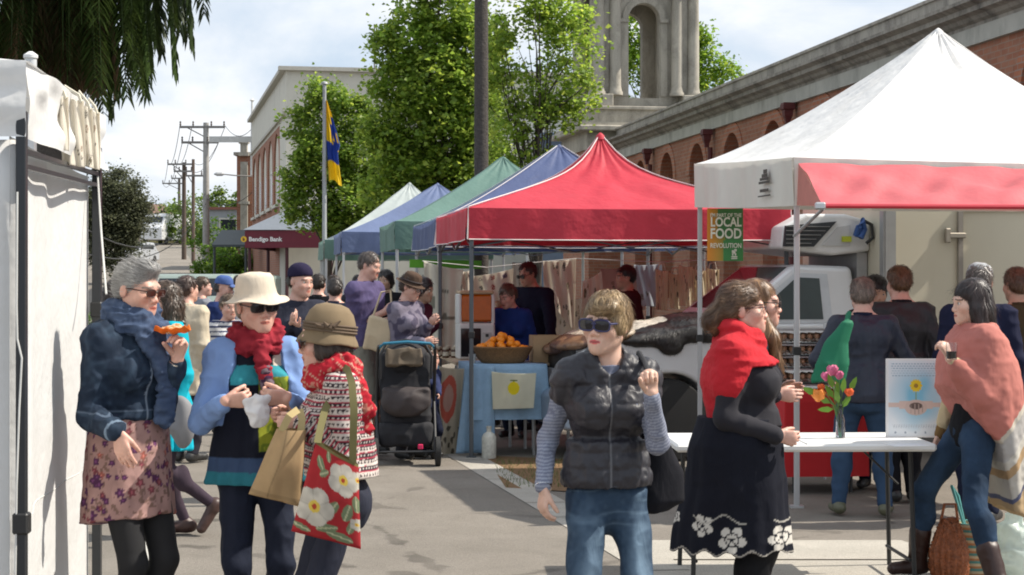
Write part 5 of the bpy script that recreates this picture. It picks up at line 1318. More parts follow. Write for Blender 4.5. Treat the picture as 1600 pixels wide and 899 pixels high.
def bank():
    D0 = 64.0; X0 = gx(447, D0); th = math.atan(.2018)
    root = thing('bank_building', 'cream and brick two storey corner bank with tall arched windows', 'building', (X0, D0, 0), th)
    # local: +x along the front (to the right), +y away along the side street
    cream = M('creamwall', (.62, .60, .52), .85, var=.06, vs=1.2, dirt=((.40, .38, .33), 1.4, .4)); br = brick_mat('bankbrick', (.40, .15, .075), (.30, .10, .05))
    zt = CAMZ + 322 * D0 / F; L = 22.0; W = 12.0
    rot = math.radians(-7)          # the front is set square to our view
    mb = MB(); mb.box((W / 2, .15, zt / 2), (W, .3, zt)); mb.box((W - .15, L / 2, zt / 2), (.3, L - .6, zt)); mb.box((W / 2, L - .15, zt / 2), (W - .6, .3, zt)); mb.obj('front_wall', cream, root)
    mb = MB(); mb.box((W / 2 - .1, .0 - .0, zt + .06), (W + .35, .42, .14)); mb.box((-.0, L / 2 + .2, zt + .062), (.42, L, .136)); mb.box((W / 2 - .05, -.04, zt - 1.42), (W + .2, .12, .12)); mb.box((-.03, L / 2 + .2, zt - 1.52), (.14, L, .118)); mb.box((W / 2 - .05, -.03, zt - 4.9), (W + .2, .10, .14))
    mb.obj('moulding', M('moulding', (.50, .48, .42), .85), root)
    side = MB(); back = MB(); mk = lambda y, d, z: (d, y, z)
    zw1 = zt - 1.7; zl = 3.3
    nw = 5; y0 = 3.2; bw = (L - y0 - .3) / nw
    par = MB(); par.box((.1, L / 2 + .15, (zt + zw1) / 2), (.2, L - .3, zt - zw1)); par.box((.12, 1.75, zw1 / 2), (.24, 2.9, zw1)); par.obj('side_parapet', cream, root)
    for i in range(nw):
        a = y0 + i * bw; arch_panel(side, a, a + bw, 0, zw1 - .01, a + bw / 2, 2.7, 4.3, 6.0, 1.15, .07, mk, back)
    side.obj('brick_wall', br, root, fixn=False)
    back.obj('window', M('creamframe', (.60, .56, .47), .7), root, fixn=False)
    for i in range(nw):
        yc = y0 + (i + .5) * bw; m = MB(); m.box((.075, yc, 5.2), (.03, 1.1, 1.3)); m.obj('pane', M('darkglass', (.03, .035, .04), .1, bump=0), root)
    mb = MB()
    for i in range(nw): mb.box((-.03, y0 + (i + .5) * bw, 4.33), (.16, 2.5, .12))
    mb.obj('sill', cream, root)
    # awning with hipped roof and red fascia
    r2 = thing('bank_awning', 'maroon shop awning with grey hipped roof and lettered fascia on the corner', 'awning', (X0, D0 - .1, 0), math.radians(1))
    zf0, zf1 = gz(388, D0 - 2), gz(361, D0 - 2); xl, xr = -1.08, 1.9
    mb = MB(); mb.box(((xl + xr) / 2, -2.5, (zf0 + zf1) / 2), (xr - xl, .08, zf1 - zf0)); mb.box((xl, 4.5, (zf0 + zf1) / 2 - .003), (.08, 14.1, zf1 - zf0 - .006)); mb.obj('fascia', M('maroon', (.13, .010, .025), .55), r2)
    zr = gz(333, D0)
    mb = MB(); mb.add([(xl - .1, -2.6, zf1 + .02), (xr, -2.6, zf1 + .02), (xr, 0, zr), (-.2, 0, zr), (-.3, 11.6, zr), (xl - .1, 11.6, zf1 + .02)], [(0, 1, 2, 3), (0, 3, 4, 5)]); mb.obj('roof', M('slateroof', (.16, .18, .21), .6, var=.1), r2)
    for x, y in ((xl + .1, -2.4), (.3, -2.4), (1.8, -2.4), (xl + .1, 3), (xl + .1, 8)):
        m = MB(); m.tube([(x, y, 0), (x, y, zf0 + .1)], .06, 8); m.obj('post', M('darkmaroon', (.06, .015, .02), .6), r2)
    wm = M('letterwhite', (.8, .8, .8), .6, bump=0); yl = M('logoyellow', (.75, .48, .03), .6, bump=0)
    s = F / (D0 - 2.6)
    t = tomesh('Bendigo Bank', 'lettering', wm, r2, .004, .205, 'LEFT', .006); t.rotation_euler = (math.pi / 2, 0, 0)
    t.location = ((403 - 447) / s - .02, -2.56, (zf0 + zf1) / 2 - .07); t.data.update()
    mb = MB(); mb.lathe([(.10, -.006), (.10, .006)], (0, 0, 0), 24, rotm(0, 90)); mb.xf(np.eye(3), ((397 - 447) / s - .06, -2.553, (zf0 + zf1) / 2)); mb.obj('logo', yl, r2)
    t = tomesh('b', 'logo_letter', M('maroon'), r2, .004, .15, 'CENTER', .005); t.rotation_euler = (math.pi / 2, 0, 0); t.location = ((397 - 447) / s - .06, -2.566, (zf0 + zf1) / 2 - .05)
    # beam and mast on the side
    r3 = thing('roof_mast', 'thin white mast with ball finial at the far corner of the bank roof', 'mast', at(394, 200, 86)[:2] + (0,))
    mb = MB(); mb.tube([(0, 0, 6.5), (0, 0, gz(158, 86))], [.09, .05], 8); mb.lathe([(.02, -.08), (.12, 0), (.02, .10)], (0, 0, gz(157, 86)), 10); mb.obj('pole', M('palemetal', (.6, .6, .58), .5), r3)
    mb = MB(); mb.box((-1.0, 0, gz(218, 86)), (2.1, .16, .28)); mb.obj('beam', M('palemetal'), r3)
def simple_house(name, label, x0, x1, D, ztop, mat, roof=None, roofcol=None, depth=6, wins=(), cat='building', zg=None, rt=.9):
    g = gh(D) if zg is None else zg; w = x1 - x0; root = thing(name, label, cat, ((x0 + x1) / 2, D, g))
    mb = MB(); mb.box((0, depth / 2, (ztop - g) / 2), (w, depth, ztop - g)); mb.obj('wall', mat, root)
    mb = MB()
    if roof == 'gable': mb.prism([(-w / 2 - .3, ztop - g), (w / 2 + .3, ztop - g), (0, ztop - g + rt)], -.3, depth + .3, 1)
    elif roof == 'hip':
        h = ztop - g; mb.add([(-w / 2 - .3, -.3, h), (w / 2 + .3, -.3, h), (w / 2 + .3, depth + .3, h), (-w / 2 - .3, depth + .3, h), (-w / 4, depth / 2, h + rt), (w / 4, depth / 2, h + rt)], [(0, 1, 5, 4), (1, 2, 5), (2, 3, 4, 5), (3, 0, 4), (3, 2, 1, 0)])
    else: mb.box((0, depth / 2, ztop - g + .08), (w + .3, depth + .3, .16 if roof is None else rt))
    mb.obj('roof', M('roof%s' % (roofcol,), roofcol or (.3, .3, .3), .7, var=.1), root)
    for (wx, wz, ww, wh) in wins:
        m = MB(); m.box((wx, -.02, wz), (ww + .2, .06, wh + .2)); o = m.obj('window', M('trimwhite', (.6, .58, .52), .6), root)
        m = MB(); m.box((wx, -.06, wz), (ww, .03, wh)); m.obj('pane', M('darkglass', (.03, .035, .04), .1, bump=0), o)
    return root
def car(name, label, loc, rz, col, L=4.3, W=1.75, H=1.45, van=False):
    root = thing(name, label, 'van' if van else 'car', loc, rz)
    if van: prof = [(-L / 2, .35), (L / 2, .35), (L / 2, H * .98), (-L / 2 + 1.0, H), (-L / 2 + .35, H * .62), (-L / 2, H * .52)]
    else: prof = [(-L / 2, .32), (L / 2, .32), (L / 2, .85), (L / 2 - .35, .95), (L / 2 - .9, H - .03), (-L / 2 + 1.9, H), (-L / 2 + 1.1, .95), (-L / 2 + .1, .8)]
    mb = MB(); mb.prism(prof, -W / 2, W / 2, 1); o = mb.obj('body', M('carpaint%s' % (col,), col, .3, .2, bump=0), root)
    b = o.modifiers.new('Bevel', 'BEVEL'); b.width = .07; b.segments = 2
    for x in (-L * .3, L * .3):
        for y in (-1, 1):
            m = MB(); m.lathe([(.2, -.1), (.31, -.09), (.33, 0), (.31, .09), (.2, .1)], (x, y * (W / 2 - .08), .33), 16, rotm(0, 90)); m.obj('wheel', M('tyre', (.02, .02, .02), .8), root, smooth=True)
    gl = M('darkglass', (.03, .035, .04), .1, bump=0)
    if van:
        m = MB(); m.box((0, 0, 0), (.03, W * .8, .55), rotm(0, 0, 30)); m.xf(np.eye(3), (-L / 2 + .62, 0, H * .80)); m.obj('windscreen', gl, root)
    else:
        m = MB(); m.box((.25, 0, 1.14), (L * .42, W + .015, .30), bev=.02); m.obj('side_window', gl, root)
        m = MB(); m.beam((-L / 2 + 1.17, 0, 1.0), (-L / 2 + 1.83, 0, H - .06), .03, W * .82, up=(0, 1, 0)); m.obj('windscreen', gl, root)
        m = MB(); m.beam((L / 2 - .40, 0, 1.0), (L / 2 - .86, 0, H - .09), .03, W * .82, up=(0, 1, 0)); m.obj('rear_window', gl, root)
    for y in (-1, 1): m = MB(); m.box((-L / 2 + .06, y * W * .36, .68), (.1, .3, .14), bev=.02); m.obj('headlight', M('lampglass', (.7, .7, .7), .1, bump=0), root)
    return root
def far_street():
    # palm at the left, trunk hidden by the white tent
    palm('palm_tree', 'big date palm with drooping green fronds and brown dead skirt over the left tent', (gx(85, 30), 30, 0), gz(-150, 30), L=3.75, nfr=190, ndead=230, deadL=2.7, trunk_r=.28)
    palm('palm_tree', 'tall thin dark palm trunk rising past the green tent, its crown above', (gx(752, 32), 32, 0), 11.5, nfr=26, L=2.2, ndead=0, trunk_r=.115, seed=5)
    # trees
    def T(px, py, D, r, dz=0): x, y, z = at(px, py, D); return (x, dz, z, r)
    def rel(bl, x0): return [(b[0] - x0, b[1], b[2], b[3]) for b in bl]
    D = 50; x0 = gx(512, D)
    tree('plane_tree', 'leafy narrow street tree beside the flagpole before the cream bank', (x0, D, 0), rel([T(515, 160, D, .55), T(480, 195, D, .60), T(548, 185, D, .65), T(512, 245, D, .85), T(470, 265, D, .55), T(562, 250, D, .75), T(480, 320, D, .65), T(545, 318, D, .85), T(600, 290, D, .7), T(500, 135, D, .35), T(460, 330, D, .3), T(520, 345, D, .5), T(590, 340, D, .5), T(455, 300, D, .35)], x0), ncl=430, per=58, size=.115, sig=.17, seed=2, trunk=(.14, .05), col=(.12, .20, .03), col2=(.27, .35, .055))
    D = 43; x0 = gx(690, D)
    tree('plane_tree', 'largest dense green tree in the middle above the blue and green tents', (x0, D, 0), rel([T(640, 60, D, .75), T(700, 20, D, .9), T(740, 80, D, .8), T(620, 130, D, .65), T(680, 130, D, 1.0), T(735, 160, D, .9), T(640, 190, D, .8), T(700, 220, D, .95), T(620, 240, D, .6), T(650, 270, D, .7), T(735, 260, D, .7), T(590, 210, D, .4), T(600, 60, D, .35), T(690, -60, D, .9), T(600, 300, D, .5), T(660, 310, D, .6), T(720, 320, D, .7), T(590, 150, D, .3), T(760, 300, D, .5), T(770, 220, D, .4)], x0), ncl=740, per=58, size=.125, sig=.17, seed=3, trunk=(.2, .07), col=(.14, .225, .033), col2=(.31, .39, .06))
    D = 38; x0 = gx(840, D)
    tree('plane_tree', 'sparse pale green tree with open branches left of the stone tower', (x0, D, 0), rel([T(780, 60, D, .45), T(800, 130, D, .5), T(855, 40, D, .5), T(890, 90, D, .55), T(880, 20, D, .45), T(830, 180, D, .5), T(900, 150, D, .45), T(790, 200, D, .5), T(860, 140, D, .45), T(780, 260, D, .45), T(905, 40, D, .4), T(820, 0, D, .45), T(880,190,D,.3), T(760, 120, D, .4), T(800, 310, D, .4), T(845, 240, D, .35)], x0), ncl=330, per=34, size=.10, sig=.16, seed=5, trunk=(.10, .04), limbs=14, col=(.17, .26, .04), col2=(.35, .42, .07), trunk_top=(0, 0, 4.6))
    D = 72; x0 = gx(1060, D)
    tree('plane_tree', 'bright green tree seen through and right of the stone tower', (x0, D, 0), rel([T(1000, 40, D, 1.0), T(1010, 100, D, 1.1), T(1100, 75, D, .7), T(1140, 105, D, .55), T(1100, 115, D, .9), T(1050, 110, D, 1.2), T(960, 90, D, .9), T(1095, 55, D, .4)], x0), ncl=220, per=46, size=.17, sig=.26, seed=6, col=(.11, .20, .022), col2=(.24, .32, .04))
    D = 88; x0 = gx(185, D)
    tree('gum_tree', 'dull olive tree at the left side of the far road', (x0, D, gh(D)), [(b[0] - x0, b[1], b[2] - gh(D), b[3]) for b in [T(185, 300, D, 1.1), T(170, 340, D, 1.3), T(205, 350, D, 1.0), T(175, 385, D, 1.2), T(215, 325, D, .5), T(150, 330, D, 1.3)]], ncl=420, per=110, size=.12, sig=.3, seed=7, col=(.07, .08, .045), col2=(.12, .13, .08))
    D = 130; x0 = gx(345, D)
    for i, (px, py, D, R, c) in enumerate(((352, 318, 150, 1.6, 0), (345, 372, 100, 1.5, 1), (300, 345, 160, 2.6, 0), (278, 352, 165, 2.2, 2), (365, 400, 85, 1.0, 1), (340, 405, 90, 1.0, 1))):
        x, y, z = at(px, py, D)
        lab = ['yellow green tree crown above the low brick shops', 'bright green leafy tree right of the grey power pole', 'dark tree behind the timber poles on the hill', 'dark rounded tree beside the white truck far up the road', 'low bushy tree by the dark verandah', 'small bushy tree at the foot of the grey pole'][i]
        tree('street_tree', lab, (x, D, gh(D)), [(0, 0, z - gh(D), R), (R * .6, 0, z - gh(D) - R * .4, R * .7), (-R * .6, 0, z - gh(D) - R * .5, R * .7)], ncl=70, per=40, size=.16 * D / 100, sig=R * .16, seed=20 + i, col=((.07, .12, .02), (.06, .13, .015), (.03, .055, .02))[c], col2=(.14, .2, .03), trunk=(.2, .08), limbs=4)
    shrub('shrub', 'green shrub seen past the black corner pole of the left tent', (gx(160, 32), 32, 0), 1.0, 60, 60, .08, seed=9, sc=(.45, .5, .95))
    # buildings far up the road
    B = lambda px, D: gx(px, D)
    simple_house('shed', 'small mustard coloured building with white framed window up the road', B(232, 168), B(275, 168), 168, gz(352, 168), M('mustard', (.42, .36, .17), .8), None, (.35, .33, .28), wins=[(-.1, 1.4, 2.2, 1.6)], rt=.2)
    simple_house('house', 'long brown roofed house on the rise behind the mustard building', B(200, 190), B(262, 190), 190, gz(338, 190), M('fawn', (.4, .33, .26), .8), 'hip', (.20, .12, .09), rt=1.4)
    simple_house('house', 'white gabled house on top of the far rise', B(258, 200), B(292, 200), 200, gz(330, 200), M('whitewall', (.7, .72, .68), .7), 'gable', (.62, .68, .62), rt=.9)
    simple_house('shop', 'low grey shop with brick parapet right of the grey power pole', B(326, 105), B(372, 105), 105, gz(328, 105), M('bluegrey', (.30, .32, .34), .7), None, (.24, .10, .07), wins=[(.3, 2.6, .9, .7)], rt=.25)
    b = simple_house('brick_shop', 'tall narrow red brick shop with stone pilasters beyond the bank', B(370, 92), B(397, 92), 92, gz(243, 92), brick_mat('bankbrick'), None, (.30, .27, .23), depth=8, rt=.3)
    mb = MB(); h = gz(243, 92) - gh(92)
    mb.box((-.05, -.12, h * .5 - .1), (.36, .22, h - .5)); mb.box((-.05, -.14, h * .62), (.52, .3, .14)); mb.box((-.05, -.13, h + .35), (.34, .34, .5)); mb.box((-.05, -.13, h + .05), (.52, .42, .18)); mb.box((-.05, -.13, h + .66), (.5, .46, .14)); mb.box((-.05, -.13, h * .25), (.5, .3, .14)); mb.obj('pilaster', stone_mat('towerstone'), b)
    v = thing('verandah', 'dark street verandah with posts left of the bank', 'verandah', (B(362, 78), 78, gh(78)))
    mb = MB(); mb.add([(-.7, -1, 2.2), (.85, -1, 2.2), (.85, 1.6, 2.9), (-.7, 1.6, 2.9), (-.7, -1, 2.1), (.85, -1, 2.1), (.85, 1.6, 2.8), (-.7, 1.6, 2.8)], [(0, 1, 2, 3), (7, 6, 5, 4), (0, 4, 5, 1), (1, 5, 6, 2), (2, 6, 7, 3), (3, 7, 4, 0)]); mb.obj('roof', M('verdark', (.06, .075, .08), .6), v)
    for x in (-.6, .75): mb = MB(); mb.tube([(x, -.9, -.5), (x, -.9, 2.12)], .06, 6); mb.obj('post', M('verdark'), v)
    # long building behind the trees
    g = simple_house('grey_building', 'pale grey two storey building behind the sparse tree', B(800, 88), B(990, 88), 88, gz(155, 88), M('palegrey', (.50, .50, .48), .8, dirt=((.4, .4, .38), .5, .3)), 'hip', (.22, .25, .29), depth=12, wins=[(-1.2, 6.2, .9, 1.4), (.6, 6.2, .9, 1.4), (2.2, 6.2, .9, 1.4)], rt=1.5, zg=0)
    g = simple_house('blue_shed', 'dark blue flat roofed shed low behind the sparse tree', B(845, 62), B(915, 62), 62, gz(215, 62), M('blueshed', (.10, .14, .20), .6), None, (.14, .19, .27), depth=5, rt=.3, zg=0, wins=[(-.2, 3.7, .5, .5)])
    # vehicles up the road
    car('white_truck', 'small white box truck at the crest of the far road', (gx(255, 160), 160, gh(160)), math.radians(78), (.7, .7, .7), 5.5, 2.1, 2.7, True)
    car('parked_car', 'silver car parked on the left up the far road', (gx(209, 112), 112, gh(112)), math.radians(80), (.45, .46, .48))
    car('parked_van', 'pale green van whose roof shows behind the crowd', (gx(334, 40), 40, 0), math.radians(80), (.33, .40, .36), 4.4, 1.8, 1.70, True)
    # power poles
    def pole(label, px, ytop, D, r, col, arms, name='power_pole', lamp=None):
        g = gh(D); x = gx(px, D); root = thing(name, label, 'power pole', (x, D, g)); s = D / F; zt = gz(ytop, D) - g
        mb = MB(); mb.tube([(0, 0, -.3), (0, 0, zt)], [r, r * .75], 10); mb.obj('pole', M('pole%s' % (col,), col, .85, var=.2, bump=.5, bs=20), root, smooth=True)
        for (xa, xb, y) in arms:
            za = gz(y, D) - g; a = (xa - px) * s; b = (xb - px) * s; mb = MB(); mb.beam((a, -.1, za), (b, -.1, za), .10, .12); mb.tube([(a + .25 * (0 - a), -.1, za), (0, -.05, za - .55)], .03, 5)
            arm = mb.obj('crossarm', M('armgrey', (.20, .19, .18), .8), root)
            for t in (0.02, .3, .7, .98): m = MB(); m.lathe([(.03, 0), (.06, .08), (.03, .14), (.06, .2), (.02, .26)], (a + (b - a) * t, -.1, za + .06), 6); m.obj('insulator', M('insul', (.12, .10, .09), .3), arm)
        return (x, D, g)
    pole('thick pale grey power pole with two long crossarms nearest the bank', 322, 192, 95, .20, (.38, .37, .35), [(281, 352, 199), (284, 342, 223)])
    pole('dark timber power pole left of the grey one', 287.5, 254, 122, .17, (.09, .065, .05), [(262, 303, 257), (272, 300, 268)])
    pole('slim timber power pole between the grey and dark ones', 302, 249, 116, .13, (.13, .09, .07), [(291, 326, 275)])
    pole('far power pole faintly visible at the crest', 280, 280, 168, .16, (.14, .12, .10), [(254, 290, 287), (268, 290, 279)])
    r = thing('street_light', 'street light arm reaching over the road from the brick shop', 'street light', at(395, 275, 90)); mb = MB(); mb.tube([(0, .5, 0), (-.9, 0, .02), (-1.5, 0, .08)], [.04, .035, .03], 6); mb.obj('arm', M('armgrey'), r); mb = MB(); mb.lathe([(.03, -.25), (.10, -.1), (.10, .15), (.04, .28)], (-1.7, 0, .09), 8, rotm(90, 90)); mb.obj('lamp_head', M('lamphead', (.5, .5, .5), .4), r)
    w = 0
    def wire(a, b, sag=.8, r=.018):
        mb = MB(); a, b = V3(a), V3(b); mb.tube([a + (b - a) * t + V3(0, 0, -4 * sag * t * (1 - t)) for t in np.linspace(0, 1, 14)], r, 4); return mb
    WL = [((281, 197, 95), (262, 255, 122), .8), ((300, 197, 95), (275, 255, 122), .8), ((352, 197, 95), (303, 255, 122), .8), ((285, 222, 95), (254, 286, 168), 1.2), ((342, 222, 95), (300, 268, 122), .6), ((352, 197, 95), (396, 198, 86), .5), ((322, 300, 95), (120, 350, 40), 1.5), ((322, 318, 95), (110, 390, 40), 1.2), ((322, 310, 95), (395, 300, 86), .5), ((262, 257, 122), (254, 286, 168), .5)]
    lab = ['overhead wire between the grey and timber poles', 'overhead wire to the bank mast', 'low service wire crossing to the left tent side']
    for i, (a, b, sg) in enumerate(WL):
        o = wire(at(*a), at(*b), sg).obj('power_line', M('wire', (.03, .03, .03), .6, bump=0)); tag(o, 'thin black overhead wire strung between the power poles up the street', 'wire', 'overhead wires of the street')
    # flagpole
    D = 34; r = thing('flagpole', 'grey flagpole with drooping blue and yellow flag beside the pale tent', 'flagpole', (gx(507, D), D, 0))
    mb = MB(); mb.tube([(0, 0, 0), (0, 0, gz(133, D))], [.05, .035], 10); mb.lathe([(.02, 0), (.07, .02), (.06, .05), (.01, .07)], (0, 0, gz(133, D)), 10); mb.obj('pole', M('polegrey', (.40, .41, .42), .5, .2), r, smooth=True)
    s = F / D; zt = gz(155, D); zb = gz(284, D)
    nu, nv = 26, 60; U, W = np.meshgrid(np.linspace(0, 1, nu), np.linspace(0, 1, nv), indexing='ij')
    wid = np.interp(W, [0, .15, .35, .52, .62, .72, 1.0], [.02, .10, .20, .27, .22, .22, .24]); st = np.interp(W, [0, .5, .7, 1], [0.03, .03, .05, .09])
    x = st + wid * U; y = .05 * np.sin(9 * U + 4 * W) * (.3 + W) + .02 * np.sin(22 * U - 5 * W); z = zt - (zt - zb) * W * (1 - .03 * np.sin(5 * U)) - .04 * U
    P, Q = grid_faces(np.stack([x, y, z], 2).reshape(-1, 3), nu, nv)
    u, v = U.ravel(), W.ravel(); blue, yel = V3(.015, .045, .28), V3(.80, .52, .01)
    C = np.tile(yel, (len(u), 1)); C[(v > .30) & (v < .58) & (u > .45 + .5 * (v - .45))] = blue; C[(v > .50 + .10 * u) & (v < .76)] = blue; C[(v < .36) & (v > .2) & (u > .6)] = blue; C[(v > .38) & (v < .50) & (u < .95) & (u > .4)] = np.where((vnoise(np.stack([u, v, u], 1), 6, 2) > .1)[:, None], yel, blue)[(v > .38) & (v < .50) & (u < .95) & (u > .4)]
    mesh_np('flag', P, Q, M('flagcloth', vcol=True, rough=.8, bump=.2, transl=.3), r, col=C)
    # thin antenna above the roof
    r = thing('antenna', 'thin aerial mast rising behind the cream building', 'antenna', at(585, 110, 70)); mb = MB(); mb.tube([(0, 0, -1.5), (0, 0, 1.8)], .03, 5); mb.obj('rod', M('armgrey'), r)
# ---------------------------------------------------------------- market canopies
def canopy(label, C4, peak, col, drop=.27, pole=(.42, .42, .42), trim=None, poles=(0, 1, 2, 3), curve=1.25, spire=0, transl=.30, group='market canopies', truss=True, vcol=None, sag=.05, pr=.019, dirt=None, seed=1):
    """C4: near-left, near-right, far-right, far-left (x,y,z of valance top)"""
    C4 = [V3(c) for c in C4]; c0 = sum(C4) / 4; base = V3(c0[0], c0[1], 0); pk = V3(peak) - base; Q4 = [c - base for c in C4]
    root = thing('canopy_tent', label, 'canopy', tuple(base), 0, group)
    fab = M('fabric%s%s' % (col, transl), col, .6, var=.10, vs=3, bump=.5, bs=4.5, bd=.035, transl=transl, spec=.3, dirt=dirt)
    prof_ = (lambda w: .60 * w + .40 * w ** 7) if spire else (lambda w: w ** curve * .93 + .07 * w)
    nu, nv = 29, 26; VV = []; QQ = []; off = 0
    for k in range(4):
        a, b = Q4[k], Q4[(k + 1) % 4]
        U, W = np.meshgrid(np.linspace(0, 1, nu), np.linspace(0, .985, nv), indexing='ij')
        E = a[None, None] * (1 - U[..., None]) + b[None, None] * U[..., None]
        P = E * (1 - W[..., None]) + pk * W[..., None]
        P[..., 2] = E[..., 2] + (pk[2] - E[..., 2]) * prof_(W)
        s_ = np.sin(math.pi * U) * (1 - W); P[..., 2] -= sag * s_ * (1 - W) ** .5 * 1.0
        wr = vnoise(np.stack([U * 3 + k * 9, W * 1.2, U * 0 + seed], 2).reshape(-1, 3), 2.2, seed).reshape(U.shape); P[..., 2] += (.024 * wr + .015 * vnoise(np.stack([U * 3 + k * 9, W * 1.2, U * 0 + seed], 2).reshape(-1, 3), 7, seed).reshape(U.shape)) * np.sin(math.pi * U)
        tn = np.clip(W - .62, 0, 1) * 2.2; P[..., 2] += .012 * tn * np.sin(U * 31)
        V, Q = grid_faces(P.reshape(-1, 3), nu, nv); VV.append(V); QQ.append(Q + off); off += len(V)
    mesh_np('roof', np.concatenate(VV), np.concatenate(QQ), fab, root)
    mb = MB(); mb.lathe([(.05, -.06), (.04, -.02), (.02, .0), (.005, .01)], pk + V3(0, 0, .0), 16); mb.obj('peak_cap', fab, root, smooth=True)
    drops = drop if hasattr(drop, '__len__') else [drop] * 4
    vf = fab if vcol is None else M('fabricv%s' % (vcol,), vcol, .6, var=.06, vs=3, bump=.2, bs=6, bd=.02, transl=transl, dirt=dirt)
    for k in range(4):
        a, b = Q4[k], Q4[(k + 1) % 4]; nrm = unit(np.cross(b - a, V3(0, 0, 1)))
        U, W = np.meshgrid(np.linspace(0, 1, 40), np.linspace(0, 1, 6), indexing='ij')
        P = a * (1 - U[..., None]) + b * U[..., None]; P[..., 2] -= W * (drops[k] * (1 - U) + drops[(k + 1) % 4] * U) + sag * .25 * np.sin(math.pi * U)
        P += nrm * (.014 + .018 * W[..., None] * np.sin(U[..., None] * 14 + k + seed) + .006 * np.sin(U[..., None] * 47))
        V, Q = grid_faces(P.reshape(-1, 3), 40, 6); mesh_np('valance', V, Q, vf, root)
        if trim:
            tm = M('trim%s' % (trim,), trim, .7, bump=0); m = MB(); e = P[:, -1] + nrm * .004; m.tube([tuple(q) for q in e[::3]] + [tuple(e[-1])], .0055, 5); m.obj('hem_piping', tm, root)
            m = MB(); pts = []
            for w in np.linspace(0, .98, 16): p = a * (1 - w) + pk * w; p = V3(p[0], p[1], a[2] + (pk[2] - a[2]) * prof_(w) + .012); pts.append(p)
            m.tube([tuple(a + V3(0, 0, -drops[k]) + nrm * .02 + unit(a - pk) * V3(1, 1, 0) * .02)] + [tuple(p) for p in pts], .0065, 5); m.obj('ridge_piping', tm, root)
    pm = M('pole_%s' % (pole,), pole, .45, .3, var=.05, bump=0)
    ins = unit(pk * V3(1, 1, 0))
    for k in poles:
        a = Q4[k]; i_ = unit((pk - a) * V3(1, 1, 0)) * .04; m = MB(); m.box((a[0] + i_[0], a[1] + i_[1], (a[2] - .02) / 2), (pr * 2, pr * 2, a[2] - .02), bev=.004)
        m.box((a[0] + i_[0], a[1] + i_[1], .01), (.09, .09, .02)); m.obj('pole', pm, root)
        m = MB(); m.box((a[0] + i_[0], a[1] + i_[1], 1.12), (pr * 3, pr * 3, .06), bev=.005); m.obj('clamp', M('blackplastic', (.02, .02, .02), .5, bump=0), root)
    if truss:
        tm = M('truss_%s' % (pole,), tuple(x * .6 for x in pole), .5, .3, bump=0)
        for k in range(4):
            a, b = Q4[k], Q4[(k + 1) % 4]; m = MB(); ax = (b - a)
            i_ = unit(pk * V3(1, 1, 0) - (a + b) / 2 * V3(1, 1, 0)) * .04
            for (t0, t1) in ((0, .5), (.5, 1)):
                for (za, zb) in ((-.10, -.36), (-.36, -.10)):
                    m.beam(a + ax * t0 + V3(0, 0, za) + i_, a + ax * t1 + V3(0, 0, zb) + i_, .022, .012)
            m.obj('truss', tm, root)
        m = MB(); mid = V3(pk[0], pk[1], Q4[0][2] - .15)
        for k in range(4): m.beam((Q4[k] + Q4[(k + 1) % 4]) / 2 + V3(0, 0, -.2), mid, .02, .012)
        m.beam(mid, pk - V3(0, 0, .12), .025); m.obj('truss', tm, root)
    return root, base
def sq(nl, D, w=3.0, d=3.0, z=2.27, x=None):
    """corners of a canopy standing in the row, nl pixel of the near-left corner"""
    x = gx(nl, D) if x is None else x; u = unit(V3(1, .136, 0)); v = unit(V3(-.136, 1, 0)); a = V3(x, D, z)
    return [a, a + u * w, a + u * w + v * d, a + v * d]
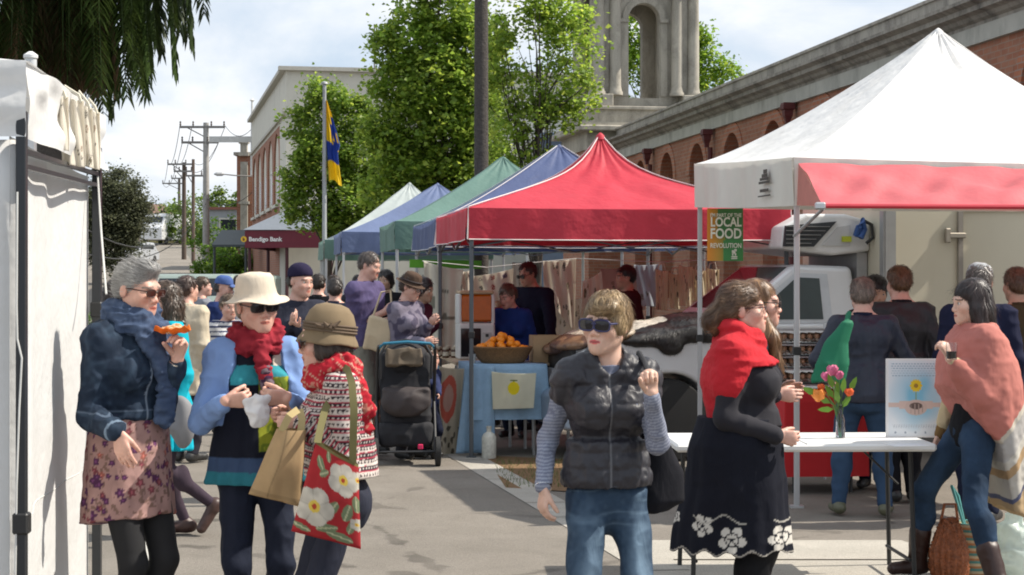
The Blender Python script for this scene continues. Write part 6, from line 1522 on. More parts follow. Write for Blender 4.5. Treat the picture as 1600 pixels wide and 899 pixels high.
def canopies():
    tag_ = {}
    c = sq(732, 16.2, 3.0, 3.0, 2.27); pk = at(938, 209, 17.7)
    r, b = canopy('bright red peaked market canopy with white piping over the fruit stall', c, pk, (.55, .045, .070), .285, (.10, .11, .12), (.75, .68, .66), transl=.18, sag=.03, seed=3, spire=1)
    c = sq(0, 19.45, 3.0, 3.0, 2.27, x=c[3][0] - .02); pk = at(874, 227, 20.9)
    canopy('dark blue market canopy directly behind the red one', c, pk, (.10, .135, .27), .30, (.5, .5, .5), (.6, .6, .62), transl=.25, seed=5)
    c = sq(617, 23.0, 3.0, 3.0, 2.36); canopy('dark green market canopy between two blue ones', c, at(786, 246, 24.6), (.15, .26, .225), .36, (.55, .55, .55), transl=.25, seed=7)
    c = sq(534, 28.4, 3.0, 3.0, 2.36); canopy('blue market canopy next to the pale farthest one', c, at(684, 287, 29.9), (.17, .22, .38), .33, (.6, .6, .6), transl=.25, seed=9)
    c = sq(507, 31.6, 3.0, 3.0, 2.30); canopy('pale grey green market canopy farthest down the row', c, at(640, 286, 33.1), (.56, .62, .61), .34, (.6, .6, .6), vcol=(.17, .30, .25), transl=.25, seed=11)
    # the big white one on the right
    A = V3(at(1240, 246, 12.73)); Bk = V3(at(1087, 256, 15.4)); u = unit(V3(1, .12, 0)); v = Bk - A
    c4 = [A, A + u * 3.0 + V3(0, 0, -.04), A + u * 3.0 + v + V3(0, 0, -.04), Bk]
    pk = V3(at(1466, 46, 14.25))
    r, base = canopy('large white peaked canopy on the right with a pink red awning', c4, pk, (.80, .79, .77), (.345, .345, .36, .375), (.50, .50, .50), vcol=(.70, .675, .61), transl=.12, truss=False, curve=1.30, sag=.04, pr=.019, dirt=((.55, .52, .46), 1.5, .25), seed=13)
    # awning on its front: fabric, bar, struts
    a0, a1 = A + V3(.03, -.03, -.045), A + u * 3.0 + V3(0, -.03, -.085); o0, o1 = V3(at(1286, 322, 12.0)), V3(at(1286, 322, 12.0)) + u * 2.9
    def f(s, t):
        p = (a0 * (1 - s) + a1 * s) * (1 - t) + (o0 * (1 - s) + o1 * s) * t; return p - base + V3(0, 0, .020 * math.sin(9 * s + 5 * t) * math.sin(math.pi * t) + (.012 * math.sin(31 * s - 7 * t) + .022 * abs(math.sin(17 * s + 4 * t)) ** 3 + .008 * math.sin(67 * s + 9 * t)) * (.3 + math.sin(math.pi * t)))
    P, Q = sheet(f, 70, 14); mesh_np('awning_cloth', P, Q, M('awningred', (.74, .17, .19), .55, transl=.35, var=.12, vs=5, bump=.3, bs=12, bd=.02), r)
    pk_ = M('pinkish', (.52, .22, .18), .7, transl=.2)
    mesh_np('awning_side', np.array([a0 - base, o0 - base, A - base + V3(0.02, -.02, -.34)]), [(0, 1, 2)], pk_, r, smooth=False)
    m = MB(); m.tube([o0 - base, o1 - base], .016, 8); m.obj('awning_bar', M('redbar', (.5, .02, .04), .5), r, smooth=True)
    gm = M('aluminium', (.55, .56, .57), .35, .8, bump=0)
    m = MB(); m.tube([A - base + V3(-.0, -.03, -.56), o0 - base + V3(.0, 0, -.02)], .012, 6); m.box(tuple(o0 - base + V3(-.02, 0, -.0)), (.07, .05, .05), bev=.01); m.obj('awning_strut', gm, r)
    # emblem printed on the side valance
    nrm = unit(np.cross(A - Bk, V3(0, 0, 1))); ang = math.atan2(v[1], v[0]) + math.pi; dk = M('printdark', (.08, .07, .06), .8, bump=0)
    def onval(t, z): return Bk + (A - Bk) * t + V3(0, 0, z) - base
    m = MB()
    for (t, z, w_, h_) in ((.80, -.175, .26, .018), (.80, -.15, .20, .02), (.805, -.125, .13, .025), (.81, -.095, .08, .03), (.80, -.235, .20, .022), (.80, -.275, .30, .010)):
        p = onval(t, z); m.box(tuple(p + nrm * (.052 if True else 0)), (.006, w_, h_), rotm(math.degrees(math.atan2(v[1], v[0])) - 90))
    m.obj('emblem', dk, r)
    # two slim guy ropes and the hanging sign
    sg = thing('hanging_sign', 'orange and green LOCAL FOOD REVOLUTION banner hung from the white canopy edge', 'sign', at(1133, 367, 15.0))
    s = F / 15.0; W_, H_ = 56 / s, 82 / s
    def f(u, v): return (-W_ / 2 + W_ * u, .010 * math.sin(3 * u + 2 * v), H_ / 2 - H_ * v)
    P, Q = sheet(f, 40, 30); U = np.repeat(np.linspace(0, 1, 40), 30); Vv = np.tile(np.linspace(0, 1, 30), 40)
    C = np.tile(V3(.035, .17, .035), (len(U), 1)); t = np.clip((U - .02) / .62, 0, 1)[:, None] ** 1.2; C = V3(.72, .26, .02) * (1 - t) + V3(.10, .24, .03) * t; C[(U > .50) | ((Vv < .55) & (U > .30))] = (.05, .19, .045); C[(U > .45) & (Vv > .62)] = (.04, .22, .05)
    mesh_np('panel', P, Q, M('signprint', vcol=True, rough=.5, bump=0, var=.03), sg, col=C)
    cr = M('signcream', (.78, .76, .62), .6, bump=0)
    for txt, z, sz in (("I'M PART OF THE", .178, .044), ('LOCAL', .100, .108), ('FOOD', .000, .118), ('REVOLUTION', -.080, .056)):
        o = tomesh(txt, 'lettering', cr, sg, .001, sz, 'CENTER', .0028 if sz > .1 else .001, 1.0); o.rotation_euler = (math.pi / 2, 0, 0); wd = max(v_.co.x for v_ in o.data.vertices) - min(v_.co.x for v_ in o.data.vertices); o.scale = (W_ * .86 / wd, 1, 1.0); o.location = (0.005, -.014, z - .03)
    m = MB();
    for (x, z, w_, h_) in ((.07, -.145, .03, .03), (.085, -.13, .02, .02), (.062, -.165, .012, .02), (.085, -.165, .012, .02), (.075, -.185, .05, .010), (.075, -.2, .05, .008)): m.box((x, -.014, z), (w_, .003, h_))
    m.obj('emblem', cr, sg)
    m = MB()
    for x in (-W_ / 2 + .01, W_ / 2 - .01): m.tube([(x, 0, H_ / 2), (x, 0, H_ / 2 + .1)], .003, 4)
    m.obj('cord', M('cord', (.6, .6, .55), .8), sg)
# ---------------------------------------------------------------- tent at the left edge
def left_tent():
    N0 = V3(at(31, 222, 5.9)); F0 = V3(at(149, 266, 8.1)); dv = F0 - N0
    root = thing('market_tent', 'white walled tent with black corner poles cut by the left edge', 'tent', (N0[0], N0[1], 0), 0); b = V3(N0[0], N0[1], 0)
    wm = M('tentwhite', (.74, .74, .73), .6, var=.03, vs=2, bump=.35, bs=7, bd=.03, transl=.15, dirt=((.55, .53, .48), 2.2, .18)); bm_ = M('polebl', (.035, .038, .042), .35, .4, bump=0)
    side = V3(-2.6, -.35, 0)
    h0 = V3(0, 0, .30); Zt = V3(0, 0, 2.36)
    # side wall, hanging sheet between near and far poles
    zt0, zt1 = N0[2] + .02, F0[2] - .03
    def f(u, v):
        p = N0 * (1 - u) + F0 * u - b; z = (zt0 * (1 - u) + zt1 * u) * (1 - v) + .02 * v
        return (p[0] - .035 + (.018 * math.sin(8 * u + 1.5 * v) + .010 * math.sin(19 * u - 4 * v) - .02) * math.sin(math.pi * u) ** .5, p[1], z)
    P, Q = sheet(f, 60, 50, .003); mesh_np('side_wall', P, Q, wm, root)
    def f(u, v): p = N0 + side * u - b; return (p[0], p[1] + .03 * math.sin(12 * u + v), 2.1 * (1 - v) + .02 * v)
    P, Q = sheet(f, 40, 10, .003); mesh_np('front_wall', P, Q, wm, root)
    # seam line in the wall
    m = MB(); m.tube([f2 for f2 in [tuple(N0 * (1 - u) + F0 * u - b + V3(-.035 + (.018 * math.sin(8 * u + .93) + .010 * math.sin(19 * u - 2.5) - .02) * math.sin(math.pi * u) ** .5 + .002, 0, 0) * 1 + V3(0, 0, .80 - (N0 * (1 - u) + F0 * u)[2])) for u in np.linspace(.05, .97, 20)]], .004, 4); m.obj('wall_seam', M('seam', (.5, .5, .48), .8), root)
    for p, rr, z in ((N0, .0165, N0[2] + .1), (F0, .019, F0[2] + .1)):
        q = p - b; m = MB(); m.box((q[0] + .012, q[1] - .02, z / 2), (rr * 2, rr * 2, z), bev=.003); m.box((q[0] + .012, q[1] - .02, .01), (.1, .1, .02)); m.obj('pole', bm_, root)
        m = MB(); m.box((q[0] + .012, q[1] - .02, .84 if p is N0 else 1.5), (.052, .052, .07), bev=.006); m.obj('clamp', M('blackplastic', (.02, .02, .02), .5, bump=0), root)
    m = MB(); q0, q1 = N0 - b + V3(.01, 0, -.03), F0 - b + V3(.01, 0, -.02)
    for z in (0, -.05): m.beam(q0 + V3(0, 0, z), q1 + V3(0, 0, z), .022, .016)
    m.obj('rail', bm_, root)
    # valances and roof
    def val(p0, p1, zt_, zb_, seed, name):
        U, W = np.meshgrid(np.linspace(0, 1, 60), np.linspace(0, 1, 14), indexing='ij'); a, c = p0 - b, p1 - b
        P = a * (1 - U[..., None]) + c * U[..., None]; zt = zt_[0] * (1 - U) + zt_[1] * U; zb = zb_[0] * (1 - U) + zb_[1] * U
        P[..., 2] = zt * (1 - W) + zb * W; nr = unit(np.cross(c - a, V3(0, 0, 1))); nr = nr if nr[0] > 0 or name == 'front_valance' else -nr
        if name == 'front_valance': nr = V3(0, -1, 0)
        P += nr * (.03 + .018 * vnoise(np.stack([U * 4, W * 2, U * 0], 2).reshape(-1, 3), 2, seed).reshape(U.shape) + .012 * np.sin(12 * U + 3 * W) * W)[..., None]
        V, Q = grid_faces(P.reshape(-1, 3), 60, 14); mesh_np(name, V, Q, wm, root)
    zN0, zN1 = gz(96, 5.9), N0[2] + .015; zF0, zF1 = gz(180, 8.1), F0[2]
    val(N0 * 1.0, F0 + dv * .02, (zN0, zF0), (zN1, zF1), 3, 'side_valance')
    val(N0 + V3(.03, 0, 0), N0 + side, (zN0, zN0 + .0), (zN1, zN1), 5, 'front_valance')
    pk = (N0 + F0) / 2 + side * .5; pk = V3(pk[0], pk[1], 2.95) - b
    for a, c in ((V3(N0[0], N0[1], zN0), V3(F0[0], F0[1], zF0)), (V3(N0[0] + side[0], N0[1] + side[1], zN0), V3(N0[0], N0[1], zN0)), (V3(F0[0], F0[1], zF0), V3(F0[0] + side[0], F0[1] + side[1], zF0)), (V3(F0[0] + side[0], F0[1] + side[1], zF0), V3(N0[0] + side[0], N0[1] + side[1], zN0))):
        a, c = a - b + V3(.03, 0, 0), c - b + V3(.03, 0, 0)
        def f(u, v): p = (a * (1 - u) + c * u) * (1 - v) + pk * v; return p + V3(0, 0, .02 * math.sin(13 * u) * v - .12 * math.sin(math.pi * v))
        P, Q = sheet(f, 24, 16); mesh_np('roof', P, Q, wm, root)
    # calico bags draped over the roof edge
    for i, (x0, x1, ya, yb, y1, D_, lab) in enumerate(((76, 108, 138, 152, 236, 6.72, 'crumpled cream calico bag draped nearest the front on the left tent'), (94, 132, 142, 158, 262, 7.0, 'longest cream calico bag with green print draped over the left tent edge'), (116, 146, 150, 170, 244, 7.28, 'short cream calico bag with brown print on the left tent edge'), (132, 157, 162, 176, 266, 7.5, 'cream calico bag at the far corner of the left tent'))):
        r0 = np.random.default_rng(30 + i)
        def colf(U, W, i=i):
            C = prints(40 + i, 6, [(.36, .28, .20), (.16, .14, .10)], base=(.70, .66, .58), r=(.04, .09))(U, W)
            if i == 1: C[np.hypot((U - .35), (W - .62) * 2.2) < .14] = (.10, .24, .05)
            return C
        t = towel('calico_bag', lab, (x0, ya), (x1, yb), (x0 + r0.uniform(-2, 3), y1 - 6), (x1 - r0.uniform(0, 4), y1), D_, colf, 'bag', 'calico bags on the left tent', wave=.018, res=50)
        c = V3(t.location); m = MB(); m.tube([V3(at(x0 + 4, ya + 3, D_)) - c, V3(at(x0 + 7, ya - 7, D_)) - c, V3(at(x1 - 9, yb - 9, D_)) - c, V3(at(x1 - 5, yb + 3, D_)) - c], .007, 5); m.obj('handle', M('calicostrap', (.6, .56, .46), .9), t, smooth=True)
    # vent pipe behind
    p = V3(at(48, 105, 9.0)); t = thing('lamp_post', 'grey capped cylinder lamp post poking above the left tent', 'lamp post', (p[0], p[1], 0)); m = MB(); m.tube([(0, 0, 0), (0, 0, p[2] - .06)], .03, 8); m.obj('post', gm_(), t)
    m = MB(); z = p[2]; m.lathe([(.030, z - .085), (.030, z + .04)], n=16); m.obj('lamp_glass', M('frost', (.55, .57, .58), .3), t, smooth=True); m = MB(); m.lathe([(.030, z + .04), (.036, z + .045), (.036, z + .06), (.01, z + .078)], n=16); m.obj('cap', M('lampcap', (.7, .7, .7), .4), t, smooth=True)
    m = MB(); m.tube([V3(at(152, 268, 8.05)), V3(at(158, 360, 7.9)), V3(at(166, 460, 7.6))], .0045, 6); tag(m.obj('guy_rope', M('rope', (.6, .6, .58), .8), None), 'thin white rope slanting down from the far corner of the left tent', 'rope')
    pts = [V3(at(x, y, 5.86)) for x, y in ((27, 300), (26, 480), (27, 530), (34, 560), (30, 640), (26, 760), (24, 905))]; m = MB(); m.tube(pts, .0035, 6); tag(m.obj('rope', M('rope'), None), 'grey cord looped down the near black pole of the left tent', 'rope')
def gm_(): return M('aluminium', (.55, .56, .57), .35, .8, bump=0)
# ---------------------------------------------------------------- refrigerated ute
def truck():
    th = math.radians(12); o0 = (gx(893, 15.7), 15.7, 0)
    root = thing('delivery_truck', 'white refrigerated delivery truck with cream box and blue grey bonnet behind the crowd', 'truck', o0, th)
    wt = M('truckwhite', (.74, .75, .76), .3, .1, var=.04, bump=0); cr = M('boxcream', (.62, .57, .44), .6, var=.04, vs=1.5, bump=0, dirt=((.5, .44, .33), 1.2, .25)); gr = M('boxtrim', (.36, .36, .35), .5, .3, bump=0)
    dk = M('blackplastic', (.02, .02, .02), .5, bump=0); gl = M('carglass', (.05, .07, .075), .06, var=.3, vs=2, bump=0); W = 1.72
    def bev(o, w=.04): b = o.modifiers.new('Bevel', 'BEVEL'); b.width = w; b.segments = 3; b.limit_method = 'ANGLE'; return o
    # lower body profile with wheel arch
    ac, ar, az = .90, .41, .38
    prof = [(.03, .30), (.0, .48), (.02, .72), (.10, .98), (.26, 1.08), (1.30, 1.19), (1.50, 1.22), (2.72, 1.22), (2.74, .34)]
    arch = [(ac + ar * math.cos(a), az + ar * math.sin(a)) for a in np.linspace(0, math.pi, 16)]; arch = [(ac + ar, .34)] + arch + [(ac - ar, .30)]
    mb = MB(); mb.prism(prof + arch, 0, W, 1); ob = mb.obj('body', wt, root, fixn=True)
    bev(ob, .035)
    # greenhouse
    mb = MB(); lo = [(1.36, 1.20), (2.72, 1.20)]; ins = .15
    P = [(1.36, .04, 1.18), (2.72, .04, 1.18), (2.68, ins, 1.74), (2.12, ins, 1.76), (1.36, W - .04, 1.18), (2.72, W - .04, 1.18), (2.68, W - ins, 1.74), (2.12, W - ins, 1.76)]
    mb.add(P, [(0, 1, 2, 3), (7, 6, 5, 4), (0, 3, 7, 4), (1, 5, 6, 2), (3, 2, 6, 7), (0, 4, 5, 1)]); bev(mb.obj('cab', wt, root), .05)
    def quad3(name, pts, m, off, par=root):
        pts = [V3(p) for p in pts]; n = unit(np.cross(pts[1] - pts[0], pts[2] - pts[0]));
        if np.dot(n, V3(off)) < 0: n = -n
        q = MB(); k = len(pts); q.add([p + n * .008 for p in pts] + [p - n * .01 for p in pts], [tuple(range(k)), tuple(range(2 * k - 1, k - 1, -1))] + [(i, (i + 1) % k, (i + 1) % k + k, i + k) for i in range(k)]); return q.obj(name, m, par)
    def sidep(x, z): t = (z - 1.18) / .56; return (x, .04 + t * (ins - .04) , z)
    fr = quad3('door_frame', [sidep(1.52, 1.23), sidep(2.45, 1.23), sidep(2.43, 1.67), sidep(2.12, 1.68)], M('truckframe', (.6, .63, .66), .3, bump=0), (0, -1, 0))
    w_ = quad3('side_window', [V3(sidep(1.66, 1.26)) + V3(0, -.006, 0), V3(sidep(2.36, 1.26)) + V3(0, -.006, 0), V3(sidep(2.35, 1.63)) + V3(0, -.006, 0), V3(sidep(2.13, 1.64)) + V3(0, -.006, 0)], gl, (0, -1, 0))
    quad3('windscreen', [(1.43, .14, 1.22), (2.08, .24, 1.73), (2.08, W - .24, 1.73), (1.43, W - .14, 1.22)], gl, (-1, 0, 1))
    m = MB(); m.box((1.55, -.005, .98), (.01, .01, .5)); m.box((2.47, -.005, .90), (.012, .012, .66)); m.box((2.0, -.004, .57), (.92, .012, .012)); m.obj('door_seam', dk, root)
    m = MB(); m.box((2.30, -.02, 1.06), (.16, .04, .035), bev=.01); m.obj('door_handle', dk, root)
    m = MB(); m.box((1.52, -.12, 1.27), (.10, .22, .17), bev=.03); m.obj('mirror', dk, root)
    # front end
    m = MB()
    for i in range(4): m.box((.065 + .018 * i, W / 2, .80 + .062 * i), (.03, W - .5, .020))
    m.obj('grille', M('chrome', (.6, .62, .65), .2, 1, bump=0), root)
    m = MB(); m.box((.07, W / 2, .89), (.05, W - .46, .28)); m.obj('grille_back', dk, root)
    m = MB(); m.prism([(-.07, .30), (-.10, .36), (-.10, .58), (-.02, .64), (.30, .64), (.46, .60), (.46, .34), (.30, .28)], -.03, W + .03, 1); bev(m.obj('bumper', M('bluegreypaint', (.22, .28, .36), .3, .1, bump=0), root), .03)
    m = MB(); m.box((-.06, .25, .46), (.09, .30, .15), bev=.02); m.obj('fog_light', dk, root); m = MB(); m.box((-.06, W - .25, .46), (.09, .30, .15), bev=.02); m.obj('fog_light', dk, root)
    for y in (.16, W - .16):
        m = MB(); m.prism([(-.0, .68), (.02, .90), (.34, .98), (.30, .80)], y - .17, y + .17, 1); bev(m.obj('headlight', M('lampglass', (.7, .7, .7), .1, bump=0), root), .03)
    for x in (ac, 5.6):
        for y in (.10, W - .10):
            m = MB(); m.lathe([(.22, -.12), (.35, -.11), (.37, -.06), (.37, .06), (.35, .11), (.22, .12)], (x, y, .37), 28, rotm(0, 90)); o = m.obj('wheel', M('tyre', (.02, .02, .02), .8), root, smooth=True)
            m = MB(); m.lathe([(.05, -.09), (.20, -.12), (.23, -.10), (.23, .1), (.05, .1)], (x, y, .37), 20, rotm(0, 90)); m.obj('rim', M('rim', (.4, .4, .42), .35, .7, bump=0), o, smooth=True)
    m = MB(); m.box((3.3, W / 2, .42), (5.4, .9, .16)); m.obj('chassis', dk, root)
    # box body
    bx, bl, bw, z0, z1 = 2.86, 3.6, 2.0, .95, 2.72; yb = -.14
    m = MB(); m.box((bx + bl / 2, yb + bw / 2, (z0 + z1) / 2), (bl, bw, z1 - z0), bev=.02); m.obj('box', cr, root)
    m = MB()
    m.box((bx + .06, yb - .012, (z0 + z1) / 2), (.10, .03, z1 - z0 + .02)); m.box((bx + bl / 2, yb - .012, z1 - .04), (bl, .028, .08)); m.box((bx + bl / 2, yb - .012, z0 + .04), (bl, .028, .08)); m.box((bx + .02, yb + .02, (z0 + z1) / 2), (.06, .08, z1 - z0 + .01)); m.obj('edge_trim', gr, root)
    xd = 3.60; m = MB(); m.box((xd, yb - .018, 1.72), (.045, .03, 1.06)); m.box((xd + .55, yb - .018, 2.27), (1.14, .03, .045)); m.box((xd + 1.1, yb - .018, 1.72), (.045, .03, 1.06)); o = m.obj('side_door', M('doorframe', (.30, .27, .23), .6), root)
    m = MB(); m.box((xd - .04, yb - .04, 2.02), (.17, .03, .05), bev=.008); m.box((xd - .13, yb - .035, 2.02), (.05, .04, .13), bev=.008); m.obj('hinge', M('hingemetal', (.35, .31, .25), .4, .6), o)
    # fridge unit over the cab
    pr = [(2.0, 1.90), (2.02, 2.10), (2.24, 2.22), (2.62, 2.22), (2.86, 2.16), (2.86, 1.88), (2.5, 1.84)]
    m = MB(); m.prism(pr, .15, 1.45, 1); fu = bev(m.obj('fridge_unit', M('unitwhite', (.72, .72, .70), .35, bump=0), root), .03)
    m = MB()
    m.prism([(2.01, 1.92), (2.03, 2.11), (2.52, 2.15), (2.30, 1.92)], .12, .155, 1); m.obj('louvre_panel', M('louvre', (.03, .035, .04), .5), fu)
    m = MB()
    for i in range(5): z = 1.95 + .038 * i; m.box((2.03 + (.24 + .045 * i) / 2, .112, z), (.24 + .045 * i, .02, .004))
    m.obj('louvre', gr, fu)
    m = MB(); m.prism([(2.38, 1.93), (2.54, 2.10), (2.66, 2.12), (2.66, 1.93)], .138, .150, 1); m.obj('panel_seam', M('unitgrey', (.55, .55, .54), .4, bump=0), fu)
    m = MB(); m.box((2.62, .13, 1.99), (.09, .02, .05)); m.obj('sticker', M('yellowgreen', (.5, .55, .03), .5, bump=0), fu)
    m = MB(); m.tube([(2.70, .10, 2.02), (2.71, .06, 2.10), (2.74, .05, 2.16), (2.77, .08, 2.08), (2.73, .07, 2.00)], .030, 8); m.obj('hose', M('hoseblue', (.03, .09, .28), .5), fu, smooth=True)
    m = MB(); m.tube([(2.76, .08, 2.16), (2.83, .05, 2.12), (2.84, .05, 2.0), (2.79, .08, 1.95)], .016, 8); m.obj('cable', dk, fu, smooth=True)
    m = MB(); m.box((2.80, .8, 1.52), (.10, 1.2, .7)); m.obj('bulkhead', M('boxgrey', (.42, .42, .42), .6), root)
    # cowhides thrown over the bonnet
    def toL(px, py, D): a = -th; p = V3(at(px, py, D)) - V3(o0); return V3(p[0] * math.cos(a) - p[1] * math.sin(a), p[0] * math.sin(a) + p[1] * math.cos(a), p[2])
    def hide(label, ops, colf, n, seed, ln=.030):
        t = thing('cowhide', label, 'cowhide', o0, th, 'cowhides on the bonnet')
        sdf_obj('fur', ops, .014, HAIRM(), t, color=colf, disp=lambda P, nr: .012 * vnoise(P, 7, seed) + .004 * vnoise(P, 22, seed + 1),
                strands=dict(n=n, len=ln, w=.0022, out=.22, comb=lambda P: np.tile(V3(-.3, -.5, -.8), (len(P), 1)), seed=seed, cv=.35, seg=3, jit=.28, fly=.0))
    hide('shaggy black and white cowhide heaped over the truck bonnet', [(ell((.92, .38, 1.15), (.54, .40, .10)), 0, .05, 'add'), (ell((1.16, .36, 1.20), (.34, .34, .12)), 0, .05, 'add'), (ell((.62, .14, 1.08), (.30, .20, .06)), 0, .05, 'add'), (ell((.78, .0, 1.08), (.30, .045, .06)), 0, .04, 'add'), (ell((.90, -.01, 1.05), (.12, .04, .10)), 0, .04, 'add'), (ell((1.20, .0, 1.13), (.26, .05, .08)), 0, .04, 'add'), (ell((.58, .7, 1.14), (.34, .45, .08)), 0, .05, 'add')],
         lambda P, nr: np.where((((P[:, 2] > 1.20 + .25 * (P[:, 0] - .7)) & (P[:, 0] < .92) | (P[:, 1] > .38) & (P[:, 0] < .95)) + 0 * P[:, 0] + .25 * vnoise(P, 5, 3) > .5)[:, None], V3(.62, .58, .50), V3(.016, .014, .014)), 9000, 3)
    hide('brown tan cowhide at the front edge of the truck bonnet', [(ell((.25, .55, 1.08), (.30, .55, .075), rotm(0, 0, -14)), 0, .03, 'add'), (ell((.42, .2, 1.12), (.22, .3, .07), rotm(0, 0, -14)), 0, .03, 'add'), (ell((.16, .9, 1.02), (.20, .5, .06), rotm(0, 0, -18)), 0, .03, 'add')],
         lambda P, nr: np.where((P[:, 2] + .03 * vnoise(P, 7, 5) > 1.125)[:, None], V3(.60, .52, .42), np.where((vnoise(P, 6, 2) > -.1)[:, None], V3(.15, .085, .06), V3(.28, .16, .09))), 6000, 5)
# ---------------------------------------------------------------- goods
def cloth_skirt(name, rect, zt, zb, mat, parent, folds=16, amp=.02, flare=.05, seed=1):
    """table cloth: flat top and hanging folded sides. rect = 4 corners xy, local"""
    R4 = [V3(*p, 0) for p in rect]; c = sum(R4) / 4; per = []
    for k in range(4):
        a, b = R4[k], R4[(k + 1) % 4]
        for t in np.linspace(0, 1, 40, endpoint=False): per.append((a * (1 - t) + b * t, k, t))
    n = len(per); rows = [];
    for j, w in enumerate(np.linspace(0, 1, 10)):
        r = []
        for i, (p, k, t) in enumerate(per):
            d = unit(p - c); e = 1 - abs(2 * t - 1) ** 8
            o = .012 + w * (flare + amp * math.sin(folds * 2 * math.pi * i / n + 1.3 * math.sin(5 * i / n * 6.28 + seed)) )
            q = p + d * o; r.append((q[0], q[1], zt + (zb - zt) * w))
        rows.append(r)
    V = [q for r in rows for q in r]; Fc = []
    for j in range(9):
        for i in range(n): Fc.append((j * n + i, (j + 1) * n + i, (j + 1) * n + (i + 1) % n, j * n + (i + 1) % n))
    Fc.append(tuple(range(n)))
    return mesh_np(name, np.array(V), Fc, mat, parent)
def towel(name, label, tl, tr, bl, br, D, colf, cat='tea towel', group=None, res=60, mat=None, wave=.02):
    P4 = [V3(at(x, y, D)) for x, y in (tl, tr, bl, br)]; c = sum(P4) / 4; t = thing(name, label, cat, tuple(c), 0, group)
    U, W = np.meshgrid(np.linspace(0, 1, res), np.linspace(0, 1, res), indexing='ij'); u, w = U[..., None], W[..., None]
    P = (P4[0] * (1 - u) + P4[1] * u) * (1 - w) + (P4[2] * (1 - u) + P4[3] * u) * w - c
    P[..., 1] += wave * np.sin(7 * U + 2 * W) * W + .5 * wave * np.sin(17 * U - 3 * W); P[..., 2] -= .012 * np.sin(math.pi * U) * (1 - W)
    V, Q = grid_faces(P.reshape(-1, 3), res, res, .002); C = colf(U.ravel(), W.ravel()); C = np.concatenate([C, C])
    mesh_np('cloth', V, Q, mat or M('calico2', vcol=True, rough=.9, bump=.4, bs=200, var=.06, transl=.4), t, col=C * 1.25 if C.max() < .8 else C); return t
def prints(seed, n, col, base=(.68, .65, .56), r=(.05, .12), shape='leaf', grid=False):
    def f(U, W):
        C = np.tile(V3(base), (len(U), 1)); rng = np.random.default_rng(seed); N3 = np.stack([U, W, U * 0], 1)
        C *= (1 + .03 * vnoise(N3, 9, 1))[:, None]
        for i in range(n):
            if grid: gx_, gy_ = .2 + .3 * (i % 3), .16 + .34 * (i // 3); a, b = gx_, gy_
            else: a, b = rng.uniform(.12, .88), rng.uniform(.08, .92)
            R = rng.uniform(*r); q = np.hypot((U - a) * 1.6, W - b) + .35 * R * vnoise(N3 * 1.0, 26, i); m = (q < R) & (vnoise(N3, 60, i + 3) > -.25)
            c = col[i % len(col)]; C[m] = c
        return C
    return f
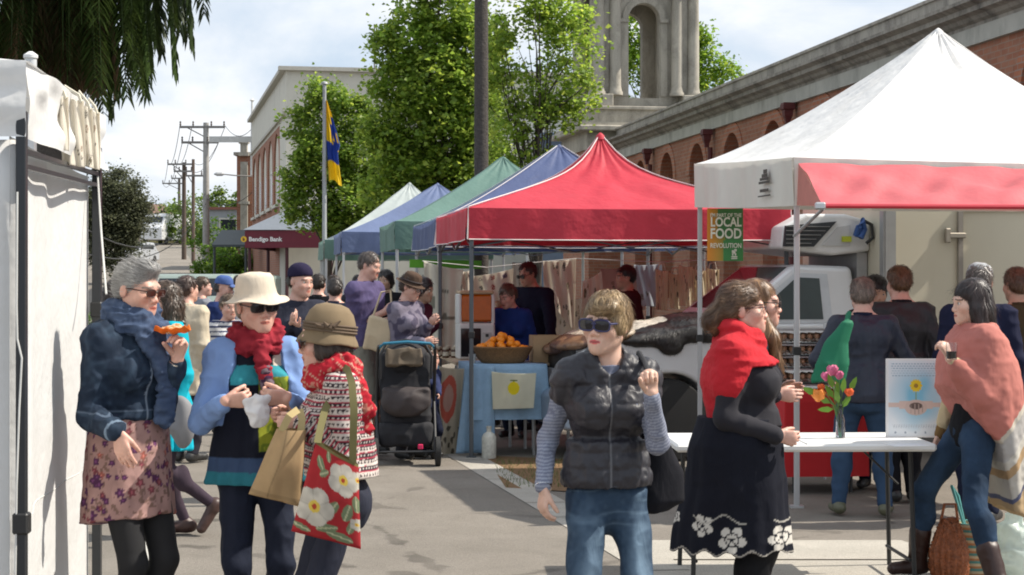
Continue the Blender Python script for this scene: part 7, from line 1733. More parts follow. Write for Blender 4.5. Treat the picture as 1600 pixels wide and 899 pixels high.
def stalls():
    row = lambda x, D: at(x, 0, D)[:2]
    # fruit table with blue cloth
    o = V3(-.40, 16.35, 0); u = unit(V3(1, .136, 0)); v = unit(V3(-.136, 1, 0)); zt = .845
    t = thing('trestle_table', 'fruit stall trestle table under the pale blue cloth', 'table', tuple(o));
    m = MB(); a = u * .06 + v * .05
    def L2(s, r): p = u * s + v * r; return (p[0], p[1])
    m.add([(*L2(.04, .04), zt - .03), (*L2(.66, .04), zt - .03), (*L2(.66, .7), zt - .03), (*L2(.04, .7), zt - .03)] + [(*L2(.04, .04), zt - .06), (*L2(.66, .04), zt - .06), (*L2(.66, .7), zt - .06), (*L2(.04, .7), zt - .06)], [(0, 1, 2, 3), (7, 6, 5, 4), (0, 4, 5, 1), (1, 5, 6, 2), (2, 6, 7, 3), (3, 7, 4, 0)]); m.obj('tabletop', M('plywood', (.4, .3, .2), .7), t)
    for s, r in ((.08, .08), (.62, .08), (.62, .66), (.08, .66)): m = MB(); p = L2(s, r); m.tube([(*p, 0), (*p, zt - .06)], .016, 6); m.obj('leg', gm_(), t)
    bl = M('bluecloth', (.27, .42, .58), .9, var=.12, vs=16, bump=.8, bs=90, bd=.006)
    c = thing('tablecloth', 'pale blue tablecloth hanging in folds at the fruit stall', 'tablecloth', tuple(o));
    cloth_skirt('cloth', [L2(0, 0), L2(.72, 0), L2(.72, .76), L2(0, .76)], zt, .34, bl, c, 9, .014, .03, 2)
    def f(s, w): p = u * (-.02 + .26 * s - .10 * w * (1 - s)) - v * (.035 + .02 * math.sin(9 * s + w)); return (p[0], p[1], zt - .01 - (zt - .05) * w)
    P, Q = sheet(f, 40, 24, .004); mesh_np('corner_drape', P, Q, bl, c)
    # side table running back, with cream printed cloth
    t2 = thing('side_table', 'second stall table running back along the tent side under a printed cloth', 'table', tuple(o))
    m = MB()
    P4 = [L2(-.02, .85), L2(.5, .85), L2(.5, 2.7), L2(-.02, 2.7)]; m.add([(*p, zt - .02) for p in P4] + [(*p, zt - .05) for p in P4], [(0, 1, 2, 3), (7, 6, 5, 4), (0, 4, 5, 1), (1, 5, 6, 2), (2, 6, 7, 3), (3, 7, 4, 0)]); m.obj('tabletop', M('plywood'), t2)
    for p in P4: m = MB(); m.tube([(*p, 0), (*p, zt - .05)], .016, 6); m.obj('leg', gm_(), t2)
    def pr(U, W):
        C = np.tile(V3(.50, .44, .34), (len(U), 1)); n3 = np.stack([U, W, U * 0], 1); k = np.hypot((U - .42) * .8, (W - .35) * 1.0) + .05 * vnoise(n3, 6, 1); C[(k < .26) & (W > .08)] = (.52, .12, .08); C[(k < .14)] = (.50, .30, .24); C[(W > .66) & (vnoise(n3, 16, 3) > .1)] = (.12, .10, .07); C[U < .05] = (.2, .38, .5); return C
    towel('printed_cloth', 'cream stall cloth with a big red printed bird hanging at the left side', (684, 572), (728, 576), (676, 708), (718, 716), 16.55, pr, 'cloth', res=70)
    lemon = lambda U, W: np.where((np.hypot((U - .50) * 1.1, (W - .42) * .80) < .15)[:, None], V3(.72, .60, .02), np.where(((np.abs(U - .5) < .02 + .06 * (W < .22)) & (W > .17) & (W < .25))[:, None], V3(.15, .2, .05), V3(.62, .60, .48)))
    towel('tea_towel', 'cream tea towel printed with a yellow lemon over the blue tablecloth', (768, 581), (838, 583), (770, 640), (834, 638), 16.28, lemon, res=60, wave=.006)
    # basket with oranges
    bc = V3(at(785, 560, 16.65)); bz = zt + .005; t = thing('wicker_basket', 'brown woven basket heaped with oranges on the blue cloth', 'basket', (bc[0], bc[1], bz))
    wk = M('wicker', (.23, .125, .05), .8, var=.4, vs=60, bump=1, bs=120, bd=.01)
    m = MB()
    def wob(r, z, a): return (r * (1 + .15 * abs(math.cos(a)) ** 2 + .02 * math.sin(24 * a + z * 200)), z)
    m.lathe([(.17, 0), (.20, .04), (.215, .08), (.235, .12), (.245, .14), (.235, .142), (.205, .09), (.17, .02)], n=64, wob=wob); m.obj('weave', wk, t, smooth=True)
    m = MB(); m.tube([(.27 * math.cos(a), .24 * math.sin(a), .142) for a in np.linspace(0, 2 * math.pi, 33)], .012, 6, False); m.obj('rim', wk, t, smooth=True)
    om = M('orange', (.85, .27, .01), .45, var=.08, bump=.5, bs=180, bd=.002); mm = MB(); mm.lathe([(.0365 * math.sin(a), -.0365 * .95 * math.cos(a)) for a in np.linspace(.02, math.pi - .02, 12)], n=16)
    src = mm.obj('orange', om, None, smooth=True); tag(src, 'ripe orange piled in the brown wicker basket on the blue cloth', 'orange', 'oranges in the basket'); rng = np.random.default_rng(8); first = True
    for lay, (n, rr, z) in enumerate(((12, .185, .135), (9, .12, .165), (5, .075, .21), (2, .03, .25))):
        for i in range(n):
            a = 2 * math.pi * i / n + lay * .4; p = (bc[0] + rr * 1.15 * math.cos(a), bc[1] + rr * math.sin(a), bz + z + rng.normal(0, .006))
            if first: src.location = p; first = False
            else: q = src.copy(); q.location = p; q.rotation_euler = tuple(rng.uniform(0, 3, 3)); COL.objects.link(q)
    def cbox(name, label, cat, px, py, D, w, d, h, col, rz=8, z=None, open_=False):
        p = V3(at(px, py, D)); z = zt if z is None else z; t = thing(name, label, cat, (p[0], p[1], z), math.radians(rz)); m = MB()
        th_ = .006
        for (cx, cy, ww, dd) in ((0, -d / 2, w, th_), (0, d / 2, w, th_), (-w / 2, 0, th_, d), (w / 2, 0, th_, d)): m.box((cx, cy, h / 2), (ww, dd, h))
        m.box((0, 0, th_ / 2), (w - .01, d - .01, th_)); m.obj('side', M('card%s' % (col,), col, .85, var=.08), t); return t
    cbox('cardboard_box', 'plain tan cardboard box right of the orange basket', 'box', 858, 560, 16.9, .34, .24, .25, (.40, .27, .15), z=zt)
    # box support beyond the table end
    sp = thing('folding_stand', 'small folding stand under the cardboard box', 'stand', (V3(at(858, 560, 16.9))[0], 16.9, 0)); m = MB(); m.box((0.02, 0, zt - .015), (.42, .34, .025)); m.obj('top', M('plywood'), sp)
    for x, y in ((-.15, -.1), (.18, -.1), (.18, .1), (-.15, .1)): m = MB(); m.tube([(x, y, 0), (x, y, zt - .02)], .014, 6); m.obj('leg', gm_(), sp)
    # juice machine: white cabinet, dark front, orange tank on top
    p = V3(at(742, 540, 17.9)); t = thing('juice_dispenser', 'juice machine with wide orange tank on top at the fruit stall', 'juice dispenser', (p[0], p[1], zt - .02), math.radians(8))
    jw = M('machinewhite', (.62, .62, .60), .4, bump=0)
    m = MB(); m.box((0, 0, .18), (.36, .34, .36), bev=.015); m.box((-.165, 0, .50), (.035, .30, .30), bev=.01); m.box((.165, 0, .50), (.035, .30, .30), bev=.01); m.obj('cabinet', jw, t)
    m = MB(); m.box((-.06, -.172, .17), (.20, .012, .28), bev=.004); m.obj('glass_front', M('blackglass', (.015, .015, .018), .1, bump=0), t)
    m = MB(); m.box((.10, -.175, .22), (.09, .012, .10), bev=.004); m.obj('control_panel', M('machinegrey', (.45, .45, .43), .5, bump=0), t); m = MB(); m.box((.10, -.182, .24), (.03, .01, .03)); m.obj('button', M('blackplastic', (.02, .02, .02), .5, bump=0), t)
    m = MB(); m.box((0, 0, .51), (.32, .30, .27), bev=.02); m.obj('tank', M('juice', (.62, .14, .01), .25, var=.15, vs=8, bump=0, transl=.2), t); m = MB(); m.box((0, 0, .665), (.34, .32, .035), bev=.01); m.obj('lid', M('tanlid', (.45, .33, .2), .5), t)
    # jars
    jar = thing('jar', 'small jar of dark preserve with label in the row at the back of the stall', 'jar', (0, 0, 0), 0, 'jars of preserve in a row')
    m = MB(); m.lathe([(.03, 0), (.034, .01), (.034, .07), (.028, .085)], n=16); m.obj('glass', M('jam', (.07, .025, .012), .15, bump=0), jar, smooth=True); m = MB(); m.lathe([(.030, .085), (.031, .103), (.02, .105)], n=16); m.obj('lid', M('jarlid', (.5, .45, .35), .4, .4), jar, smooth=True)
    m = MB(); m.lathe([(.0348, .02), (.0348, .06)], n=16); m.obj('label', M('jarlabel', (.55, .5, .4), .8), jar, smooth=True)
    first = True
    for r_, yy in enumerate((18.15, 18.45)):
        for i in range(4):
            loc = (gx(683 + i * 13.5, yy) + .02 * r_, yy, zt - .02 + 0)
            if first: jar.location = loc; first = False
            else: dup(jar, loc)
    m = MB(); t = thing('white_bottle', 'white printed plastic drum standing under the blue cloth corner', 'drum', (gx(764, 16.15), 16.15, 0)); m.lathe([(.06, 0), (.065, .02), (.065, .20), (.05, .23), (.022, .25), (.022, .28)], n=20); m.obj('body', M('drumwhite', (.62, .62, .55), .5, var=.25, vs=30), t, smooth=True)
    m = MB(); m.lathe([(.025, .28), (.025, .30)], n=12); m.obj('cap', M('capw', (.5, .5, .45), .5), t)
    m = MB(); t = thing('paper_cup', 'white takeaway cup beside the basket of oranges', 'cup', (gx(738, 16.6), 16.6, zt)); m.lathe([(.025, 0), (.035, .085)], n=14); m.obj('cup', M('cupw', (.65, .65, .62), .6), t, smooth=True)
    # hanging goods at the back of the stall
    bk = (.04, .04, .035)
    towel('tea_towel', 'long cream tea towel with blurry block prints hung left of the stall pole', (662, 408), (724, 422), (668, 575), (706, 568), 19.2, lambda U, W: np.where((((np.abs(U - .22) < .08) & (np.abs(W - .38) < .06)) | ((np.abs(W - .52) < .012)) | ((np.hypot(U - .6, (W - .50) * 2) < .07)) | ((np.abs(U - .55) < .14) & (np.abs(W - .24) < .018) & (np.sin(U * 90) > -.3)))[:, None], V3(.25, .25, .2), V3(.62, .60, .52)))
    towel('tea_towel', 'cream tea towel with a grid of small dark plant prints behind the juice tank', (737, 432), (802, 420), (742, 470), (800, 470), 19.4, prints(2, 9, [(.10, .11, .09), (.35, .08, .06), (.12, .10, .16)], r=(.07, .10), grid=True))
    towel('tea_towel', 'pale printed tea towel hung right of the man in dark sunglasses', (848, 408), (900, 404), (850, 460), (898, 520), 19.5, prints(5, 12, [(.12, .14, .12), (.3, .3, .2)], r=(.04, .07)))
    towel('tea_towel', 'faded pink printed cloth hung behind the dark haired man', (938, 420), (1010, 418), (935, 490), (1008, 484), 19.9, prints(7, 6, [(.14, .13, .10), (.35, .22, .18)], base=(.52, .34, .30), r=(.04, .07)))
    towel('tea_towel', 'grey blue printed cloth hanging between pink cloth and cream bags', (990, 414), (1034, 412), (1000, 478), (1038, 480), 19.7, prints(9, 7, [(.16, .18, .14), (.4, .42, .4)], base=(.42, .47, .52), r=(.05, .09)))
    towel('tea_towel', 'cream cloth with leafy prints hung behind the blonde hair of the vest woman', (910, 440), (940, 424), (906, 540), (950, 540), 19.3, prints(11, 14, [(.14, .14, .08), (.3, .2, .1)], r=(.05, .08)))
    towel('tea_towel', 'narrow cream cloth hung between the left pole and the plant print towel', (716, 424), (738, 422), (712, 468), (736, 466), 19.3, prints(31, 5, [(.2, .2, .15)], r=(.05, .09)))
    towel('tea_towel', 'cream cloth hung just left of the man in dark sunglasses', (800, 410), (836, 408), (802, 520), (838, 524), 20.1, prints(33, 12, [(.12, .14, .12), (.3, .25, .15)], r=(.03, .06)))
    towel('tea_towel', 'wide pale cloth hung low behind the cardboard box', (866, 470), (912, 466), (864, 548), (908, 545), 20.0, prints(35, 10, [(.2, .2, .16), (.35, .3, .2)], r=(.04, .07)))
    for i, (a, b, y0, y1) in enumerate(((1024, 1044, 420, 484), (1045, 1064, 426, 482), (1060, 1082, 414, 478), (1082, 1104, 420, 470), (1103, 1124, 418, 462))):
        lab = ['leftmost cream calico bag pegged on the line behind the truck bonnet', 'second calico bag on the line, narrow with a dark vertical print', 'third calico bag on the line, hung highest', 'fourth calico bag on the line beside the white pole', 'rightmost calico bag on the line next to the brick wall'][i]
        t = towel('calico_bag', lab, (a, y0), (b, y0 + 3), (a + 1, y1), (b - 1, y1 + 2), 18.9 + .1 * (i % 2), prints(20 + i, 5, [(.12, .11, .08), (.32, .26, .16)], base=(.66, .60, .46), r=(.05, .10)), 'bag', 'calico bags pegged on a line')
        c = V3(t.location); s = 18.9 / F; m = MB(); w2 = (b - a) * s / 2; h2 = (y1 - y0) * s / 2
        m.tube([(-w2 * .6, 0, h2), (-w2 * .4, -.01, h2 + .05), (w2 * .3, -.01, h2 + .06), (w2 * .55, 0, h2 - .01)], .008, 5); m.obj('handle', M('calicostrap', (.6, .56, .46), .9), t, smooth=True)
    m = MB(); m.tube([at(660, 408, 19.3), at(760, 418, 19.5), at(900, 404, 19.6), at(1030, 410, 19.3), at(1130, 405, 18.9)], .005, 5); tag(m.obj('clothes_line', M('rope'), None), 'thin line across the back of the red stall holding cloths and bags', 'line')
    # green banner strip and back wall of the neighbouring stall
    m = MB(); m.beam(at(640, 412, 21.5), at(752, 414, 21.8), .015, .10); tag(m.obj('green_banner', M('limegreen', (.17, .50, .04), .6), None), 'narrow lime green strip stretched across the stall behind the tea towels', 'banner')
    m = MB(); m.beam(at(730, 462, 20.6), at(790, 462, 20.6), .02, .05); tag(m.obj('stall_shelf', M('tealshelf', (.20, .36, .36), .6), None), 'small pale teal shelf edge behind the juice tank', 'shelf')
    # red covered table behind, egg rack
    D = 13.5; o = V3(gx(1228, D), D, 0); t = thing('tablecloth', 'bright red cloth over the low table beyond the white table', 'tablecloth', tuple(o)); cloth_skirt('cloth', [(0, 0), (.62, .06), (.60, .74), (-.02, .68)], .76, .14, M('redcloth', (.52, .018, .022), .85, var=.08), t, 11, .012, .02)
    t = thing('folding_table', 'low folding table hidden under the bright red cloth', 'table', tuple(o)); m = MB(); m.box((.30, .37, .735), (.5, .55, .03), rotm(5)); m.obj('tabletop', M('plywood'), t)
    for x, y in ((.08, .12), (.52, .16), (.52, .62), (.06, .6)): m = MB(); m.tube([(x, y, 0), (x, y, .73)], .014, 6); m.obj('leg', M('blackplastic'), t)
    D = 14.3; s = F / D; x0, x1 = gx(1178, D), gx(1300, D); t = thing('egg_rack', 'grey metal rack of egg trays beside the truck door', 'rack', ((x0 + x1) / 2, D, 0), math.radians(5)); w = x1 - x0
    for x in (-w / 2, w / 2):
        for y in (-.2, .2): m = MB(); m.tube([(x, y, 0), (x, y, gz(508, D))], .012, 6); m.obj('post', gm_(), t)
    zs = [gz(y, D) for y in (598, 574, 555, 536, 513)]
    for z in zs: m = MB(); m.box((0, 0, z - .008), (w, .42, .012)); m.obj('shelf', M('shelfgrey', (.45, .45, .45), .4, .5), t)
    tray = None
    for k, z in enumerate(zs[:4]):
        for j in range(2):
            loc = ((x0 + x1) / 2 - w * .25 + j * w * .5, D - .02, z);
            if tray is None:
                tray = thing('egg_tray', 'grey pulp egg tray stacked on the metal rack', 'egg tray', loc, math.radians(5), 'egg trays on the rack')
                nn = 34; U, W = np.meshgrid(np.linspace(-1, 1, nn), np.linspace(-1, 1, nn), indexing='ij'); P = np.stack([U * .14, W * .17, .030 + .016 * np.cos(U * 12.5) * np.cos(W * 15)], 2).reshape(-1, 3); V, Q = grid_faces(P, nn, nn, .003); mesh_np('pulp', V, Q, M('pulp', (.30, .26, .22), .95, var=.1), tray)
                m = MB()
                for a in range(5):
                    for b in range(5):
                        mm = MB(); mm.lathe([(.021 * math.sin(q), .045 - .027 * math.cos(q)) for q in np.linspace(.05, 3.1, 7)], ((a - 2) * .056, (b - 2) * .062, .01), 8); n0 = len(m.v); m.v += mm.v; m.f += [tuple(i + n0 for i in f) for f in mm.f]
                tag(m.obj('eggs', M('egg', (.48, .28, .17), .5, var=.15), tray, smooth=True), kind='stuff')
            else: dup(tray, loc)
    # white folding table
    D = 9.55; xa, xb = gx(1052, D), gx(1462, D); t = thing('folding_table', 'long white plastic folding table with vase and poster on it', 'table', ((xa + xb) / 2, D + .35, 0), math.radians(2))
    w = xb - xa; m = MB(); m.box((0, 0, .735), (w, .72, .042), bev=.012); m.obj('tabletop', M('tablewhite', (.74, .74, .72), .45, var=.03), t)
    for sx in (-1, 1):
        for sy in (-1, 1): m = MB(); m.tube([(sx * (w / 2 - .10), sy * .28, 0), (sx * (w / 2 - .12), sy * .26, .715)], .013, 8); m.obj('leg', M('blackplastic'), t)
        m = MB(); m.tube([(sx * (w / 2 - .12), -.26, .12), (sx * (w / 2 - .12), .26, .12)], .010, 6); m.obj('brace', M('blackplastic'), t); m = MB(); m.tube([(sx * (w / 2 - .12), 0, .50), (sx * (w / 2 - .34), 0, .71)], .007, 6); m.obj('brace', M('blackplastic'), t)
    m = MB(); m.box((0, 0, .7575), (.008, .70, .003)); m.obj('hinge_seam', M('seamgrey', (.4, .4, .4), .6), t)
    zt2 = .757
    # vase with flowers
    p = V3(at(1313, 684, 9.9)); s = 9.9 / F; t = thing('glass_bottle', 'clear glass bottle vase on the white table', 'vase', (p[0], p[1], zt2))
    m = MB(); m.lathe([(.022, 0), (.026, .005), (.026, .10), (.014, .135), (.013, .18), (.016, .183), (.011, .183), (.010, .135), (.022, .095), (.022, .006), (.001, .006)], n=20); m.obj('glass', M('glass', (.9, .93, .95), .03, trans=1, ior=1.45, bump=0, var=0), t, smooth=True)
    t = thing('bouquet', 'bunch of pink and orange roses with green leaves in the glass bottle', 'flowers', (p[0], p[1], zt2)); rng = np.random.default_rng(12)
    fl = [(1301, 578, (.65, .16, .30), .034), (1291, 588, (.66, .16, .32), .030), (1311, 586, (.62, .14, .28), .028), (1279, 617, (.90, .33, .06), .042), (1283, 605, (.80, .16, .03), .022), (1327, 613, (.85, .16, .04), .027), (1300, 600, (.7, .3, .35), .022)]
    for (fx, fy, c, R) in fl:
        q = V3(at(fx, fy, 9.9 + rng.uniform(-.04, .04))) - V3(p[0], p[1], zt2); m = MB(); m.tube([(0, 0, .03), (q[0] * .3, q[1] * .3, .18), tuple(q)], .0028, 5); st_ = m.obj('stem', M('stemgreen', (.08, .17, .03), .6), t, smooth=True)
        rows = [(math.sin(b) * R * (.75 + .25 * b / 3), -math.cos(b) * R * .85) for b in np.linspace(.1, 2.5, 9)] + [(R * .32, R * .45), (R * .12, R * .5)]
        m = MB(); m.lathe(rows, q, 30, wob=lambda r, z, a, R=R: (r * (1 + .16 * math.sin(5 * a + z / R * 4)), z + R * .14 * math.sin(3 * a + r / R * 7))); m.obj('flower', M('petal%s' % (c,), c, .6, transl=.3, bump=.8, bs=90, var=.3, vs=60), t, smooth=True)
    lv = [(1264, 611, -1.2), (1296, 612, .3), (1290, 640, -.6), (1318, 602, .5), (1333, 600, 1.0), (1308, 620, .8), (1287, 625, -1.6), (1322, 628, .7), (1298, 596, .1), (1270, 612, -.9), (1308, 606, .4)]
    for (fx, fy, an) in lv:
        q = V3(at(fx, fy, 9.9 + rng.uniform(-.05, .03))) - V3(p[0], p[1], zt2); d = unit(q - V3(0, 0, .16)); sd = unit(np.cross(d, V3(.2, 1, .1))); l = .045
        V = [q - d * l, q - d * l * .3 + sd * .017, q + d * l * .5 + sd * .012, q + d * l, q + d * l * .5 - sd * .012, q - d * l * .3 - sd * .017]; mesh_np('leaf', np.array(V), [(0, 1, 2, 3, 4, 5)], M('leafgreen', (.13, .26, .03), .5, transl=.3, bump=0), t, smooth=False)
        m = MB(); m.tube([(0, 0, .15), tuple(q * .6 + V3(0, 0, .08)), tuple(q - d * l)], .0018, 4); m.obj('stem', M('stemgreen'), t)
    # poster board
    D = 9.95; s = D / F; p = V3(at(1431, 626, D)); w, h = 92 * s, 122 * s; t = thing('poster', 'white framed poster of hands and a yellow flower standing on the table', 'poster', (p[0], p[1], zt2 + h / 2), 0)
    U = np.linspace(0, 1, 110); W = np.linspace(0, 1, 140); U, W = np.meshgrid(U, W, indexing='ij'); P = np.stack([(U - .5) * w, U * 0 - .004 + .06 * (W - .5) * 0, (.5 - W) * h], 2).reshape(-1, 3); V, Q = grid_faces(P, 110, 140); u_, w_ = U.ravel(), W.ravel(); n3 = np.stack([u_, w_, u_ * 0], 1)
    C = np.tile(V3(.72, .76, .80), (len(u_), 1)); bg = np.clip(1.25 - 2.6 * np.hypot((u_ - .5) * .9, w_ - .45) + .35 * vnoise(n3, 5, 2), 0, 1)[:, None]; C = C * (1 - bg) + V3(.22, .52, .70) * bg
    for k in range(6): C[(np.abs(w_ - .06 - .03 * k) < .006) & (np.sin(u_ * 120 + k * 9) > -.5) & (u_ > .08) & (u_ < .92)] = (.30, .42, .52)
    C[(np.abs(u_ - .50) < .008) & (w_ > .38) & (w_ < .60)] = (.25, .35, .12)
    a = np.arctan2(w_ - .34, u_ - .5); r = np.hypot((u_ - .5) * .78, w_ - .34); C[(r < .085 * (.75 + .25 * np.abs(np.cos(6 * a))))] = (.78, .55, .02); C[r < .028] = (.35, .20, .03)
    skn = V3(.66, .50, .44)
    for sg in (-1, 1): C[(np.abs(w_ - .585 - .12 * np.abs(u_ - .5) * 0) < .030 + .02 * (np.abs(u_ - .5) < .28)) & (sg * (u_ - .5) > .10)] = skn
    C[np.hypot((u_ - .5) * .9, (w_ - .62) * 1.7) < .17] = skn * .92; C[np.hypot((u_ - .5) * 1.0, (w_ - .60) * 2.6) < .11] = (.12, .08, .07); C[(np.hypot((u_ - .5) * .9, (w_ - .64) * 1.9) < .13) & (np.sin(u_ * 95) > .75)] = skn * .6
    for k in range(3): C[(np.abs(w_ - .84 - .02 * k) < .004) & (u_ > .1) & (u_ < .9) & (np.sin(u_ * 150 + k) > -.2)] = (.45, .5, .55)
    for k in range(5): C[np.hypot(u_ - .15 - .17 * k, (w_ - .94) * 1.3) < .018] = (.3, .35, .42)
    C[(u_ < .03) | (u_ > .97) | (w_ < .02) | (w_ > .98)] = (.78, .78, .78)
    mesh_np('print', V, Q, M('posterprint', vcol=True, rough=.5, bump=0, var=0), t, col=C, smooth=False); m = MB(); m.box((0, .004, 0), (w + .004, .012, h + .004)); m.box((0, .05, -h / 2 + .01), (w * .5, .10, .015)); m.beam((0, .008, .05), (0, .1, -h / 2 + .01), .02, .006); m.obj('backing', M('boardwhite', (.7, .7, .7), .6), t)
    m = MB(); m.box((0, 0, .003), (.19, .12, .004), rotm(12)); o = m.obj('leaflet', M('paperwhite', (.72, .73, .75), .7), None); o.location = (gx(1417, 9.45), 9.45, zt2); tag(o, 'loose white leaflet lying before the poster on the white table', 'leaflet')
    # bags on the ground at the lower right
    D = 9.7; p = V3(at(1483, 860, D)); t = thing('wicker_bag', 'glossy brown woven bag on the ground behind the poncho woman', 'bag', (p[0], D, 0)); brn = M('wovenbrown', (.30, .09, .03), .35, var=.5, vs=50, bump=1, bs=70, bd=.012)
    sdf_obj('body', [(ell((0, 0, .12), (.105, .09, .15)), 0, .02, 'add'), (ell((.0, 0, .26), (.07, .05, .09)), 0, .04, 'add')], .009, brn, t, disp=lambda P, nr: .010 * np.sin(P[:, 2] * 190) * np.sin(np.arctan2(P[:, 1], P[:, 0]) * 16 + (np.floor(P[:, 2] * 60) % 2) * 3.1) + .01 * vnoise(P, 14, 1))
    m = MB(); m.tube([(-.05, 0, .30), (-.03, -.02, .42), (.03, -.02, .42), (.05, 0, .30)], .008, 6); m.obj('handle', brn, t, smooth=True)
    p = V3(at(1522, 860, D + .15)); t = thing('striped_basket', 'teal and cream striped straw basket beside the brown woven bag', 'basket', (p[0], D + .15, 0))
    def cs(P, nr): return np.where((((P[:, 2] / .042) % 1) < .38)[:, None], V3(.08, .26, .24), np.where((((P[:, 2] / .042) % 1) < .6)[:, None], V3(.42, .20, .08), V3(.55, .45, .28)))
    sdf_obj('body', [(loft([(0, 0, 0, .085, .08), (.30, 0, 0, .115, .10)]), 0, 0, 'add'), (loft([(.02, 0, 0, .075, .07), (.33, 0, 0, .105, .09)]), 0, 0, 'sub')], .007, M('straw', vcol=True, rough=.8, bump=.6, bs=160), t, color=cs, disp=lambda P, nr: .003 * np.sin(P[:, 2] * 300))
    m = MB(); m.tube([(-.06, -.02, .28), (-.10, -.04, .40), (-.13, -.03, .50), (-.08, .03, .44), (-.04, .05, .28)], .009, 6); m.obj('handle', M('tealstrap', (.10, .34, .34), .7), t, smooth=True)
    p = V3(at(1588, 865, D + .1)); t = thing('plastic_bag', 'translucent white plastic shopping bag with greens at the right edge', 'plastic bag', (p[0], D + .1, 0)); sdf_obj('film', [(ell((0, 0, .14), (.12, .10, .17)), 0, .02, 'add'), (cap((0, 0, .25), (.02, 0, .38), .05, .03), 0, .05, 'add')], .009, M('plastic2', (.72, .80, .76), .3, transl=.4, bump=.3, bs=50, bd=.004, alpha=.85), t, disp=lambda P, nr: .03 * ridge(P, 11, 2) + .01 * ridge(P, 30, 5))
    # pram
    stroller()
def stroller():
    D = 15.7; s = D / F; x = gx(634, D); r = thing('stroller', 'black child stroller with bright blue handle seen from behind', 'stroller', (x, D, 0), math.radians(6)); bk = M('framebl', (.02, .02, .022), .4, bump=0); fb = M('strollerfabric', (.018, .018, .022), .85, var=.2, bump=.4)
    for sx in (-1, 1):
        for y, R in ((-.18, .13), (.42, .10)):
            m = MB(); m.lathe([(R * .7, -.025), (R, -.02), (R, .02), (R * .7, .025)], (sx * .27, y, R), 22, rotm(90, 0) @ rotm(0, 0, 0) @ rotm(0, 90) if False else np.array([[0, 0, 1], [0, 1, 0], [-1, 0, 0]], float)); o = m.obj('wheel', M('tyre', (.02, .02, .02), .8), r, smooth=True)
            m = MB(); m.lathe([(.02, -.02), (R * .68, -.018), (R * .68, .018), (.02, .02)], (sx * .27, y, R), 16, np.array([[0, 0, 1], [0, 1, 0], [-1, 0, 0]], float)); m.obj('hub', M('rim', (.4, .4, .42), .35, .7, bump=0), o, smooth=True)
        m = MB(); m.tube([(sx * .25, -.18, .13), (sx * .25, .05, .55), (sx * .25, -.12, .98), (sx * .24, -.20, 1.05)], .015, 8); m.tube([(sx * .25, .42, .10), (sx * .25, .05, .55)], .015, 8); m.obj('frame', bk, r, smooth=True)
    m = MB(); m.tube([(-.27, -.18, .13), (.27, -.18, .13)], .012, 6); m.obj('axle', bk, r)
    m = MB(); m.tube([(-.24, -.18, 1.03), (-.20, -.24, 1.07), (0, -.26, 1.085), (.20, -.24, 1.07), (.24, -.18, 1.03)], .013, 8); m.obj('handle', M('handleblue', (.02, .17, .28), .5), r, smooth=True)
    sdf_obj('seat_back', [(boxs((0, .02, .66), (.44, .10, .66), rotm(0, -12), .05), 0, .02, 'add'), (ell((0, .16, .46), (.22, .2, .14)), 0, .04, 'add')], .012, fb, r, disp=lambda P, nr: .010 * ridge(P, 9, 2))
    m = MB(); pts = [(-.22, -.02, .75), (-.23, .0, .95), (-.17, .04, 1.06), (0, .06, 1.09), (.17, .04, 1.06), (.23, .0, .95), (.22, -.02, .75)]; m.tube(pts, .013, 8); m.obj('hood_bow', bk, r, smooth=True)
    sdf_obj('hood', [(ell((0, .16, .90), (.22, .20, .17)), 0, 0, 'add'), (ell((0, .22, .84), (.19, .22, .15)), 0, .01, 'sub')], .011, fb, r, disp=lambda P, nr: .006 * ridge(P, 12, 2))
    sdf_obj('storage_bag', [(ell((0, -.12, .56), (.21, .09, .13)), 0, .02, 'add'), (boxs((0, -.10, .64), (.40, .10, .08), None, .03), 0, .03, 'add')], .010, M('bagbrown', (.045, .035, .035), .7, var=.2, bump=.4), r, disp=lambda P, nr: .014 * ridge(P * V3(1, 1, 1.6), 8, 3))
    sdf_obj('under_basket', [(boxs((0, .08, .27), (.46, .42, .20), None, .04), 0, .0, 'add')], .014, fb, r, disp=lambda P, nr: .012 * ridge(P, 8, 1))
    m = MB(); m.box((.12, -.16, .17), (.045, .02, .045), bev=.006); m.obj('reflector', M('pinkred', (.7, .03, .12), .3, bump=0), r)
    t = thing('paper_bag', 'brown paper parcel resting behind the stroller handle', 'paper bag', (x - .0, D - .22, .93), math.radians(6)); sdf_obj('paper', [(boxs((0, .08, .02), (.30, .10, .15), rotm(0, -8), .01), 0, 0, 'add')], .009, M('kraft', (.13, .10, .07), .85, var=.15), t, disp=lambda P, nr: .012 * ridge(P, 10, 3))
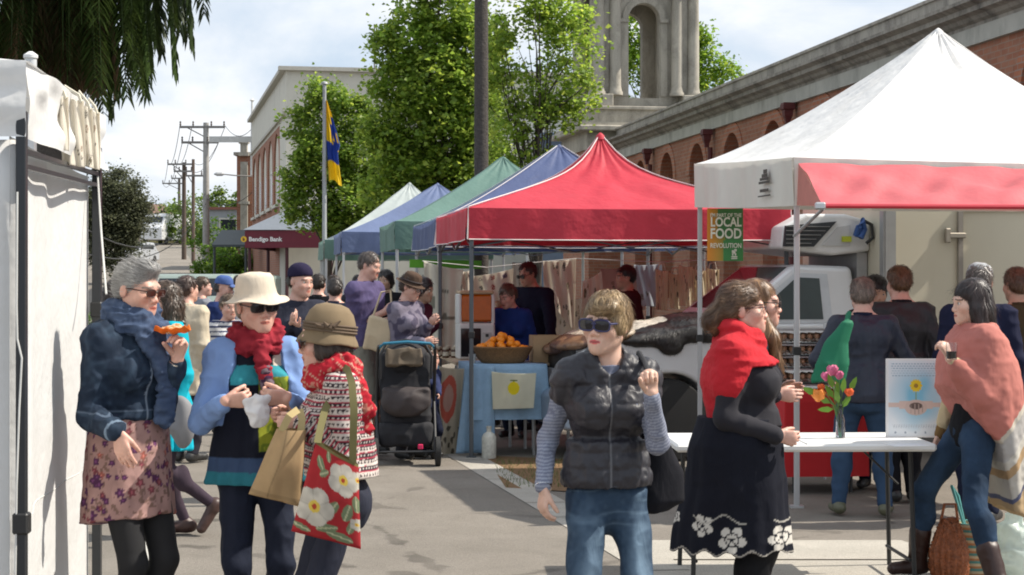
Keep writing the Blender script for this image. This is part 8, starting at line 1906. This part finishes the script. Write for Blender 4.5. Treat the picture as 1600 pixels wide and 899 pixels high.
# ---------------------------------------------------------------- the crowd
def extra(label, px, D, yaw, top, sex='f', w=1.0, skin='pink', hair='short', hc=(.06, .04, .03), coat=(.03, .03, .05), legs=(.02, .025, .04), hem=.82, skirt=None, lean=0, head=(0, 4, 0), hands=None, dark=False, hat=None, group=None, shoes=(.03, .03, .03), sleeves=1, H=None, feet=None, off=.018, colf=None, poles=None, fold=.009, hatcol=(.1, .1, .2), mat=None, legoff=.012, shorts=False, z0=0, h=None, twist=0, fingers=None, knees=None):
    zt = gz(top, D); H = H or (zt - z0) / (1.0 if hat is None else 1.015); H = min(max(H, .6), 1.95)
    s = Person(label, (gx(px, D), D, z0), yaw, H, w, sex, lean=lean, head=head, skin=skin, hands=hands, feet=feet, poles=poles, twist=twist, fingers=fingers, knees=knees); s.h = h or (.010 if D < 17 else .012)
    s.body()
    k = H / 1.68
    hz = hem * 1.0 if hem > 0 else 0
    fa = .95 if sleeves >= 1 else 0
    tags = ['torso'] + ([('ua', 1), ('ua', -1), ('fa', 1, .94), ('fa', -1, .94)] if sleeves >= 1 else [('ua', 1, .6), ('ua', -1, .6)])
    zb = hem * k; r0 = .176 * k * w
    ex = [(loft([(zb, s.P[0], s.P[1] + .01, r0, r0 * .75), (max(zb + .1, s.P[2]), s.P[0], s.P[1] + .005, r0 * .97, r0 * .73), (s.P[2] + .16 * k, *(s.P + s.sp * .16 * k)[:2], r0 * .80, r0 * .62)], 6, .03), .04)]
    s.garment('coat', tags, off=off, extra=ex, color=colf or coat, fold=fold, ff=10, hem=zb, clips=[lambda X, Y, Z: Z - s.NB[2] - .02 + 0 * X], mat=mat)
    cr = [(cap(s.NB + V3(math.cos(a) * .060 * k, math.sin(a) * .055 * k - .006, .018 - .03 * max(0, -math.sin(a))), s.NB + V3(math.cos(a + .5) * .060 * k, math.sin(a + .5) * .055 * k - .006, .018 - .03 * max(0, -math.sin(a + .5))), .020 * k), .015) for a in np.arange(0, 6.28, .5)]
    s.garment('collar', [], extra=cr, color=coat if not isinstance(coat[0], tuple) else coat, fold=.003)
    if skirt:
        s.garment('skirt', [], extra=[(loft([(skirt[0] * k, s.P[0], s.P[1], .21 * k * w, .17 * k * w), (s.P[2], s.P[0], s.P[1], .165 * k * w, .125 * k * w), (s.P[2] + .1, s.P[0], s.P[1], .14 * k * w, .10 * k * w)], 9, .12), 0)], color=skirt[1], fold=.004)
        s.garment('tights', [('th', 1), ('th', -1), ('sh', 1), ('sh', -1)], off=.003, color=legs, fold=.001)
    elif shorts:
        s.garment('shorts', [('th', 1, .92), ('th', -1, .92)], off=.022, extra=s.hips(), color=legs, fold=.008)
    else:
        s.garment('trousers', [('th', 1), ('th', -1), ('sh', 1, .96), ('sh', -1, .96)], off=legoff, extra=s.hips(.014), color=legs, fold=.008)
    s.shoes(shoes)
    if hair: s.hair(hair, hc, seed=int(px) % 97, n=1500 if D < 15 else 600, cv=.4)
    if hat == 'cap':
        s.hat([(.001, .138), (.04, .135), (.07, .118), (.086, .085), (.090, .055), (.091, .045)], hatcol, name='cap', n=24, sy=1.12)
        P, Q = sheet(lambda u, v: tuple(s.hp((-.07 + .14 * u, -.085 - .075 * v * (1 - (2 * u - 1) ** 2 * .5), .052 - .012 * v - .02 * (2 * u - 1) ** 2))), 12, 6, .004); mesh_np('cap_peak', P, Q, M('peak%s' % (hatcol,), hatcol, .8), s.root)
    elif hat == 'beanie':
        s.garment('beanie', [], extra=[(ell(s.hp((0, .015, .060)), V3(.092, .108, .088) * s.hsc, s.Rh), .01)], color=hatcol, sub=[(boxs(s.hp((0, 0, -.06)), V3(.3, .3, .19) * s.hsc, s.Rh @ rotm(0, -10), .005), .008)], fold=.002)
    elif hat == 'brim':
        s.hat([(.001, .145), (.04, .142), (.068, .13), (.080, .11), (.086, .06), (.090, .045), (.105, .035), (.128, .030), (.135, .033)], hatcol, name='hat', n=28, tilt=4, sy=1.1)
        mb = MB(); mb.tube([s.hp((.092 * math.cos(a), .012 + .101 * math.sin(a), .062)) for a in np.linspace(0, 6.283, 25)], .010, 5, False); mb.obj('hat_band', M('bandd', (.03, .02, .02), .8), s.root)
    if dark: s.glasses(True)
    return s
def crowd():
    nv, bkk = (.012, .015, .032), (.012, .012, .015)
    R = lambda px, py, D, loc, yaw: LT(loc, yaw)(px, py, D)
    # man in purple polo
    D = 16.4; loc = (gx(570, D), D, 0)
    extra('man in purple polo shirt and shorts standing left of the stroller', 570, D, 62, 388, 'm', 1.05, 'pink', 'short', (.09, .07, .06), (.095, .078, .165), (.25, .24, .20), hem=.86, head=(5, 14, 0), sleeves=0, shorts=True,
          hands={1: R(612, 500, 16.2, loc, 62), -1: R(600, 488, 16.3, loc, 62)}, poles={-1: (-.3, .7, -.8), 1: (.3, .7, -.8)})
    D = 15.95; loc = (gx(634, D), D + .05, 0)
    s = extra('woman in brown brimmed hat and mauve patterned top behind the stroller', 634, 16.1, 55, 420, 'f', 1.05, 'pink', 'short', (.05, .03, .02), hat='brim', hatcol=(.085, .055, .04), head=(10, 18, 0), legs=(.05, .05, .06), hem=.80,
          colf=lambda P, nr: np.where((vnoise(P, 22, 2) > .15)[:, None], V3(.085, .075, .115), V3(.19, .17, .22)), hands={1: R(672, 508, 15.9, loc, 55), -1: R(662, 535, 15.85, loc, 55)})
    s.glasses(False, (.03, .02, .02))
    b = thing('tote_bag', 'plain cream tote on the shoulder between the polo man and hat woman', 'bag', at(592, 520, 16.0));
    sdf_obj('body', [(boxs((0, 0, -.02), (.22, .08, .30), rotm(0, 0, 12), .02), 0, 0, 'add')], .01, M('totecream', (.50, .40, .27), .9), b, disp=lambda P, nr: .012 * ridge(P * V3(1, 1, .5), 8, 2)); m = MB(); m.tube([(-.06, 0, .12), (.02, .02, .36), (.10, .05, .38), (.12, .0, .12)], .010, 6); m.obj('strap', M('totecream'), b, smooth=True)
    extra('person in dark maroon top behind the hat woman at the stroller', 655, 17.0, 70, 432, 'f', 1.05, 'olive', 'bob', (.03, .02, .02), (.07, .015, .03), nv, head=(0, 10, 0))
    # child's arm side: small child beside the pram
    D = 15.5; loc = (gx(672, D), D, 0)
    extra('small child in navy top crouched beside the stroller wheel', 668, 16.2, 40, 590, 'f', 1.0, 'pink', 'short', (.1, .06, .03), (.03, .04, .10), nv, H=.95, hands={1: R(692, 655, 15.7, (gx(668, 16.2), 16.2, 0), 40)})
    # stall keepers
    D = 19.0; loc = (gx(842, D), D, 0)
    s = extra('tall man in black sunglasses and navy jumper at the fruit stall', 842, D, -40, 398, 'm', 1.15, 'tan', 'short', (.04, .025, .02), (.012, .014, .030), nv, lean=12, head=(-10, 16, 0), H=1.84, hands={-1: R(800, 560, 18.4, loc, -40), 1: R(862, 548, 18.4, loc, -40)}, dark=True)
    extra('woman in royal blue top bending at the stall beside the sunglasses man', 806, 18.2, -20, 440, 'f', 1.15, 'pink', 'short', (.10, .06, .04), (.018, .045, .20), nv, lean=16, head=(-20, 20, 0), H=1.60)
    extra('black haired person in red top at the back of the fruit stall', 785, 19.6, -15, 436, 'f', .95, 'tan', 'short', (.012, .01, .01), (.25, .02, .03), nv, H=1.55, head=(-20, 5, 0))
    extra('curly dark haired man in maroon shirt facing left behind the bonnet', 982, 18.6, -75, 408, 'm', .95, 'tan', 'short', (.015, .012, .012), (.05, .012, .015), nv, H=1.78, head=(0, 4, 0))
    # beanie
    D = 13.2; loc = (gx(466, D), D, 0)
    s = extra('woman in navy beanie and dark coat with a green bag on her arm', 466, D, 22, 405, 'f', 1.08, 'pink', 'bald', (.06, .05, .04), (.030, .032, .048), (.02, .025, .04), hem=.72, hat='beanie', hatcol=(.022, .018, .045), head=(25, 6, 0), hands={-1: R(452, 508, 12.95, loc, 22), 1: R(466, 512, 12.95, loc, 22)}, poles={-1: (-.5, .3, -1), 1: (.5, .3, -1)})
    b = thing('green_bag', 'bright green cloth bag hanging from the arm of the beanie woman', 'bag', at(497, 560, 12.9)); sdf_obj('body', [(boxs((0, 0, -.06), (.13, .05, .42), rotm(0, 0, -6), .02), 0, 0, 'add'), (cap((-.03, 0, .15), (-.05, 0, .24), .02, .014), 0, .02, 'add')], .009, M('baggreen', (.008, .14, .06), .8), b, disp=lambda P, nr: .016 * ridge(P * V3(1, 1, .4), 9, 2))
    # turquoise dress girl walking behind
    D = 11.3; loc = (gx(264, D), D, 0)
    extra('walking woman in turquoise dress, dark tights and brown ankle boots', 264, D, -62, 428, 'f', .92, 'pink', 'long', (.07, .045, .03), (.01, .36, .46), (.055, .040, .055), hem=.80, skirt=(.58, (.01, .38, .50)), head=(0, 4, 0), shoes=(.06, .03, .025), feet={1: (.06, .27, .12), -1: (-.06, .13, 0), ('toe', 1): (0, -.55, -.85)}, knees={1: (0, -1, 0), -1: (0, -1, 0)}, H=1.62)
    b = thing('grey_bag', 'grey cloth bag hanging by the turquoise dress', 'bag', at(283, 660, 10.9)); sdf_obj('body', [(ell((0, 0, 0), (.075, .05, .15)), 0, 0, 'add')], .008, M('baggrey', (.20, .20, .21), .7), b, disp=lambda P, nr: .016 * ridge(P * V3(1, 1, .4), 12, 2))
    # others on the left
    extra('brown haired person in long cream coat seen from behind', 290, 15.8, 158, 430, 'f', 1.05, 'pink', 'short', (.055, .03, .022), (.52, .45, .34), (.03, .03, .04), hem=.62, head=(-20, 0, 0), off=.026)
    s = extra('man in blue cap and navy jacket facing right in the distance', 345, 18.6, 75, 428, 'm', 1.1, 'pink', 'bald', (.06, .05, .05), (.018, .032, .11), nv, hat='cap', hatcol=(.07, .12, .30), head=(0, 8, 0))
    extra('person in grey hooded top with brown hair far down the road', 314, 22, 120, 433, 'm', 1.05, 'pink', 'short', (.08, .05, .03), (.22, .23, .26), nv, head=(-20, 0, 0))
    extra('small person in navy and white striped top beside the hat woman', 356, 16.8, 30, 463, 'f', 1.0, 'pink', 'short', (.12, .08, .05), (.4, .4, .4), nv, colf=lambda P, nr: stripes(P[:, 2], .045, .4, (.05, .06, .12), (.60, .60, .60)))
    extra('person with dark brown hair half hidden behind the denim jacket woman', 180, 12.6, 60, 425, 'f', 1.0, 'pink', 'bob', (.05, .028, .02), (.04, .04, .07), nv, H=1.62)
    extra('distant person with dark hair and black coat below the bank awning', 497, 21.5, 170, 428, 'm', 1.05, 'pink', 'short', (.03, .02, .015), bkk, bkk)
    extra('distant broad person in dark blue coat beside the polo man', 523, 19.5, 175, 436, 'm', 1.2, 'pink', 'short', (.05, .04, .035), (.014, .02, .04), bkk)
    extra('distant person in black under the green tent', 604, 20.5, -20, 420, 'f', 1.0, 'olive', 'bob', (.02, .015, .012), (.012, .012, .014), bkk)
    extra('distant shopper in grey top under the pale tent', 520, 27, 60, 430, 'm', 1.0, 'pink', 'short', (.06, .04, .03), (.12, .12, .13), bkk)
    extra('far pedestrian in white shirt beside the parked van', 372, 30, 100, 430, 'f', 1.0, 'pink', 'bob', (.05, .03, .02), (.5, .5, .52), nv)
    extra('far pedestrian in dark clothes under the blue tent', 560, 25, 200, 430, 'm', 1.05, 'pink', 'short', (.03, .02, .02), (.03, .03, .04), nv)
    # customers on the right
    puf = M('nylon', vcol=True, rough=.52, var=.12, vs=14, bump=.25, bs=110, bd=.002, spec=.5, wr=.8)
    D = 12.3; loc = (gx(1350, D), D, 0)
    s = extra('grey haired person in navy puffer jacket and jeans, back turned', 1350, D, 172, 448, 'm', 1.12, 'pink', 'short', (.20, .15, .12), (.012, .016, .034), (.035, .065, .12), hem=.80, lean=14, head=(0, 14, 0), H=1.66, shoes=(.10, .10, .06), feet={1: (.17, 0, 0), -1: (-.14, .05, 0)}, hands={1: (.30, -.3, 1.0), -1: (-.28, -.35, 1.0)}, mat=puf)
    b = thing('green_bag', 'emerald green cloth bag slung over the shoulder of the navy puffer person', 'bag', at(1300, 560, 12.0)); sdf_obj('body', [(loft([(-.16, -.03, 0, .10, .045), (-.04, .0, 0, .10, .045), (.10, .03, 0, .065, .035), (.24, .10, 0, .03, .025)], 6, .1), 0, 0, 'add')], .009, M('emerald', (.006, .15, .075), .75, var=.1), b, disp=lambda P, nr: .018 * ridge(P * V3(1, 1, .4), 9, 2)); m = MB(); m.tube([(.09, 0, .22), (.13, .08, .30), (.14, .2, .28)], .018, 6); m.obj('strap', M('emerald'), b, smooth=True)
    extra('brown haired person in black padded coat, back turned, beside the puffer jacket', 1412, 13.0, 185, 412, 'm', 1.15, 'pink', 'short', (.15, .075, .035), (.014, .014, .018), bkk, hem=.74, lean=6, H=1.74, head=(10, 8, 0), mat=puf)
    extra('dark haired woman facing out between the two padded coats', 1366, 13.9, -10, 413, 'f', 1.0, 'tan', 'bob', (.015, .010, .010), (.05, .045, .05), nv, H=1.66, head=(20, 14, 0))
    s = extra('person in grey camouflage cap and navy jacket behind the poncho woman', 1530, 11.9, 160, 392, 'm', 1.2, 'pink', 'short', (.10, .08, .07), (.012, .014, .035), nv, hat='cap', hatcol=(.36, .37, .38), H=1.74, hem=.78, head=(0, 8, 0))
    extra('person in olive brown jacket at the right edge behind the cap wearer', 1592, 12.8, 200, 402, 'm', 1.15, 'tan', 'short', (.13, .07, .04), (.06, .045, .025), bkk, H=1.72)
import time; _t=time.time()
for f in (street, market, tower, bank, far_street, canopies, left_tent, truck, stalls, crowd, vest_woman, denim_woman, hat_woman, tote_woman, shawl_woman, longhair_woman, poncho_woman):
    f(); print('T', f.__name__, round(time.time()-_t,1))
# ---------------------------------------------------------------- camera, light, sky
cam = bpy.data.cameras.new('camera'); co = bpy.data.objects.new('camera', cam); COL.objects.link(co)
co.location = (0, 0, CAMZ); co.rotation_euler = (math.radians(90), 0, 0)
cam.sensor_width = 36; cam.lens = F * 36 / 1600; cam.shift_y = -(449.5 - HY) / 1600 ; cam.clip_end = 5000; cam.clip_start = .1
scene.camera = co
SUNDIR = unit(V3(.74, .07, .82))
EL = math.asin(SUNDIR[2]); AZ = math.atan2(SUNDIR[0], SUNDIR[1])
sl = bpy.data.lights.new('sun', 'SUN'); sl.energy = 5.0; sl.angle = math.radians(.6); sl.color = (1, .93, .82)
so = bpy.data.objects.new('sun', sl); COL.objects.link(so); so.rotation_euler = Vector(SUNDIR).to_track_quat('Z', 'Y').to_euler()
w = bpy.data.worlds.new('World'); scene.world = w; w.use_nodes = True
n = N(w); bg = n.n['Background']
sky = n.new('ShaderNodeTexSky', sky_type='NISHITA', sun_disc=False, sun_elevation=EL, sun_rotation=AZ, air_density=1.0, dust_density=1.2, ozone_density=1.0)
tc = n.n.new('ShaderNodeTexCoord').outputs['Generated']
mp = n.new('ShaderNodeMapping'); n.link(tc, mp.inputs[0]); mp.inputs['Location'].default_value = (3.1, 1.4, .45); mp.inputs['Scale'].default_value = (1, 1, 2.3)
c1 = n.noise(mp.outputs[0], 5.5, 9, .55, .3)
cover = n.maprange(c1, .38, .60, 0, 1)
c2 = n.noise(mp.outputs[0], 9, 6, .6, .2)
shade = n.maprange(c2, .3, .75, .0, 1)
cl = n.mix(shade, (8.8, 9.2, 9.8), (10.9, 11.0, 11.1))
cl.node.clamp_result = False if hasattr(cl.node, 'clamp_result') else None
skb = n.mix(.75, sky.outputs[0], (6.6, 8.0, 9.8)); skb.node.clamp_result = False
mixn = n.mix(n.math('MULTIPLY', cover, .95), skb, cl)
n.link(mixn, bg.inputs[0]); bg.inputs[1].default_value = .084
scene.render.engine = 'CYCLES'; scene.cycles.pixel_filter_type = 'BLACKMAN_HARRIS'; scene.cycles.filter_width = 1.9
scene.view_settings.view_transform = 'Standard'; scene.view_settings.look = 'None'; scene.view_settings.gamma = 1; scene.view_settings.exposure = EXPO
scene.cycles.max_bounces = 6; scene.cycles.diffuse_bounces = 3; scene.cycles.glossy_bounces = 3; scene.cycles.transmission_bounces = 6; scene.cycles.transparent_max_bounces = 12
scene.cycles.use_denoising = True; scene.cycles.sample_clamp_indirect = 6; scene.cycles.caustics_reflective = False; scene.cycles.caustics_refractive = False
